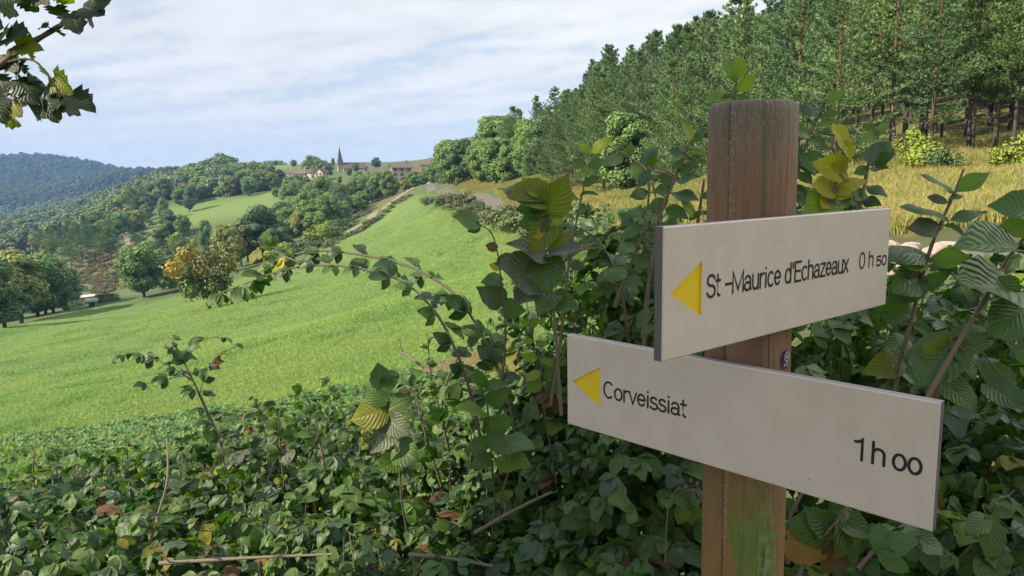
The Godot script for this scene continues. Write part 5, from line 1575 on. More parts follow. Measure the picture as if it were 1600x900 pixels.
# ---------------------------------------------------------------- plants of the bank
func make_plants() -> void:  # many sapling leaf tones are lightened to make up for shade
	sapling("hazel_sapling", "hazel sapling with large drooping leaves on a slanting stem at the picture's edge", "sapling", [[Vector3(0.653,1.272,-1.15),Vector3(0.71,1.362,-1.17),Vector3(0.765,1.425,-1.2),Vector3(0.844,1.508,-1.25),Vector3(0.924,1.578,-1.28)], [Vector3(0.562,0.932,-1.42),Vector3(0.548,0.982,-1.4),Vector3(0.571,1.044,-1.38)]], "hazel", [
		[Vector3(0.838,1.583,-1.2), Vector3(0.779,1.602,-1.2), "mid", Vector3(0,0.45,0.9)],
		[Vector3(0.85,1.56,-1.2), Vector3(0.799,1.56,-1.22), "bright", Vector3(0,0.3,1)],
		[Vector3(0.815,1.519,-1.2), Vector3(0.718,1.558,-1.17), "mid", Vector3(0,0.8,0.5)],
		[Vector3(0.828,1.453,-1.2), Vector3(0.697,1.48,-1.15), "mid", Vector3(0.2,0.9,0.6)],
		[Vector3(0.793,1.469,-1.2), Vector3(0.824,1.435,-1.18), "mid", Vector3(0,0.45,0.9)],
		[Vector3(0.729,1.372,-1.2), Vector3(0.788,1.397,-1.18), "mid", Vector3(0,0.6,0.8)],
		[Vector3(0.729,1.372,-1.2), Vector3(0.755,1.315,-1.17), "mid", Vector3(0.3,0.5,0.8)],
		[Vector3(0.724,1.375,-1.2), Vector3(0.653,1.319,-1.16), "mid", Vector3(-0.6,0.5,0.6)],
		[Vector3(0.838,1.426,-1.2), Vector3(0.773,1.393,-1.16), "mid", Vector3(0,0.45,0.9)],
		[Vector3(0.739,1.342,-1.2), Vector3(0.673,1.366,-1.17), "olive", Vector3(0,0.45,0.9)],
		[Vector3(0.791,1.297,-1.2), Vector3(0.817,1.269,-1.15), "dark", Vector3(0,0.45,0.9)],
		[Vector3(0.721,1.298,-1.2), Vector3(0.745,1.27,-1.15), "light", Vector3(0,0.45,0.9)],
		[Vector3(0.823,1.297,-1.2), Vector3(0.796,1.333,-1.23), "light", Vector3(0,0.45,0.9)],
		[Vector3(0.834,1.356,-1.2), Vector3(0.873,1.344,-1.18), "mid", Vector3(0,0.45,0.9)]], "twig", 0.0055)
	sapling("shrub_sapling", "upright young shrub with paired pointed leaves between the upper board's end and the hazel", "sapling", [[Vector3(0.673,1.28,-1.27),Vector3(0.699,1.392,-1.28),Vector3(0.732,1.502,-1.3),Vector3(0.756,1.557,-1.31),Vector3(0.783,1.612,-1.32),Vector3(0.802,1.652,-1.33)]], "dogwood", [
		[Vector3(0.771,1.61,-1.3), Vector3(0.724,1.657,-1.3), "light", Vector3(0.2,0.8,0.4)],
		[Vector3(0.774,1.613,-1.3), Vector3(0.818,1.647,-1.28), "bright", Vector3(0,0.7,0.6)],
		[Vector3(0.761,1.6,-1.3), Vector3(0.789,1.608,-1.3), "mid"],
		[Vector3(0.76,1.595,-1.3), Vector3(0.725,1.607,-1.3), "grey", Vector3(0,0.45,0.9)],
		[Vector3(0.761,1.566,-1.3), Vector3(0.683,1.611,-1.28), "light", Vector3(0.3,0.9,0.2)],
		[Vector3(0.765,1.562,-1.3), Vector3(0.816,1.584,-1.28), "mid", Vector3(0,0.9,0.4)],
		[Vector3(0.751,1.551,-1.3), Vector3(0.69,1.563,-1.26), "grey", Vector3(0,0.45,0.9)],
		[Vector3(0.755,1.555,-1.3), Vector3(0.778,1.548,-1.27), "mid", Vector3(0,0.45,0.9)],
		[Vector3(0.732,1.5,-1.3), Vector3(0.644,1.53,-1.25), "dark", Vector3(0,0.9,0.4)],
		[Vector3(0.731,1.497,-1.3), Vector3(0.659,1.5,-1.25), "bright", Vector3(0,0.45,0.9)],
		[Vector3(0.734,1.496,-1.3), Vector3(0.78,1.504,-1.25), "bright", Vector3(0,0.6,0.8)],
		[Vector3(0.725,1.466,-1.3), Vector3(0.639,1.453,-1.24), "mid", Vector3(0,0.45,0.9)],
		[Vector3(0.727,1.468,-1.3), Vector3(0.656,1.432,-1.25), "mid", Vector3(0.2,0.3,1)],
		[Vector3(0.72,1.445,-1.3), Vector3(0.75,1.474,-1.27), "mid", Vector3(0,0.45,0.9)],
		[Vector3(0.711,1.394,-1.3), Vector3(0.64,1.421,-1.26), "light", Vector3(0,0.45,0.9)],
		[Vector3(0.71,1.382,-1.3), Vector3(0.737,1.37,-1.27), "light", Vector3(0,0.45,0.9)],
		[Vector3(0.698,1.318,-1.3), Vector3(0.619,1.309,-1.25), "olive", Vector3(0,0.45,0.9)],
		[Vector3(0.699,1.33,-1.3), Vector3(0.722,1.33,-1.25), "mid", Vector3(0,0.45,0.9)],
		[Vector3(0.693,1.3,-1.3), Vector3(0.707,1.285,-1.25), "mid", Vector3(0,0.45,0.9)],
		[Vector3(0.707,1.353,-1.3), Vector3(0.653,1.351,-1.26), "mid", Vector3(0,0.45,0.9)]], "twig", 0.0042)
	sapling("shrub_sapling", "young shrub tip with dark paired leaves just above the upper board's far corner", "sapling", [[Vector3(0.633,1.562,-1.36),Vector3(0.646,1.623,-1.37),Vector3(0.658,1.671,-1.38),Vector3(0.67,1.708,-1.38),Vector3(0.674,1.722,-1.38)]], "dogwood", [
		[Vector3(0.672,1.715,-1.38), Vector3(0.645,1.738,-1.38), "light", Vector3(0,0.45,0.9)],
		[Vector3(0.673,1.717,-1.38), Vector3(0.689,1.744,-1.38), "bright", Vector3(0,0.45,0.9)],
		[Vector3(0.671,1.708,-1.38), Vector3(0.634,1.714,-1.35), "bright", Vector3(0,0.45,0.9)],
		[Vector3(0.671,1.706,-1.38), Vector3(0.686,1.69,-1.35), "dark", Vector3(0,0.45,0.9)],
		[Vector3(0.665,1.699,-1.38), Vector3(0.641,1.666,-1.34), "grey", Vector3(-0.6,0.3,0.7)],
		[Vector3(0.659,1.664,-1.38), Vector3(0.691,1.681,-1.35), "dark", Vector3(0,0.45,0.9)],
		[Vector3(0.657,1.657,-1.38), Vector3(0.624,1.649,-1.36), "mid", Vector3(0,0.45,0.9)],
		[Vector3(0.658,1.655,-1.38), Vector3(0.676,1.657,-1.34), "mid", Vector3(0,0.45,0.9)],
		[Vector3(0.653,1.625,-1.38), Vector3(0.673,1.616,-1.34), "dark", Vector3(0,0.45,0.9)],
		[Vector3(0.651,1.618,-1.38), Vector3(0.624,1.598,-1.35), "mid", Vector3(0,0.45,0.9)],
		[Vector3(0.648,1.599,-1.38), Vector3(0.663,1.593,-1.34), "dark", Vector3(0,0.45,0.9)],
		[Vector3(0.648,1.592,-1.38), Vector3(0.605,1.601,-1.36), "mid", Vector3(0,0.45,0.9)]], "twig", 0.0042)
	sapling("yellow_sapling", "sapling with bright yellow autumn leaves right behind the upper board", "sapling", [[Vector3(0.564,1.565,-1.33),Vector3(0.575,1.61,-1.34),Vector3(0.591,1.651,-1.35),Vector3(0.596,1.694,-1.35)]], "hazel", [
		[Vector3(0.601,1.701,-1.35), Vector3(0.563,1.731,-1.33), "yellow", Vector3(0,0.45,0.9)],
		[Vector3(0.598,1.699,-1.35), Vector3(0.611,1.712,-1.35), "yellow", Vector3(0,0.45,0.9)],
		[Vector3(0.606,1.674,-1.35), Vector3(0.591,1.709,-1.33), "yellow", Vector3(0.5,0.2,0.8)],
		[Vector3(0.596,1.651,-1.35), Vector3(0.546,1.67,-1.33), "yellow", Vector3(0,0.45,0.9)],
		[Vector3(0.594,1.649,-1.35), Vector3(0.579,1.683,-1.35), "yellow", Vector3(0,0.45,0.9)],
		[Vector3(0.591,1.651,-1.35), Vector3(0.628,1.646,-1.37), "bright", Vector3(0,0.45,0.9)],
		[Vector3(0.586,1.62,-1.35), Vector3(0.621,1.644,-1.32), "yellow", Vector3(0,0.8,0.6)],
		[Vector3(0.585,1.62,-1.35), Vector3(0.536,1.63,-1.33), "yellow", Vector3(0,0.45,0.9)],
		[Vector3(0.584,1.615,-1.35), Vector3(0.601,1.611,-1.32), "yellow", Vector3(0,0.45,0.9)],
		[Vector3(0.58,1.601,-1.35), Vector3(0.521,1.583,-1.31), "lime", Vector3(0,0.45,0.9)],
		[Vector3(0.58,1.604,-1.35), Vector3(0.55,1.588,-1.32), "yellow", Vector3(0,0.45,0.9)],
		[Vector3(0.584,1.613,-1.35), Vector3(0.599,1.591,-1.32), "mid", Vector3(0,0.45,0.9)],
		[Vector3(0.578,1.592,-1.35), Vector3(0.595,1.576,-1.33), "light", Vector3(0,0.45,0.9)]], "twig", 0.0042)
	sapling("shrub_sapling", "tall young shrub with glossy paired leaves touching the post's shaded side", "sapling", [[Vector3(0.522,1.56,-1.42),Vector3(0.55,1.648,-1.44),Vector3(0.571,1.713,-1.45),Vector3(0.595,1.759,-1.46),Vector3(0.606,1.785,-1.46)]], "dogwood", [
		[Vector3(0.601,1.78,-1.45), Vector3(0.569,1.813,-1.45), "light", Vector3(0.3,0.7,0.5)],
		[Vector3(0.604,1.782,-1.45), Vector3(0.638,1.805,-1.45), "bright", Vector3(0,0.8,0.5)],
		[Vector3(0.596,1.761,-1.45), Vector3(0.551,1.778,-1.43), "blue", Vector3(0,0.45,0.9)],
		[Vector3(0.596,1.758,-1.45), Vector3(0.626,1.763,-1.43), "light", Vector3(0,0.45,0.9)],
		[Vector3(0.587,1.739,-1.45), Vector3(0.62,1.751,-1.42), "bright", Vector3(0,0.7,0.6)],
		[Vector3(0.576,1.72,-1.45), Vector3(0.529,1.738,-1.42), "mid", Vector3(0,0.45,0.9)],
		[Vector3(0.575,1.718,-1.45), Vector3(0.596,1.702,-1.42), "mid", Vector3(0,0.45,0.9)],
		[Vector3(0.573,1.708,-1.45), Vector3(0.603,1.723,-1.47), "mid", Vector3(0,0.45,0.9)],
		[Vector3(0.565,1.684,-1.45), Vector3(0.532,1.708,-1.43), "mid", Vector3(0,0.45,0.9)],
		[Vector3(0.564,1.682,-1.45), Vector3(0.589,1.685,-1.42), "mid", Vector3(0,0.45,0.9)],
		[Vector3(0.558,1.66,-1.45), Vector3(0.6,1.666,-1.42), "mid", Vector3(0,0.45,0.9)],
		[Vector3(0.555,1.653,-1.45), Vector3(0.572,1.628,-1.42), "mid", Vector3(0,0.45,0.9)],
		[Vector3(0.551,1.638,-1.45), Vector3(0.535,1.619,-1.45), "bright", Vector3(0,0.45,0.9)],
		[Vector3(0.547,1.626,-1.45), Vector3(0.57,1.607,-1.43), "dark", Vector3(0,0.45,0.9)],
		[Vector3(0.541,1.602,-1.45), Vector3(0.576,1.587,-1.42), "mid", Vector3(0,0.8,0.5)],
		[Vector3(0.558,1.665,-1.45), Vector3(0.53,1.672,-1.42), "mid", Vector3(0,0.45,0.9)],
		[Vector3(0.567,1.689,-1.45), Vector3(0.57,1.659,-1.4), "mid", Vector3(0,0.45,0.9)]], "twig", 0.0042)
	sapling("shrub_sapling", "shrub shoot with sunlit yellow-green leaves rising just behind the post top", "sapling", [[Vector3(0.427,1.577,-1.5),Vector3(0.431,1.728,-1.5),Vector3(0.442,1.79,-1.5),Vector3(0.447,1.836,-1.5)]], "dogwood", [
		[Vector3(0.446,1.829,-1.5), Vector3(0.454,1.88,-1.49), "lime", Vector3(0.2,0.4,0.8)],
		[Vector3(0.445,1.829,-1.5), Vector3(0.428,1.881,-1.52), "bright", Vector3(0,0.45,0.9)],
		[Vector3(0.449,1.811,-1.5), Vector3(0.477,1.838,-1.48), "lime", Vector3(0,0.45,0.9)],
		[Vector3(0.443,1.799,-1.5), Vector3(0.383,1.8,-1.47), "bright", Vector3(0,0.45,0.9)],
		[Vector3(0.444,1.802,-1.5), Vector3(0.408,1.778,-1.47), "light", Vector3(0,0.45,0.9)],
		[Vector3(0.446,1.804,-1.5), Vector3(0.475,1.789,-1.5), "light", Vector3(0,0.45,0.9)]], "twig", 0.0042)
	sapling("dogwood_shrub", "dogwood shrub with dark glossy leaves on reddish stems close by the post", "shrub", [[Vector3(0.278,1.394,-1.52),Vector3(0.304,1.558,-1.53),Vector3(0.332,1.629,-1.54),Vector3(0.353,1.681,-1.55),Vector3(0.375,1.722,-1.55)], [Vector3(0.388,1.375,-1.62),Vector3(0.395,1.504,-1.6),Vector3(0.408,1.6,-1.6),Vector3(0.413,1.64,-1.6)], [Vector3(0.223,1.367,-1.6),Vector3(0.264,1.479,-1.6),Vector3(0.294,1.553,-1.62),Vector3(0.307,1.667,-1.65)]], "dogwood", [
		[Vector3(0.376,1.716,-1.55), Vector3(0.356,1.763,-1.55), "lime", Vector3(0.3,0.5,0.7)],
		[Vector3(0.377,1.716,-1.55), Vector3(0.4,1.738,-1.55), "mid", Vector3(0,0.45,0.9)],
		[Vector3(0.365,1.688,-1.55), Vector3(0.396,1.702,-1.53), "bright", Vector3(0,0.8,0.6)],
		[Vector3(0.362,1.688,-1.55), Vector3(0.323,1.704,-1.54), "blue", Vector3(0,0.45,0.9)],
		[Vector3(0.357,1.678,-1.55), Vector3(0.329,1.665,-1.53), "light", Vector3(0,0.45,0.9)],
		[Vector3(0.352,1.673,-1.55), Vector3(0.386,1.664,-1.52), "mid", Vector3(0,0.9,0.5)],
		[Vector3(0.347,1.657,-1.55), Vector3(0.373,1.672,-1.52), "light", Vector3(0,0.45,0.9)],
		[Vector3(0.342,1.637,-1.55), Vector3(0.379,1.651,-1.51), "mid", Vector3(-0.1,0.6,0.8)],
		[Vector3(0.339,1.631,-1.55), Vector3(0.301,1.653,-1.53), "light", Vector3(0,0.45,0.9)],
		[Vector3(0.334,1.621,-1.55), Vector3(0.294,1.622,-1.52), "mid", Vector3(0,0.45,0.9)],
		[Vector3(0.332,1.613,-1.55), Vector3(0.383,1.6,-1.51), "dark", Vector3(0,0.9,0.4)],
		[Vector3(0.326,1.597,-1.55), Vector3(0.286,1.589,-1.52), "mid", Vector3(0,0.45,0.9)],
		[Vector3(0.383,1.565,-1.55), Vector3(0.349,1.601,-1.51), "bright", Vector3(0.2,0.4,0.9)],
		[Vector3(0.321,1.582,-1.55), Vector3(0.357,1.57,-1.51), "mid", Vector3(0,0.45,0.9)],
		[Vector3(0.316,1.563,-1.55), Vector3(0.267,1.571,-1.51), "mid", Vector3(0,0.45,0.9)],
		[Vector3(0.314,1.55,-1.55), Vector3(0.337,1.55,-1.5), "mid", Vector3(0,0.45,0.9)],
		[Vector3(0.395,1.602,-1.55), Vector3(0.427,1.614,-1.55), "light", Vector3(0,0.45,0.9)],
		[Vector3(0.39,1.575,-1.55), Vector3(0.37,1.556,-1.55), "mid", Vector3(0,0.45,0.9)],
		[Vector3(0.289,1.661,-1.55), Vector3(0.262,1.633,-1.53), "blue", Vector3(0,0.45,0.9)],
		[Vector3(0.291,1.666,-1.55), Vector3(0.292,1.697,-1.53), "light", Vector3(0,0.45,0.9)],
		[Vector3(0.284,1.643,-1.55), Vector3(0.313,1.653,-1.55), "mid", Vector3(0,0.45,0.9)],
		[Vector3(0.284,1.617,-1.55), Vector3(0.245,1.61,-1.52), "dark", Vector3(0,0.45,0.9)],
		[Vector3(0.282,1.577,-1.55), Vector3(0.236,1.579,-1.53), "mid", Vector3(0,0.45,0.9)],
		[Vector3(0.274,1.548,-1.55), Vector3(0.226,1.532,-1.53), "mid", Vector3(0,0.45,0.9)],
		[Vector3(0.269,1.53,-1.55), Vector3(0.296,1.524,-1.51), "mid", Vector3(0,0.45,0.9)],
		[Vector3(0.261,1.506,-1.55), Vector3(0.214,1.499,-1.52), "mid", Vector3(0,0.45,0.9)],
		[Vector3(0.253,1.487,-1.55), Vector3(0.279,1.473,-1.5), "light", Vector3(0.2,0.4,0.9)],
		[Vector3(0.245,1.457,-1.55), Vector3(0.197,1.45,-1.51), "mid", Vector3(0,0.45,0.9)],
		[Vector3(0.237,1.436,-1.55), Vector3(0.27,1.428,-1.51), "mid", Vector3(0,0.45,0.9)],
		[Vector3(0.306,1.534,-1.55), Vector3(0.275,1.509,-1.51), "mid", Vector3(0,0.45,0.9)],
		[Vector3(0.301,1.497,-1.55), Vector3(0.266,1.485,-1.52), "dark", Vector3(0,0.45,0.9)],
		[Vector3(0.298,1.484,-1.55), Vector3(0.309,1.447,-1.52), "light", Vector3(0,0.45,0.9)]], "twig", 0.0048)
	sapling("shrub_branch", "thin leafless-tipped twig of a shrub reaching left over the road", "sapling", [[Vector3(0.338,1.57,-1.7),Vector3(0.315,1.659,-1.72),Vector3(0.271,1.695,-1.74),Vector3(0.231,1.72,-1.75)]], "dogwood", [
		[Vector3(0.315,1.662,-1.74), Vector3(0.327,1.7,-1.74), "bright", Vector3(0,0.45,0.9)],
		[Vector3(0.303,1.677,-1.74), Vector3(0.341,1.72,-1.74), "blue", Vector3(0,0.45,0.9)],
		[Vector3(0.288,1.686,-1.74), Vector3(0.295,1.64,-1.71), "mid", Vector3(0,0.45,0.9)],
		[Vector3(0.277,1.692,-1.74), Vector3(0.279,1.73,-1.74), "light", Vector3(0,0.45,0.9)],
		[Vector3(0.265,1.698,-1.74), Vector3(0.217,1.684,-1.71), "dark", Vector3(0,0.45,0.9)],
		[Vector3(0.278,1.692,-1.74), Vector3(0.244,1.708,-1.76), "light", Vector3(0,0.45,0.9)],
		[Vector3(0.312,1.668,-1.74), Vector3(0.363,1.688,-1.76), "light", Vector3(0,0.45,0.9)]], "twig", 0.003)
	sapling("shrub_sapling", "slim shrub shoot topped by sunlit lime leaves over the roadside grass", "sapling", [[Vector3(0.112,1.337,-1.62),Vector3(0.129,1.477,-1.64),Vector3(0.151,1.575,-1.66),Vector3(0.168,1.647,-1.67),Vector3(0.185,1.706,-1.68)]], "dogwood", [
		[Vector3(0.182,1.7,-1.66), Vector3(0.218,1.736,-1.64), "lime", Vector3(0.2,0.6,0.7)],
		[Vector3(0.179,1.697,-1.66), Vector3(0.153,1.725,-1.66), "bright", Vector3(0,0.45,0.9)],
		[Vector3(0.171,1.675,-1.66), Vector3(0.16,1.648,-1.63), "bright", Vector3(0,0.45,0.9)],
		[Vector3(0.17,1.67,-1.66), Vector3(0.139,1.69,-1.66), "mid", Vector3(0,0.45,0.9)],
		[Vector3(0.172,1.67,-1.66), Vector3(0.213,1.688,-1.66), "mid", Vector3(0,0.45,0.9)],
		[Vector3(0.162,1.636,-1.66), Vector3(0.142,1.642,-1.65), "dark", Vector3(0,0.45,0.9)],
		[Vector3(0.161,1.631,-1.66), Vector3(0.191,1.65,-1.64), "mid", Vector3(0,0.45,0.9)],
		[Vector3(0.154,1.608,-1.66), Vector3(0.188,1.622,-1.64), "light", Vector3(0,0.9,0.5)],
		[Vector3(0.151,1.6,-1.66), Vector3(0.121,1.615,-1.64), "mid", Vector3(0,0.45,0.9)],
		[Vector3(0.145,1.575,-1.66), Vector3(0.17,1.584,-1.63), "mid", Vector3(0,0.45,0.9)],
		[Vector3(0.142,1.558,-1.66), Vector3(0.115,1.571,-1.64), "mid", Vector3(0,0.45,0.9)],
		[Vector3(0.138,1.532,-1.66), Vector3(0.163,1.517,-1.63), "mid", Vector3(0,0.45,0.9)],
		[Vector3(0.13,1.475,-1.66), Vector3(0.097,1.49,-1.63), "mid", Vector3(0,0.45,0.9)],
		[Vector3(0.127,1.458,-1.66), Vector3(0.159,1.455,-1.63), "grey", Vector3(0,0.45,0.9)]], "twig", 0.0036)
	sapling("hazel_sapling", "hazel sapling with a big olive-yellow leaf over the hedge and dull crinkled leaves below", "sapling", [[Vector3(0.087,1.338,-1.48),Vector3(0.081,1.427,-1.5),Vector3(0.078,1.517,-1.52),Vector3(0.066,1.61,-1.54)], [Vector3(0.089,1.466,-1.5),Vector3(0.132,1.496,-1.52),Vector3(0.175,1.513,-1.55)]], "hazel", [
		[Vector3(0.071,1.605,-1.52), Vector3(0.004,1.633,-1.49), "olive", Vector3(0,0.3,0.95)],
		[Vector3(0.066,1.613,-1.52), Vector3(0.028,1.658,-1.54), "lime", Vector3(0,0.45,0.9)],
		[Vector3(0.068,1.611,-1.52), Vector3(-0.023,1.638,-1.55), "mid", Vector3(0,0.9,0.4)],
		[Vector3(0.073,1.582,-1.52), Vector3(0.119,1.651,-1.5), "olive", Vector3(0.4,0.4,0.8)],
		[Vector3(0.07,1.587,-1.52), Vector3(0.011,1.596,-1.52), "mid", Vector3(0,0.45,0.9)],
		[Vector3(0.075,1.563,-1.52), Vector3(0.112,1.581,-1.52), "lime", Vector3(0,0.45,0.9)],
		[Vector3(0.078,1.553,-1.52), Vector3(0.04,1.511,-1.48), "olive", Vector3(-0.2,0.2,0.9)],
		[Vector3(0.075,1.569,-1.52), Vector3(0.013,1.555,-1.52), "light", Vector3(0,0.45,0.9)],
		[Vector3(0.078,1.527,-1.52), Vector3(0.112,1.537,-1.49), "olive", Vector3(0,0.45,0.9)],
		[Vector3(0.067,1.488,-1.52), Vector3(0.002,1.531,-1.49), "grey", Vector3(0,0.9,0.5)],
		[Vector3(0.077,1.496,-1.52), Vector3(0.145,1.513,-1.49), "grey", Vector3(0,0.9,0.5)],
		[Vector3(0.069,1.488,-1.52), Vector3(0.071,1.423,-1.46), "light", Vector3(0,0.4,0.9)],
		[Vector3(0.061,1.443,-1.52), Vector3(-0.03,1.485,-1.47), "grey", Vector3(0,0.7,0.7)],
		[Vector3(0.045,1.422,-1.52), Vector3(0.007,1.407,-1.47), "grey", Vector3(0,0.45,0.9)],
		[Vector3(0.084,1.397,-1.52), Vector3(0.128,1.395,-1.48), "mid", Vector3(0,0.45,0.9)],
		[Vector3(0.082,1.411,-1.52), Vector3(0.053,1.395,-1.46), "mid", Vector3(0,0.45,0.9)],
		[Vector3(0.083,1.543,-1.52), Vector3(0.051,1.535,-1.49), "yellow", Vector3(0,0.45,0.9)]], "twig", 0.004)
	sapling("thin_sapling", "thin dark sapling with a single green leaf at its bent tip above the meadow", "sapling", [[Vector3(-0.016,1.311,-1.62),Vector3(-0.024,1.423,-1.64),Vector3(-0.03,1.482,-1.65),Vector3(-0.046,1.533,-1.66),Vector3(-0.081,1.553,-1.67)]], "hazel", [
		[Vector3(-0.075,1.551,-1.65), Vector3(-0.127,1.572,-1.63), "light", Vector3(0,0.8,0.6)],
		[Vector3(-0.071,1.548,-1.65), Vector3(-0.097,1.534,-1.65), "dark", Vector3(0,0.45,0.9)],
		[Vector3(-0.033,1.496,-1.65), Vector3(-0.058,1.505,-1.65), "rust", Vector3(0,0.45,0.9)],
		[Vector3(-0.028,1.453,-1.65), Vector3(-0.05,1.462,-1.65), "yellow", Vector3(0,0.45,0.9)],
		[Vector3(-0.025,1.456,-1.65), Vector3(0.01,1.484,-1.65), "rust", Vector3(0,0.45,0.9)],
		[Vector3(-0.023,1.421,-1.65), Vector3(-0.068,1.425,-1.63), "mid", Vector3(0,0.45,0.9)],
		[Vector3(-0.024,1.378,-1.65), Vector3(-0.07,1.409,-1.62), "grey", Vector3(0,0.45,0.9)],
		[Vector3(-0.021,1.363,-1.65), Vector3(0.028,1.357,-1.63), "mid", Vector3(0,0.45,0.9)]], "cane", 0.0028)
	sapling("dogwood_shrub", "low dogwood with broad pointed green leaves on a dark upright stem amid the brambles", "shrub", [[Vector3(-0.05,0.89,-1.62),Vector3(-0.053,1.022,-1.6),Vector3(-0.059,1.141,-1.6),Vector3(-0.063,1.2,-1.6)], [Vector3(-0.035,0.93,-1.6),Vector3(-0.007,1.029,-1.58),Vector3(0.005,1.073,-1.58)]], "dogwood", [
		[Vector3(-0.06,1.097,-1.6), Vector3(-0.005,1.135,-1.55), "mid", Vector3(0,0.4,0.9)],
		[Vector3(-0.057,1.1,-1.6), Vector3(-0.02,1.056,-1.54), "light", Vector3(-0.3,0.4,0.9)],
		[Vector3(-0.049,1.067,-1.6), Vector3(0.03,1.106,-1.52), "mid", Vector3(0,0.8,0.6)],
		[Vector3(-0.055,1.067,-1.6), Vector3(-0.092,1.075,-1.54), "mid", Vector3(0,0.45,0.9)],
		[Vector3(-0.056,1.126,-1.6), Vector3(-0.117,1.178,-1.54), "bright", Vector3(0,0.8,0.6)],
		[Vector3(-0.061,1.156,-1.6), Vector3(-0.018,1.192,-1.55), "mid", Vector3(0,0.45,0.9)],
		[Vector3(-0.05,1.034,-1.6), Vector3(-0.087,1.04,-1.54), "light", Vector3(0,0.45,0.9)],
		[Vector3(-0.043,1.027,-1.6), Vector3(0.018,1.06,-1.52), "bright", Vector3(0,0.7,0.7)],
		[Vector3(-0.063,1.191,-1.6), Vector3(-0.081,1.235,-1.58), "light", Vector3(0,0.45,0.9)],
		[Vector3(-0.063,1.191,-1.6), Vector3(-0.018,1.21,-1.58), "mid", Vector3(0,0.45,0.9)]], "cane", 0.0035)
	sapling("hazel_sapling", "hazel shoot with one large backlit olive leaf at the meadow's lower edge", "sapling", [[Vector3(-0.296,0.787,-1.85),Vector3(-0.304,0.928,-1.85),Vector3(-0.327,1.046,-1.86),Vector3(-0.344,1.126,-1.88)]], "hazel", [
		[Vector3(-0.333,1.063,-1.86), Vector3(-0.42,1.049,-1.83), "olive", Vector3(0,0.3,0.95)],
		[Vector3(-0.329,1.084,-1.86), Vector3(-0.383,1.132,-1.86), "mid", Vector3(0,0.45,0.9)],
		[Vector3(-0.327,1.063,-1.86), Vector3(-0.266,1.102,-1.84), "light", Vector3(0,0.45,0.9)],
		[Vector3(-0.337,1.125,-1.86), Vector3(-0.348,1.189,-1.86), "mid", Vector3(0,0.45,0.9)],
		[Vector3(-0.324,1.037,-1.86), Vector3(-0.267,1.007,-1.82), "grey", Vector3(0,0.45,0.9)],
		[Vector3(-0.319,1.003,-1.86), Vector3(-0.359,0.982,-1.8), "grey", Vector3(0,0.45,0.9)],
		[Vector3(-0.308,0.959,-1.86), Vector3(-0.242,0.946,-1.8), "mid", Vector3(0,0.45,0.9)],
		[Vector3(-0.309,0.924,-1.86), Vector3(-0.349,0.923,-1.8), "bright", Vector3(0,0.45,0.9)],
		[Vector3(-0.337,1.125,-1.86), Vector3(-0.297,1.148,-1.86), "mid", Vector3(0,0.45,0.9)]], "cane", 0.0032)
	sapling("hazel_sapling", "withering hazel sprout with a curled ochre leaf beside the post's foot", "sapling", [[Vector3(0.508,0.932,-1.25),Vector3(0.548,1.016,-1.24),Vector3(0.58,1.057,-1.24),Vector3(0.594,1.088,-1.25)], [Vector3(0.508,0.929,-1.3),Vector3(0.501,0.993,-1.3),Vector3(0.526,1.061,-1.3)]], "hazel", [
		[Vector3(0.486,1.003,-1.25), Vector3(0.552,0.981,-1.22), "ochre", Vector3(0,0.3,1)],
		[Vector3(0.559,1.021,-1.25), Vector3(0.487,1.04,-1.23), "light", Vector3(0,0.6,0.8)],
		[Vector3(0.558,1.021,-1.25), Vector3(0.519,1.063,-1.23), "dark", Vector3(0,0.45,0.9)],
		[Vector3(0.581,1.034,-1.25), Vector3(0.629,1.023,-1.22), "light", Vector3(0.2,0.5,0.8)],
		[Vector3(0.58,1.031,-1.25), Vector3(0.557,0.966,-1.23), "olive", Vector3(0,0.45,0.9)],
		[Vector3(0.588,1.04,-1.25), Vector3(0.606,0.976,-1.21), "mid", Vector3(0.3,0.3,0.9)],
		[Vector3(0.579,0.992,-1.25), Vector3(0.547,0.942,-1.23), "rust", Vector3(0,0.45,0.9)],
		[Vector3(0.562,1.053,-1.25), Vector3(0.602,1.058,-1.25), "dark", Vector3(0,0.45,0.9)]], "twig", 0.004)
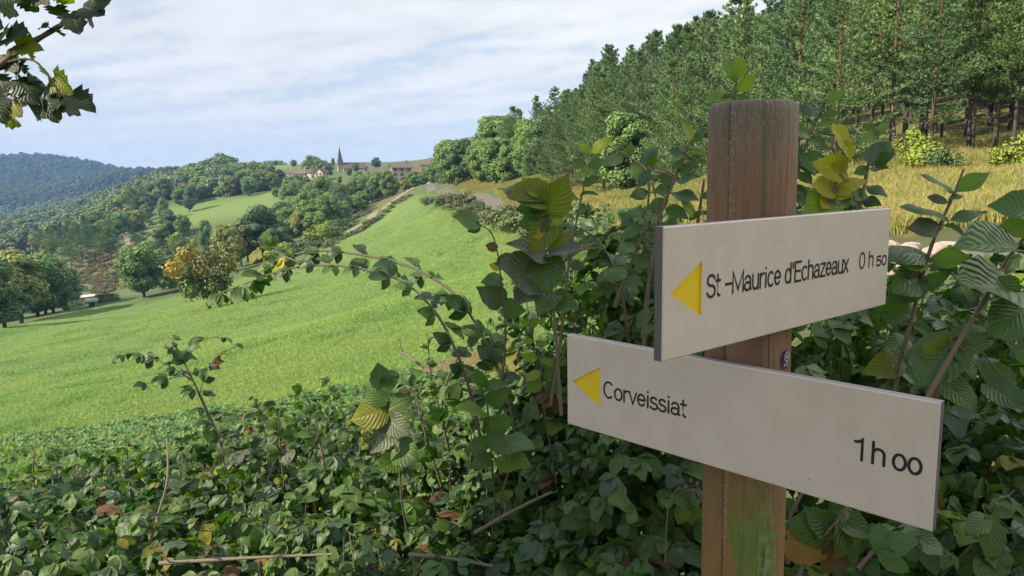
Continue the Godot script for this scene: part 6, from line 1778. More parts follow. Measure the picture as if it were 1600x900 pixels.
	sapling("lime_sprout", "sprout with small fresh lime-green leaves at the lower board's pointed end", "sapling", [[Vector3(0.071,1.107,-1.7),Vector3(0.064,1.2,-1.7),Vector3(0.05,1.262,-1.7),Vector3(0.037,1.316,-1.7)], [Vector3(0.073,1.144,-1.68),Vector3(0.097,1.225,-1.66),Vector3(0.114,1.263,-1.66)]], "dogwood", [
		[Vector3(0.037,1.31,-1.69), Vector3(0.016,1.328,-1.69), "lime", Vector3(0,0.45,0.9)],
		[Vector3(0.04,1.304,-1.69), Vector3(0.058,1.331,-1.69), "bright", Vector3(0,0.45,0.9)],
		[Vector3(0.048,1.272,-1.69), Vector3(0.02,1.28,-1.69), "lime", Vector3(0,0.45,0.9)],
		[Vector3(0.051,1.264,-1.69), Vector3(0.084,1.271,-1.69), "bright", Vector3(0,0.45,0.9)],
		[Vector3(0.057,1.234,-1.69), Vector3(0.021,1.245,-1.67), "lime", Vector3(0,0.45,0.9)],
		[Vector3(0.06,1.231,-1.69), Vector3(0.088,1.229,-1.67), "bright", Vector3(0,0.45,0.9)],
		[Vector3(0.065,1.203,-1.69), Vector3(0.029,1.196,-1.66), "lime", Vector3(0,0.45,0.9)],
		[Vector3(0.068,1.195,-1.69), Vector3(0.102,1.21,-1.66), "light", Vector3(0,0.45,0.9)],
		[Vector3(0.065,1.172,-1.69), Vector3(0.031,1.166,-1.66), "bright", Vector3(0,0.45,0.9)],
		[Vector3(0.071,1.164,-1.69), Vector3(0.114,1.168,-1.66), "light", Vector3(0,0.45,0.9)],
		[Vector3(0.098,1.215,-1.69), Vector3(0.125,1.233,-1.69), "light", Vector3(0,0.45,0.9)],
		[Vector3(0.095,1.209,-1.69), Vector3(0.072,1.24,-1.69), "bright", Vector3(0,0.45,0.9)],
		[Vector3(0.113,1.251,-1.69), Vector3(0.137,1.269,-1.69), "light", Vector3(0,0.45,0.9)]], "cane", 0.0025)
	var hung: Array = [
		[Vector3(-1.041,2.023,-1.6), Vector3(-1.043,2.005,-1.65), "shade", Vector3(-0.5,0.5,0.6)],
		[Vector3(-1.047,2.03,-1.6), Vector3(-0.981,2.032,-1.57), "shade", Vector3(0.1,0.5,0.9)],
		[Vector3(-0.994,2.029,-1.6), Vector3(-0.991,2.022,-1.65), "shade", Vector3(0.1,0.5,0.9)],
		[Vector3(-0.966,2.044,-1.6), Vector3(-0.916,2.011,-1.57), "shade", Vector3(-0.5,0.5,0.6)],
		[Vector3(-0.93,2.015,-1.6), Vector3(-0.943,1.987,-1.65), "shade", Vector3(0.1,0.5,0.9)],
		[Vector3(-0.899,2,-1.6), Vector3(-0.866,1.948,-1.57), "shade", Vector3(0.1,0.5,0.9)],
		[Vector3(-0.917,2.038,-1.6), Vector3(-0.911,2.029,-1.65), "olive", Vector3(-0.5,0.5,0.6)],
		[Vector3(-0.871,2.012,-1.6), Vector3(-0.807,1.992,-1.57), "shade", Vector3(0.1,0.5,0.9)],
		[Vector3(-0.869,2.004,-1.6), Vector3(-0.868,1.977,-1.65), "shade", Vector3(0.1,0.5,0.9)],
		[Vector3(-0.949,1.975,-1.6), Vector3(-0.959,1.972,-1.57), "shade", Vector3(-0.5,0.5,0.6)],
		[Vector3(-0.941,1.971,-1.6), Vector3(-0.94,1.964,-1.65), "shade", Vector3(0.1,0.5,0.9)],
		[Vector3(-1.036,1.954,-1.6), Vector3(-0.96,1.966,-1.57), "shade", Vector3(0.1,0.5,0.9)],
		[Vector3(-1.041,1.967,-1.6), Vector3(-1.101,1.937,-1.65), "shade", Vector3(-0.5,0.5,0.6)],
		[Vector3(-1.017,1.941,-1.6), Vector3(-0.953,1.932,-1.57), "olive", Vector3(0.1,0.5,0.9)],
		[Vector3(-1.012,1.934,-1.6), Vector3(-0.999,1.923,-1.65), "olive", Vector3(0.1,0.5,0.9)],
		[Vector3(-1.04,1.922,-1.6), Vector3(-1.003,1.875,-1.57), "shade", Vector3(-0.5,0.5,0.6)],
		[Vector3(-1.028,1.902,-1.6), Vector3(-1.023,1.9,-1.65), "shade", Vector3(0.1,0.5,0.9)],
		[Vector3(-1.065,1.877,-1.6), Vector3(-1.03,1.832,-1.57), "shade", Vector3(0.1,0.5,0.9)],
		[Vector3(-0.997,1.886,-1.6), Vector3(-0.996,1.848,-1.65), "shade", Vector3(-0.5,0.5,0.6)],
		[Vector3(-1.019,1.87,-1.6), Vector3(-0.963,1.818,-1.57), "shade", Vector3(0.1,0.5,0.9)],
		[Vector3(-0.956,1.883,-1.6), Vector3(-0.976,1.853,-1.65), "lime", Vector3(0.1,0.5,0.9)],
		[Vector3(-0.945,1.875,-1.6), Vector3(-0.895,1.832,-1.57), "olive", Vector3(-0.5,0.5,0.6)],
		[Vector3(-0.983,1.837,-1.6), Vector3(-1.029,1.78,-1.65), "shade", Vector3(0.1,0.5,0.9)],
		[Vector3(-0.969,1.837,-1.6), Vector3(-0.935,1.775,-1.57), "shade", Vector3(0.1,0.5,0.9)],
		[Vector3(-0.936,1.836,-1.6), Vector3(-0.937,1.79,-1.65), "shade", Vector3(-0.5,0.5,0.6)],
		[Vector3(-0.909,1.836,-1.6), Vector3(-0.853,1.806,-1.57), "shade", Vector3(0.1,0.5,0.9)],
		[Vector3(-0.929,1.836,-1.6), Vector3(-0.99,1.799,-1.65), "shade", Vector3(0.1,0.5,0.9)],
		[Vector3(-1.037,1.825,-1.6), Vector3(-1.004,1.787,-1.57), "olive", Vector3(-0.5,0.5,0.6)],
		[Vector3(-1.058,1.819,-1.6), Vector3(-1.083,1.767,-1.65), "lime", Vector3(0.1,0.5,0.9)],
		[Vector3(-1.076,1.839,-1.6), Vector3(-1.042,1.774,-1.57), "shade", Vector3(0.1,0.5,0.9)],
		[Vector3(-1.067,1.802,-1.6), Vector3(-1.064,1.771,-1.65), "olive", Vector3(-0.5,0.5,0.6)],
		[Vector3(-0.941,1.849,-1.6), Vector3(-0.961,1.838,-1.57), "shade", Vector3(0.1,0.5,0.9)],
		[Vector3(-1.008,1.85,-1.6), Vector3(-1.073,1.83,-1.65), "shade", Vector3(0.1,0.5,0.9)],
		[Vector3(-1.071,1.992,-1.6), Vector3(-1.014,1.967,-1.57), "shade", Vector3(-0.5,0.5,0.6)],
		[Vector3(-1.093,1.916,-1.6), Vector3(-1.081,1.911,-1.65), "shade", Vector3(0.1,0.5,0.9)],
		[Vector3(-0.844,2.016,-1.6), Vector3(-0.799,2.026,-1.57), "shade", Vector3(0.1,0.5,0.9)],
		[Vector3(-0.879,2.058,-1.6), Vector3(-0.869,2.049,-1.65), "shade", Vector3(-0.5,0.5,0.6)],
		[Vector3(-1.01,2.061,-1.6), Vector3(-0.955,2.036,-1.57), "shade", Vector3(0.1,0.5,0.9)],
		[Vector3(-1.102,1.955,-1.6), Vector3(-1.094,1.977,-1.65), "shade", Vector3(0.1,0.5,0.9)],
		[Vector3(-1.001,1.908,-1.6), Vector3(-1.013,1.862,-1.57), "shade", Vector3(-0.5,0.5,0.6)]]

	var sunny := ["light", "bright", "mid", "lime", "mid", "light"]
	var cool := ["deep", "blue", "dark", "blue", "mid", "mid", "grey", "dark", "dark", "light", "deep", "mid"]
	var fresh := ["light", "mid", "blue", "light", "mid", "dark", "mid", "blue", "mid", "mid", "light", "dark", "bright", "mid", "light", "dark", "blue", "rust"]
	var mixed := ["dark", "dark", "mid", "blue", "deep", "mid", "mid", "light", "deep", "olive", "dark", "mid", "blue", "light", "rust"]
	var deepset := ["mid", "mid", "light", "light", "dark", "light", "bright", "mid"]  # lighter tones put in to brighten bushes standing in shade
	clump("low bramble bush on the thicket's meadow edge, outermost from the picture's left border", Vector3(-2.788,-0.167,-3.9), Vector3(0.46,0.14,0.4), 95, 190, 0.054, mixed)
	clump("low bramble bush on the thicket's meadow edge, second from the picture's left border", Vector3(-2.264,-0.072,-3.9), Vector3(0.46,0.24,0.4), 95, 190, 0.054, cool)
	clump("low bramble bush on the thicket's meadow edge, third from the picture's left border", Vector3(-1.778,0.038,-3.9), Vector3(0.46,0.17,0.4), 95, 190, 0.054, cool)
	clump("low bramble bush on the thicket's meadow edge, fourth from the picture's left border", Vector3(-1.312,0.177,-3.9), Vector3(0.46,0.26,0.4), 95, 190, 0.054, mixed)
	clump("low bramble bush on the thicket's meadow edge, fifth from the picture's left border", Vector3(-0.908,0.202,-3.9), Vector3(0.46,0.2,0.4), 95, 190, 0.054, mixed)
	clump("bramble bush in the thicket's second row, outermost from the picture's left border", Vector3(-2.274,0.137,-3.05), Vector3(0.36,0.2,0.36), 105, 190, 0.052, cool)
	clump("bramble bush in the thicket's second row, second from the picture's left border", Vector3(-1.903,0.227,-3.05), Vector3(0.36,0.3,0.36), 105, 190, 0.052, cool)
	clump("bramble bush in the thicket's second row, third from the picture's left border", Vector3(-1.522,0.308,-3.05), Vector3(0.36,0.22,0.36), 105, 190, 0.052, cool)
	clump("bramble bush in the thicket's second row, fourth from the picture's left border", Vector3(-1.156,0.397,-3.05), Vector3(0.36,0.28,0.36), 105, 190, 0.052, cool)
	clump("bramble bush in the thicket's second row, fifth from the picture's left border", Vector3(-0.826,0.399,-3.05), Vector3(0.36,0.2,0.36), 105, 190, 0.052, mixed)
	clump("bramble bush in the thicket's second row, sixth from the picture's left border", Vector3(-0.534,0.477,-3.05), Vector3(0.36,0.26,0.36), 105, 190, 0.052, mixed)
	clump("bramble bush in the thicket's third row, outermost from the picture's left border", Vector3(-1.788,0.386,-2.45), Vector3(0.3,0.22,0.3), 105, 170, 0.051, cool)
	clump("bramble bush in the thicket's third row, second from the picture's left border", Vector3(-1.494,0.409,-2.45), Vector3(0.3,0.22,0.3), 105, 170, 0.051, cool)
	clump("bramble bush in the thicket's third row, third from the picture's left border", Vector3(-1.178,0.439,-2.45), Vector3(0.3,0.22,0.3), 105, 170, 0.051, mixed)
	clump("bramble bush in the thicket's third row, fourth from the picture's left border", Vector3(-0.865,0.433,-2.45), Vector3(0.3,0.22,0.3), 105, 170, 0.051, cool)
	clump("bramble bush in the thicket's third row, fifth from the picture's left border", Vector3(-0.55,0.474,-2.45), Vector3(0.3,0.22,0.3), 105, 170, 0.051, fresh)
	clump("bramble bush in the thicket's third row, sixth from the picture's left border", Vector3(-0.258,0.528,-2.45), Vector3(0.3,0.22,0.3), 105, 170, 0.051, mixed)
	clump("bramble bush in the thicket's front row, outermost from the picture's left border", Vector3(-1.348,0.512,-1.95), Vector3(0.25,0.18,0.25), 105, 150, 0.049, cool)
	clump("bramble bush in the thicket's front row, second from the picture's left border", Vector3(-1.067,0.535,-1.95), Vector3(0.25,0.18,0.25), 105, 150, 0.049, mixed)
	clump("bramble bush in the thicket's front row, third from the picture's left border", Vector3(-0.787,0.549,-1.95), Vector3(0.25,0.18,0.25), 105, 150, 0.049, fresh)
	clump("bramble bush in the thicket's front row, fourth from the picture's left border", Vector3(-0.516,0.573,-1.95), Vector3(0.25,0.18,0.25), 105, 150, 0.049, fresh)
	clump("bramble bush in the thicket's front row, fifth from the picture's left border", Vector3(-0.264,0.588,-1.95), Vector3(0.25,0.18,0.25), 105, 150, 0.049, mixed)
	clump("bramble bush in the thicket's front row, sixth from the picture's left border", Vector3(-0.03,0.641,-1.95), Vector3(0.25,0.18,0.25), 105, 150, 0.049, fresh)
	clump("leafy bramble bush along the picture's lower border, first towards the post", Vector3(-0.359,0.677,-1.55), Vector3(0.19,0.14,0.2), 95, 130, 0.046, fresh)
	clump("leafy bramble bush along the picture's lower border, second towards the post", Vector3(-0.128,0.696,-1.55), Vector3(0.19,0.14,0.2), 95, 130, 0.046, fresh)
	clump("leafy bramble bush along the picture's lower border, third towards the post", Vector3(0.103,0.731,-1.55), Vector3(0.19,0.14,0.2), 95, 130, 0.046, fresh)
	clump("leafy bramble bush along the picture's lower border, closest towards the post", Vector3(0.289,0.758,-1.55), Vector3(0.19,0.14,0.2), 95, 130, 0.046, fresh)
	clump("bramble bush under the arching canes' bend", Vector3(-0.056,0.656,-2.5), Vector3(0.26,0.2,0.26), 95, 170, 0.05, mixed)
	clump("bramble bush below the lower board's pointed end", Vector3(0.135,0.814,-2), Vector3(0.24,0.26,0.24), 95, 170, 0.05, fresh)
	clump("bramble bush to the left of the lower board's pointed end", Vector3(0.12,0.893,-2.3), Vector3(0.18,0.2,0.25), 95, 170, 0.05, mixed)
	clump("dense bramble bush behind the lower board's pointed end", Vector3(0.293,1.129,-2.1), Vector3(0.24,0.36,0.24), 95, 170, 0.05, deepset)
	clump("dense bramble bush behind the upper board's thick end", Vector3(0.365,1.313,-2), Vector3(0.18,0.24,0.2), 95, 170, 0.05, deepset)
	clump("bramble bush between the lower board and the post's foot", Vector3(0.291,0.886,-1.65), Vector3(0.22,0.22,0.22), 95, 170, 0.05, fresh)
	clump("bramble bush behind the post's foot", Vector3(0.513,0.864,-1.8), Vector3(0.3,0.32,0.25), 95, 170, 0.05, deepset)
	clump("bramble bush behind the post between the two boards", Vector3(0.49,1.133,-1.8), Vector3(0.3,0.32,0.25), 95, 170, 0.05, deepset)
	clump("bramble bush right of the torn sticker", Vector3(0.835,1.168,-1.9), Vector3(0.24,0.24,0.24), 95, 170, 0.05, fresh)
	clump("bramble bush behind the hazel's slanting stem", Vector3(1.199,1.141,-2.1), Vector3(0.3,0.24,0.3), 95, 170, 0.05, fresh)
	clump("bramble bush in the gap between upper board and hazel", Vector3(1.522,1.066,-2.9), Vector3(0.3,0.22,0.3), 95, 170, 0.05, mixed)
	clump("bramble bush at the picture's edge behind the hazel leaves", Vector3(1.663,1.117,-2.4), Vector3(0.3,0.26,0.3), 95, 170, 0.05, fresh)
	clump("bramble bush on the far side of the lower board's end", Vector3(1.182,1.054,-1.75), Vector3(0.26,0.24,0.25), 95, 170, 0.05, fresh)
	clump("bramble bush beside the lower board's far end, at the picture's edge", Vector3(1.005,1.006,-1.45), Vector3(0.2,0.2,0.2), 95, 170, 0.05, mixed)
	clump("bramble bush in the picture's lower corner by the post", Vector3(0.829,0.916,-1.3), Vector3(0.18,0.16,0.18), 95, 170, 0.05, fresh)
	clump("bramble bush under the lower board, right of the post", Vector3(0.762,0.829,-1.5), Vector3(0.2,0.17,0.2), 95, 170, 0.05, deepset)
	clump("bramble bush at the foot of the withering hazel", Vector3(0.592,0.809,-1.45), Vector3(0.16,0.14,0.16), 95, 170, 0.05, deepset)
	clump("bramble bush peeping over the upper board beside the post", Vector3(0.818,1.445,-2.2), Vector3(0.24,0.18,0.2), 95, 170, 0.05, deepset)
	clump("bramble bush before the stone heap", Vector3(2.132,1.095,-3.4), Vector3(0.5,0.2,0.4), 95, 170, 0.05, mixed)
	clump("bramble bush along the bank behind the dogwood", Vector3(0.519,1.325,-2.6), Vector3(0.35,0.22,0.3), 95, 170, 0.05, mixed)
	clump("bramble bush behind the hazel with the olive leaf", Vector3(0.18,1.101,-2.6), Vector3(0.26,0.24,0.3), 95, 170, 0.05, mixed)
	clump("bright green weedy bramble bush at the picture's left edge beside the meadow", Vector3(-3.242,-0.208,-4.4), Vector3(0.42,0.26,0.4), 95, 160, 0.05, sunny)
	clump("bright leafy weeds at the thicket's edge, right of the alone-standing sprout", Vector3(-1.377,-0.005,-4.6), Vector3(0.5,0.16,0.4), 80, 130, 0.05, sunny)
	# arching bramble canes
	var green := ["mid", "dark", "mid", "light", "deep"]
	var a1 := thing("bramble_cane", Vector3(0.016,0.83,-1.9), 0.0, "upper of two bramble canes arching left over the meadow", "bramble", "")
	leafy_cane(a1, [Vector3(0.016,0.83,-1.9),Vector3(0.003,0.967,-1.92),Vector3(-0.022,1.083,-1.95),Vector3(-0.078,1.214,-2),Vector3(-0.157,1.328,-2.05),Vector3(-0.254,1.389,-2.1),Vector3(-0.352,1.418,-2.15),Vector3(-0.473,1.437,-2.2),Vector3(-0.58,1.442,-2.25),Vector3(-0.683,1.423,-2.3),Vector3(-0.785,1.362,-2.35),Vector3(-0.867,1.286,-2.4)], 0.0052, 0.0022, "cane", 0.046, 0.062, green, 0.2)
	var a2 := thing("bramble_cane", Vector3(-0.086,0.993,-1.85), 0.0, "lower of two bramble canes arching left over the meadow", "bramble", "")
	leafy_cane(a2, [Vector3(-0.087,0.976,-1.85),Vector3(-0.108,1.085,-1.86),Vector3(-0.139,1.187,-1.88),Vector3(-0.194,1.294,-1.92),Vector3(-0.274,1.369,-1.97),Vector3(-0.363,1.403,-2),Vector3(-0.495,1.419,-2.05),Vector3(-0.635,1.406,-2.1),Vector3(-0.784,1.357,-2.18),Vector3(-0.92,1.308,-2.25)], 0.0050, 0.0018, "cane", 0.043, 0.060, green, 0.12)
	leafy_cane(a2, [Vector3(-0.574,1.417,-2.08),Vector3(-0.666,1.442,-2.15),Vector3(-0.721,1.472,-2.2),Vector3(-0.775,1.426,-2.25)], 0.0024, 0.0012, "cane", 0.035, 0.05, ["olive", "mid", "yellow"], 0.2)
	var a3 := thing("bramble_cane", Vector3(-1.16,0.55,-2.85), 0.0, "upright bramble sprout standing alone against the lit meadow on the left", "bramble", "")
	leafy_cane(a3, [Vector3(-1.152,0.523,-2.85),Vector3(-1.187,0.654,-2.86),Vector3(-1.241,0.781,-2.88),Vector3(-1.288,0.877,-2.9),Vector3(-1.331,0.957,-2.92),Vector3(-1.37,1.026,-2.94)], 0.0068, 0.0026, "cane", 0.040, 0.068, ["dark", "deep", "mid", "dark"], 0.1, 0.4)
	leafy_cane(a3, [Vector3(-1.289,0.871,-2.9),Vector3(-1.371,0.918,-2.92),Vector3(-1.454,0.954,-2.94),Vector3(-1.553,0.972,-2.96),Vector3(-1.631,0.947,-2.98)], 0.0030, 0.0014, "cane", 0.042, 0.062, ["dark", "mid", "deep"], 0.1, 0.3)
	leafy_cane(a3, [Vector3(-1.254,0.818,-2.88),Vector3(-1.229,0.907,-2.9),Vector3(-1.181,0.967,-2.92),Vector3(-1.105,1.003,-2.93)], 0.0028, 0.0012, "cane", 0.042, 0.060, ["dark", "olive", "rust", "dark"], 0.15, 0.4)
	leafy_cane(a3, [Vector3(-1.275,0.855,-2.9),Vector3(-1.304,0.893,-2.88),Vector3(-1.366,0.889,-2.86),Vector3(-1.449,0.873,-2.85)], 0.0026, 0.0012, "cane", 0.045, 0.056, ["dark", "deep"], 0.3, 0.3)
	leafy_cane(a3, [Vector3(-1.331,0.957,-2.92),Vector3(-1.305,1.004,-2.94),Vector3(-1.245,1.033,-2.95),Vector3(-1.177,1.029,-2.96)], 0.0024, 0.0012, "cane", 0.045, 0.056, ["dark", "mid", "olive"], 0.2, 0.4)
	var more := [
		["short bramble cane with a ragged tip left of the soil patch", [Vector3(-0.637,0.627,-2.4),Vector3(-0.659,0.778,-2.42),Vector3(-0.685,0.885,-2.44),Vector3(-0.729,0.969,-2.46)], ["mid", "dark"]],
		["bramble cane leaning over the bare soil patch", [Vector3(-0.23,0.706,-2.2),Vector3(-0.269,0.852,-2.2),Vector3(-0.293,0.948,-2.22),Vector3(-0.323,1.042,-2.25),Vector3(-0.387,1.072,-2.28)], ["dark", "mid", "light"]],
		["bramble cane crossing low in front of the soil patch", [Vector3(0.082,0.937,-2),Vector3(-0.024,1.021,-2.02),Vector3(-0.132,1.055,-2.05),Vector3(-0.226,1.067,-2.08),Vector3(-0.311,1.04,-2.1)], ["dark", "mid", "rust"]],
		["bramble cane with pale leaves standing before the meadow's middle", [Vector3(-0.845,0.47,-2.6),Vector3(-0.853,0.643,-2.6),Vector3(-0.859,0.782,-2.62),Vector3(-0.846,0.872,-2.64)], ["light", "mid"]],
		["purple bramble cane creeping under the lower board's far end", [Vector3(0.549,1.016,-1.12),Vector3(0.6,1.043,-1.15),Vector3(0.672,1.057,-1.2),Vector3(0.796,1.05,-1.3)], ["dark", "mid", "light"]],
		["bramble cane arching at the picture's lower corner under the hazel", [Vector3(0.733,0.956,-1.2),Vector3(0.828,0.999,-1.25),Vector3(0.914,1.06,-1.3),Vector3(1.019,1.075,-1.35)], ["mid", "light", "dark"]],
		["young bramble cane between the soil patch and the arching canes", [Vector3(-0.187,0.904,-2),Vector3(-0.202,1.016,-2),Vector3(-0.183,1.102,-2.02),Vector3(-0.138,1.177,-2.05),Vector3(-0.072,1.215,-2.08)], ["mid", "dark", "light"]],
		["bramble cane rising from the thicket's corner towards the meadow", [Vector3(-2.168,0.188,-3.2),Vector3(-2.184,0.363,-3.22),Vector3(-2.173,0.473,-3.25),Vector3(-2.091,0.546,-3.28)], ["mid", "bright"]],
		["bramble cane in front of the dogwood, close by the upper board's edge", [Vector3(0.274,1.227,-1.7),Vector3(0.262,1.346,-1.72),Vector3(0.242,1.434,-1.74),Vector3(0.199,1.506,-1.76),Vector3(0.14,1.539,-1.78)], ["blue", "mid", "dark"]],
		["bramble cane over the road's bend behind the dogwood", [Vector3(0.396,1.412,-1.9),Vector3(0.358,1.494,-1.92),Vector3(0.311,1.523,-1.94),Vector3(0.247,1.489,-1.96),Vector3(0.214,1.424,-1.97)], ["blue", "dark", "mid"]],
	]
	var sprigs := [Vector3(-2.32,0.202,-3.6),Vector3(-1.903,0.302,-3.5),Vector3(-1.644,0.398,-3.3),Vector3(-1.182,0.436,-3.3),Vector3(-0.9,0.543,-3),Vector3(-0.697,0.567,-3),Vector3(-0.493,0.698,-2.7),Vector3(-0.48,0.645,-2.3),Vector3(-0.348,0.673,-2.5),Vector3(-1.162,0.482,-2.7),Vector3(-1.666,0.393,-2.8),Vector3(-1.961,0.353,-2.9),Vector3(-1.076,0.392,-3.1),Vector3(-0.769,0.536,-2.8),Vector3(-0.572,0.638,-2.6),Vector3(-0.215,0.792,-2.3),Vector3(-0.139,0.746,-2.2),Vector3(-0.007,0.942,-2.1),Vector3(0.046,0.9,-2),Vector3(-0.929,0.54,-2.4)]
	var sprigends := [Vector3(-2.365,0.379,-3.6),Vector3(-1.81,0.464,-3.5),Vector3(-1.694,0.568,-3.3),Vector3(-1.125,0.631,-3.3),Vector3(-0.829,0.742,-3),Vector3(-0.726,0.784,-3),Vector3(-0.581,0.884,-2.7),Vector3(-0.565,0.82,-2.3),Vector3(-0.252,0.858,-2.5),Vector3(-1.1,0.659,-2.7),Vector3(-1.724,0.567,-2.8),Vector3(-1.87,0.522,-2.9),Vector3(-1.123,0.734,-3.1),Vector3(-0.712,0.899,-2.8),Vector3(-0.487,0.985,-2.6),Vector3(-0.269,1.172,-2.3),Vector3(-0.062,1.111,-2.2),Vector3(-0.016,1.247,-2.1),Vector3(0.124,1.156,-2),Vector3(-0.976,0.791,-2.4)]
	for i in sprigs.size():
		var o := thing("bramble_sprig", sprigs[i], 0.0, ["thin bramble sprig on the thicket's top, low at the left edge", "thin bramble sprig just left of the upright sprout", "slender bramble sprig leaning on the upright sprout", "tall slender sprig right of the upright sprout", "fine sprig before the weedy middle of the meadow's edge", "fine leafy sprig left of the hazel with the backlit leaf", "fine leafy sprig touching the backlit hazel leaf", "sprig below the backlit hazel leaf, leaning left", "sprig between the backlit hazel leaf and the dogwood", "sprig in the thicket's middle under the sprouts", "sprig leaning left in the thicket's left half", "short sprig leaning right at the thicket's left", "tall sprig left of centre rising over the meadow's edge", "tall sprig just left of the backlit hazel's top", "sprig leaning right into the backlit hazel's top", "sprig rising between the arching canes and the soil patch", "sprig leaning right before the dogwood's upper leaves", "sprig rising behind the crossing low cane", "sprig leaning onto the lower board's pointed end", "sprig leaning left in the thicket's middle"][i], "bramble")
		var e: Vector3 = sprigends[i]
		leafy_cane(o, [sprigs[i] - Vector3(0, 0.2, 0), sprigs[i], sprigs[i].lerp(e, 0.55) + Vector3(r(-0.03, 0.03), 0.03, r(-0.03, 0.03)), e], 0.0032, 0.0012, ["cane", "purple cane"][i % 2], 0.032, 0.040, [["mid", "light", "bright"], ["dark", "mid", "light"], ["mid", "olive", "light"]][i % 3], 0.25, 0.5)
	for m in more:
		var o := thing("bramble_cane", m[1][0], 0.0, m[0], "bramble")
		leafy_cane(o, m[1], 0.0042, 0.0016, "purple cane" if String(m[0]).begins_with("purple") else "cane", 0.042, 0.055, m[2], 0.1, 0.5)

	# dead sticks lying in the thicket
	var sticklab := ["long grey dead stick lying along the picture's lower border", "brown dead stick lying under the lower board's pointed end", "pale dead stick crossing above the lower border near the middle", "grey dead stick standing up through the brambles on the left", "dry twig leaning from the soil patch"]
	var sticks := [[Vector3(-0.882,0.705,-1.72),Vector3(-0.668,0.725,-1.7),Vector3(-0.444,0.742,-1.68)], [Vector3(-0.096,0.819,-1.62),Vector3(-0.009,0.88,-1.6),Vector3(0.082,0.925,-1.6)], [Vector3(-0.239,0.806,-1.55),Vector3(-0.151,0.812,-1.52),Vector3(-0.052,0.803,-1.5)], [Vector3(-1.108,0.542,-2.1),Vector3(-1.097,0.62,-2.15),Vector3(-1.08,0.721,-2.2),Vector3(-1.118,0.809,-2.3)], [Vector3(-0.364,1.067,-2.4),Vector3(-0.229,1.005,-2.3),Vector3(-0.13,1.008,-2.2)]]
	for i in sticks.size():
		var o := thing("dead_stick", sticks[i][0], 0.0, sticklab[i], "stick")
		var local: Array = []
		for q in sticks[i]: local.append(q - o.position + Vector3(0, 0.02, 0))
		var p := stem(o, "stick", local, 0.0052, 0.003, "dead stick", 5)
		for k in 3:
			var q: Vector3 = p[rng.randi() % p.size()]
			var e := ball() * 0.07
			stem(o, "side_twig", [q, q + e * 0.6, q + e + Vector3(0, 0.01, 0)], 0.002, 0.001, "dead stick", 2, 4)
	# dry flower stalks
	var dry := thing("dry_flower", Vector3(0.277,1.034,-1.3), 0.0, "dry weed stalk with small pale seed heads beside the post", "dry plant")
	stem(dry, "stalk", [Vector3(0, -0.1, 0), Vector3(0.277,1.056,-1.28) - dry.position, Vector3(0.29,1.091,-1.27) - dry.position], 0.0014, 0.0009, "dead stick", 4, 4)
	for q in [Vector3(0.299,1.106,-1.27),Vector3(0.304,1.099,-1.26),Vector3(0.315,1.106,-1.27),Vector3(0.324,1.104,-1.26),Vector3(0.32,1.087,-1.27),Vector3(0.327,1.093,-1.26)]:
		var e: Vector3 = q - dry.position
		stem(dry, "stalk", [Vector3(0.29,1.091,-1.27) - dry.position, e], 0.0008, 0.0006, "dead stick", 2, 4)
		var s := Shape.new()
		s.tube([e + Vector3(0, -0.003, 0), e, e + Vector3(0, 0.004, 0), e + Vector3(0, 0.006, 0)], [0.001, 0.0032, 0.0028, 0.0006], 6)
		part(dry, "seed_head", s.done(mats["dead stick"]))

	# the tree that overhangs from the left: its unseen crown is shaped and placed to shade the boards
	var tree := thing("overhanging_tree", Vector3(-3.4, ground(-3.4, -0.1), -0.1), 0.0, "broadleaf tree whose dark leafy branch hangs into the picture's upper left corner", "tree")
	var tp := tree.position
	stem(tree, "trunk", [Vector3(0, -0.3, 0), Vector3(0.05, 1.5, 0), Vector3(-0.1, 3.5, -0.1), Vector3(-0.3, 5.6, -0.2)], 0.13, 0.05, "twig", 5, 10)
	stem(tree, "branch", [Vector3(0.02, 2.4, 0), Vector3(-1.422,1.987,-1.75) - tp, Vector3(-1.11,1.888,-1.6) - tp, Vector3(-0.998,1.938,-1.6) - tp, Vector3(-0.925,1.986,-1.62) - tp, Vector3(-0.87,2.033,-1.65) - tp, Vector3(-0.808,2.099,-1.7) - tp], 0.011, 0.0018, "cane", 5)
	stem(tree, "branch", [Vector3(-1.11,1.888,-1.6) - tp, Vector3(-0.988,1.909,-1.58) - tp, Vector3(-0.943,1.879,-1.57) - tp, Vector3(-0.908,1.831,-1.56) - tp, Vector3(-0.883,1.828,-1.56) - tp], 0.003, 0.0010, "cane", 4)
	stem(tree, "branch", [Vector3(-1.11,1.888,-1.6) - tp, Vector3(-1.073,1.864,-1.6) - tp, Vector3(-1.036,1.838,-1.6) - tp, Vector3(-0.983,1.829,-1.6) - tp], 0.003, 0.0010, "cane", 4)
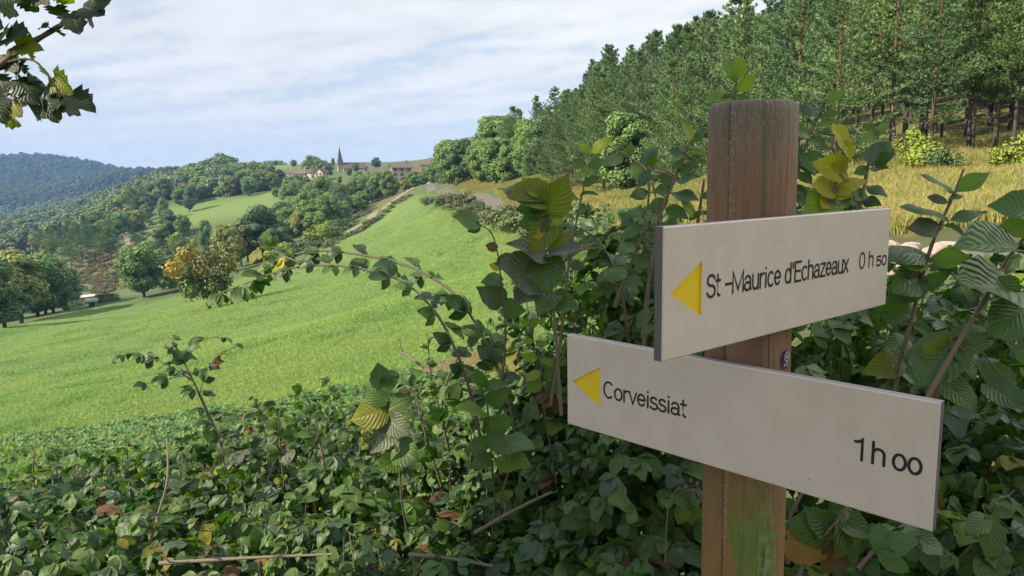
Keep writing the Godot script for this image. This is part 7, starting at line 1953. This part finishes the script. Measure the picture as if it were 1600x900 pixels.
	for l in hung: put_leaf(tree, "lobed", l[0] - tp, (l[0] as Vector3).lerp(l[1], 0.8) - tp, l[2], l[3])
	leafy("shade leaves", Color(1, 1, 1), 0.5, 0.45)
	part(tree, "crown", shade_crown(Vector3(-0.45, 4.70, 0.78), Vector3(1.5, 0.85, 0.95), 3800))


func shade_crown(c: Vector3, size: Vector3, n: int) -> ArrayMesh:
	var s := Shape.new()
	for i in n:
		var d := ball()
		var p := c + d.normalized() * pow(d.length(), 2.0) * size
		blade(s, p, (Vector3.UP * 0.8 + ball()).normalized(), r(0.07, 0.13), Color(0.055, 0.095, 0.03) * r(0.7, 1.4))
	return s.done(mats["shade leaves"])

func _ready() -> void:
	rng.seed = 20241
	lumps.seed = 7
	lumps.frequency = 0.02
	lumps.fractal_octaves = 3
	# camera, sky, sun, exposure
	var cam := Camera3D.new()
	cam.name = "camera"
	cam.position = Vector3(0, 1.65, 0)
	cam.rotation_degrees = Vector3(-8.40, 0, -1.01)
	cam.fov = 42.306
	cam.near = 0.05
	cam.far = 12000
	add_child(cam)
	cam.current = true
	var around := WorldEnvironment.new()
	around.name = "surroundings"
	var env := Environment.new()
	env.background_mode = Environment.BG_SKY
	env.sky = Sky.new()
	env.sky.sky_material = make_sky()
	env.background_energy_multiplier = 0.50
	env.tonemap_mode = Environment.TONE_MAPPER_LINEAR
	env.tonemap_exposure = 2.35
	env.sdfgi_enabled = true
	env.ssao_enabled = true
	env.ssil_enabled = true
	env.fog_enabled = true
	env.fog_density = 0.00017
	env.fog_light_color = Color(0.56, 0.75, 1.0)
	around.environment = env
	add_child(around)
	var sun := DirectionalLight3D.new()
	sun.name = "sun"
	sun.light_energy = 1.35
	sun.light_color = Color(1.0, 0.93, 0.82)
	sun.light_angular_distance = 0.5
	sun.shadow_enabled = true
	add_child(sun)
	sun.look_at_from_position(sun_from() * 100.0, Vector3.ZERO)
	# the place, from large to small
	make_ground()
	make_roads()
	make_tree_kinds()
	make_trees()
	make_village()
	make_leaves()
	make_signpost()
	make_plants()
	settle_labels()
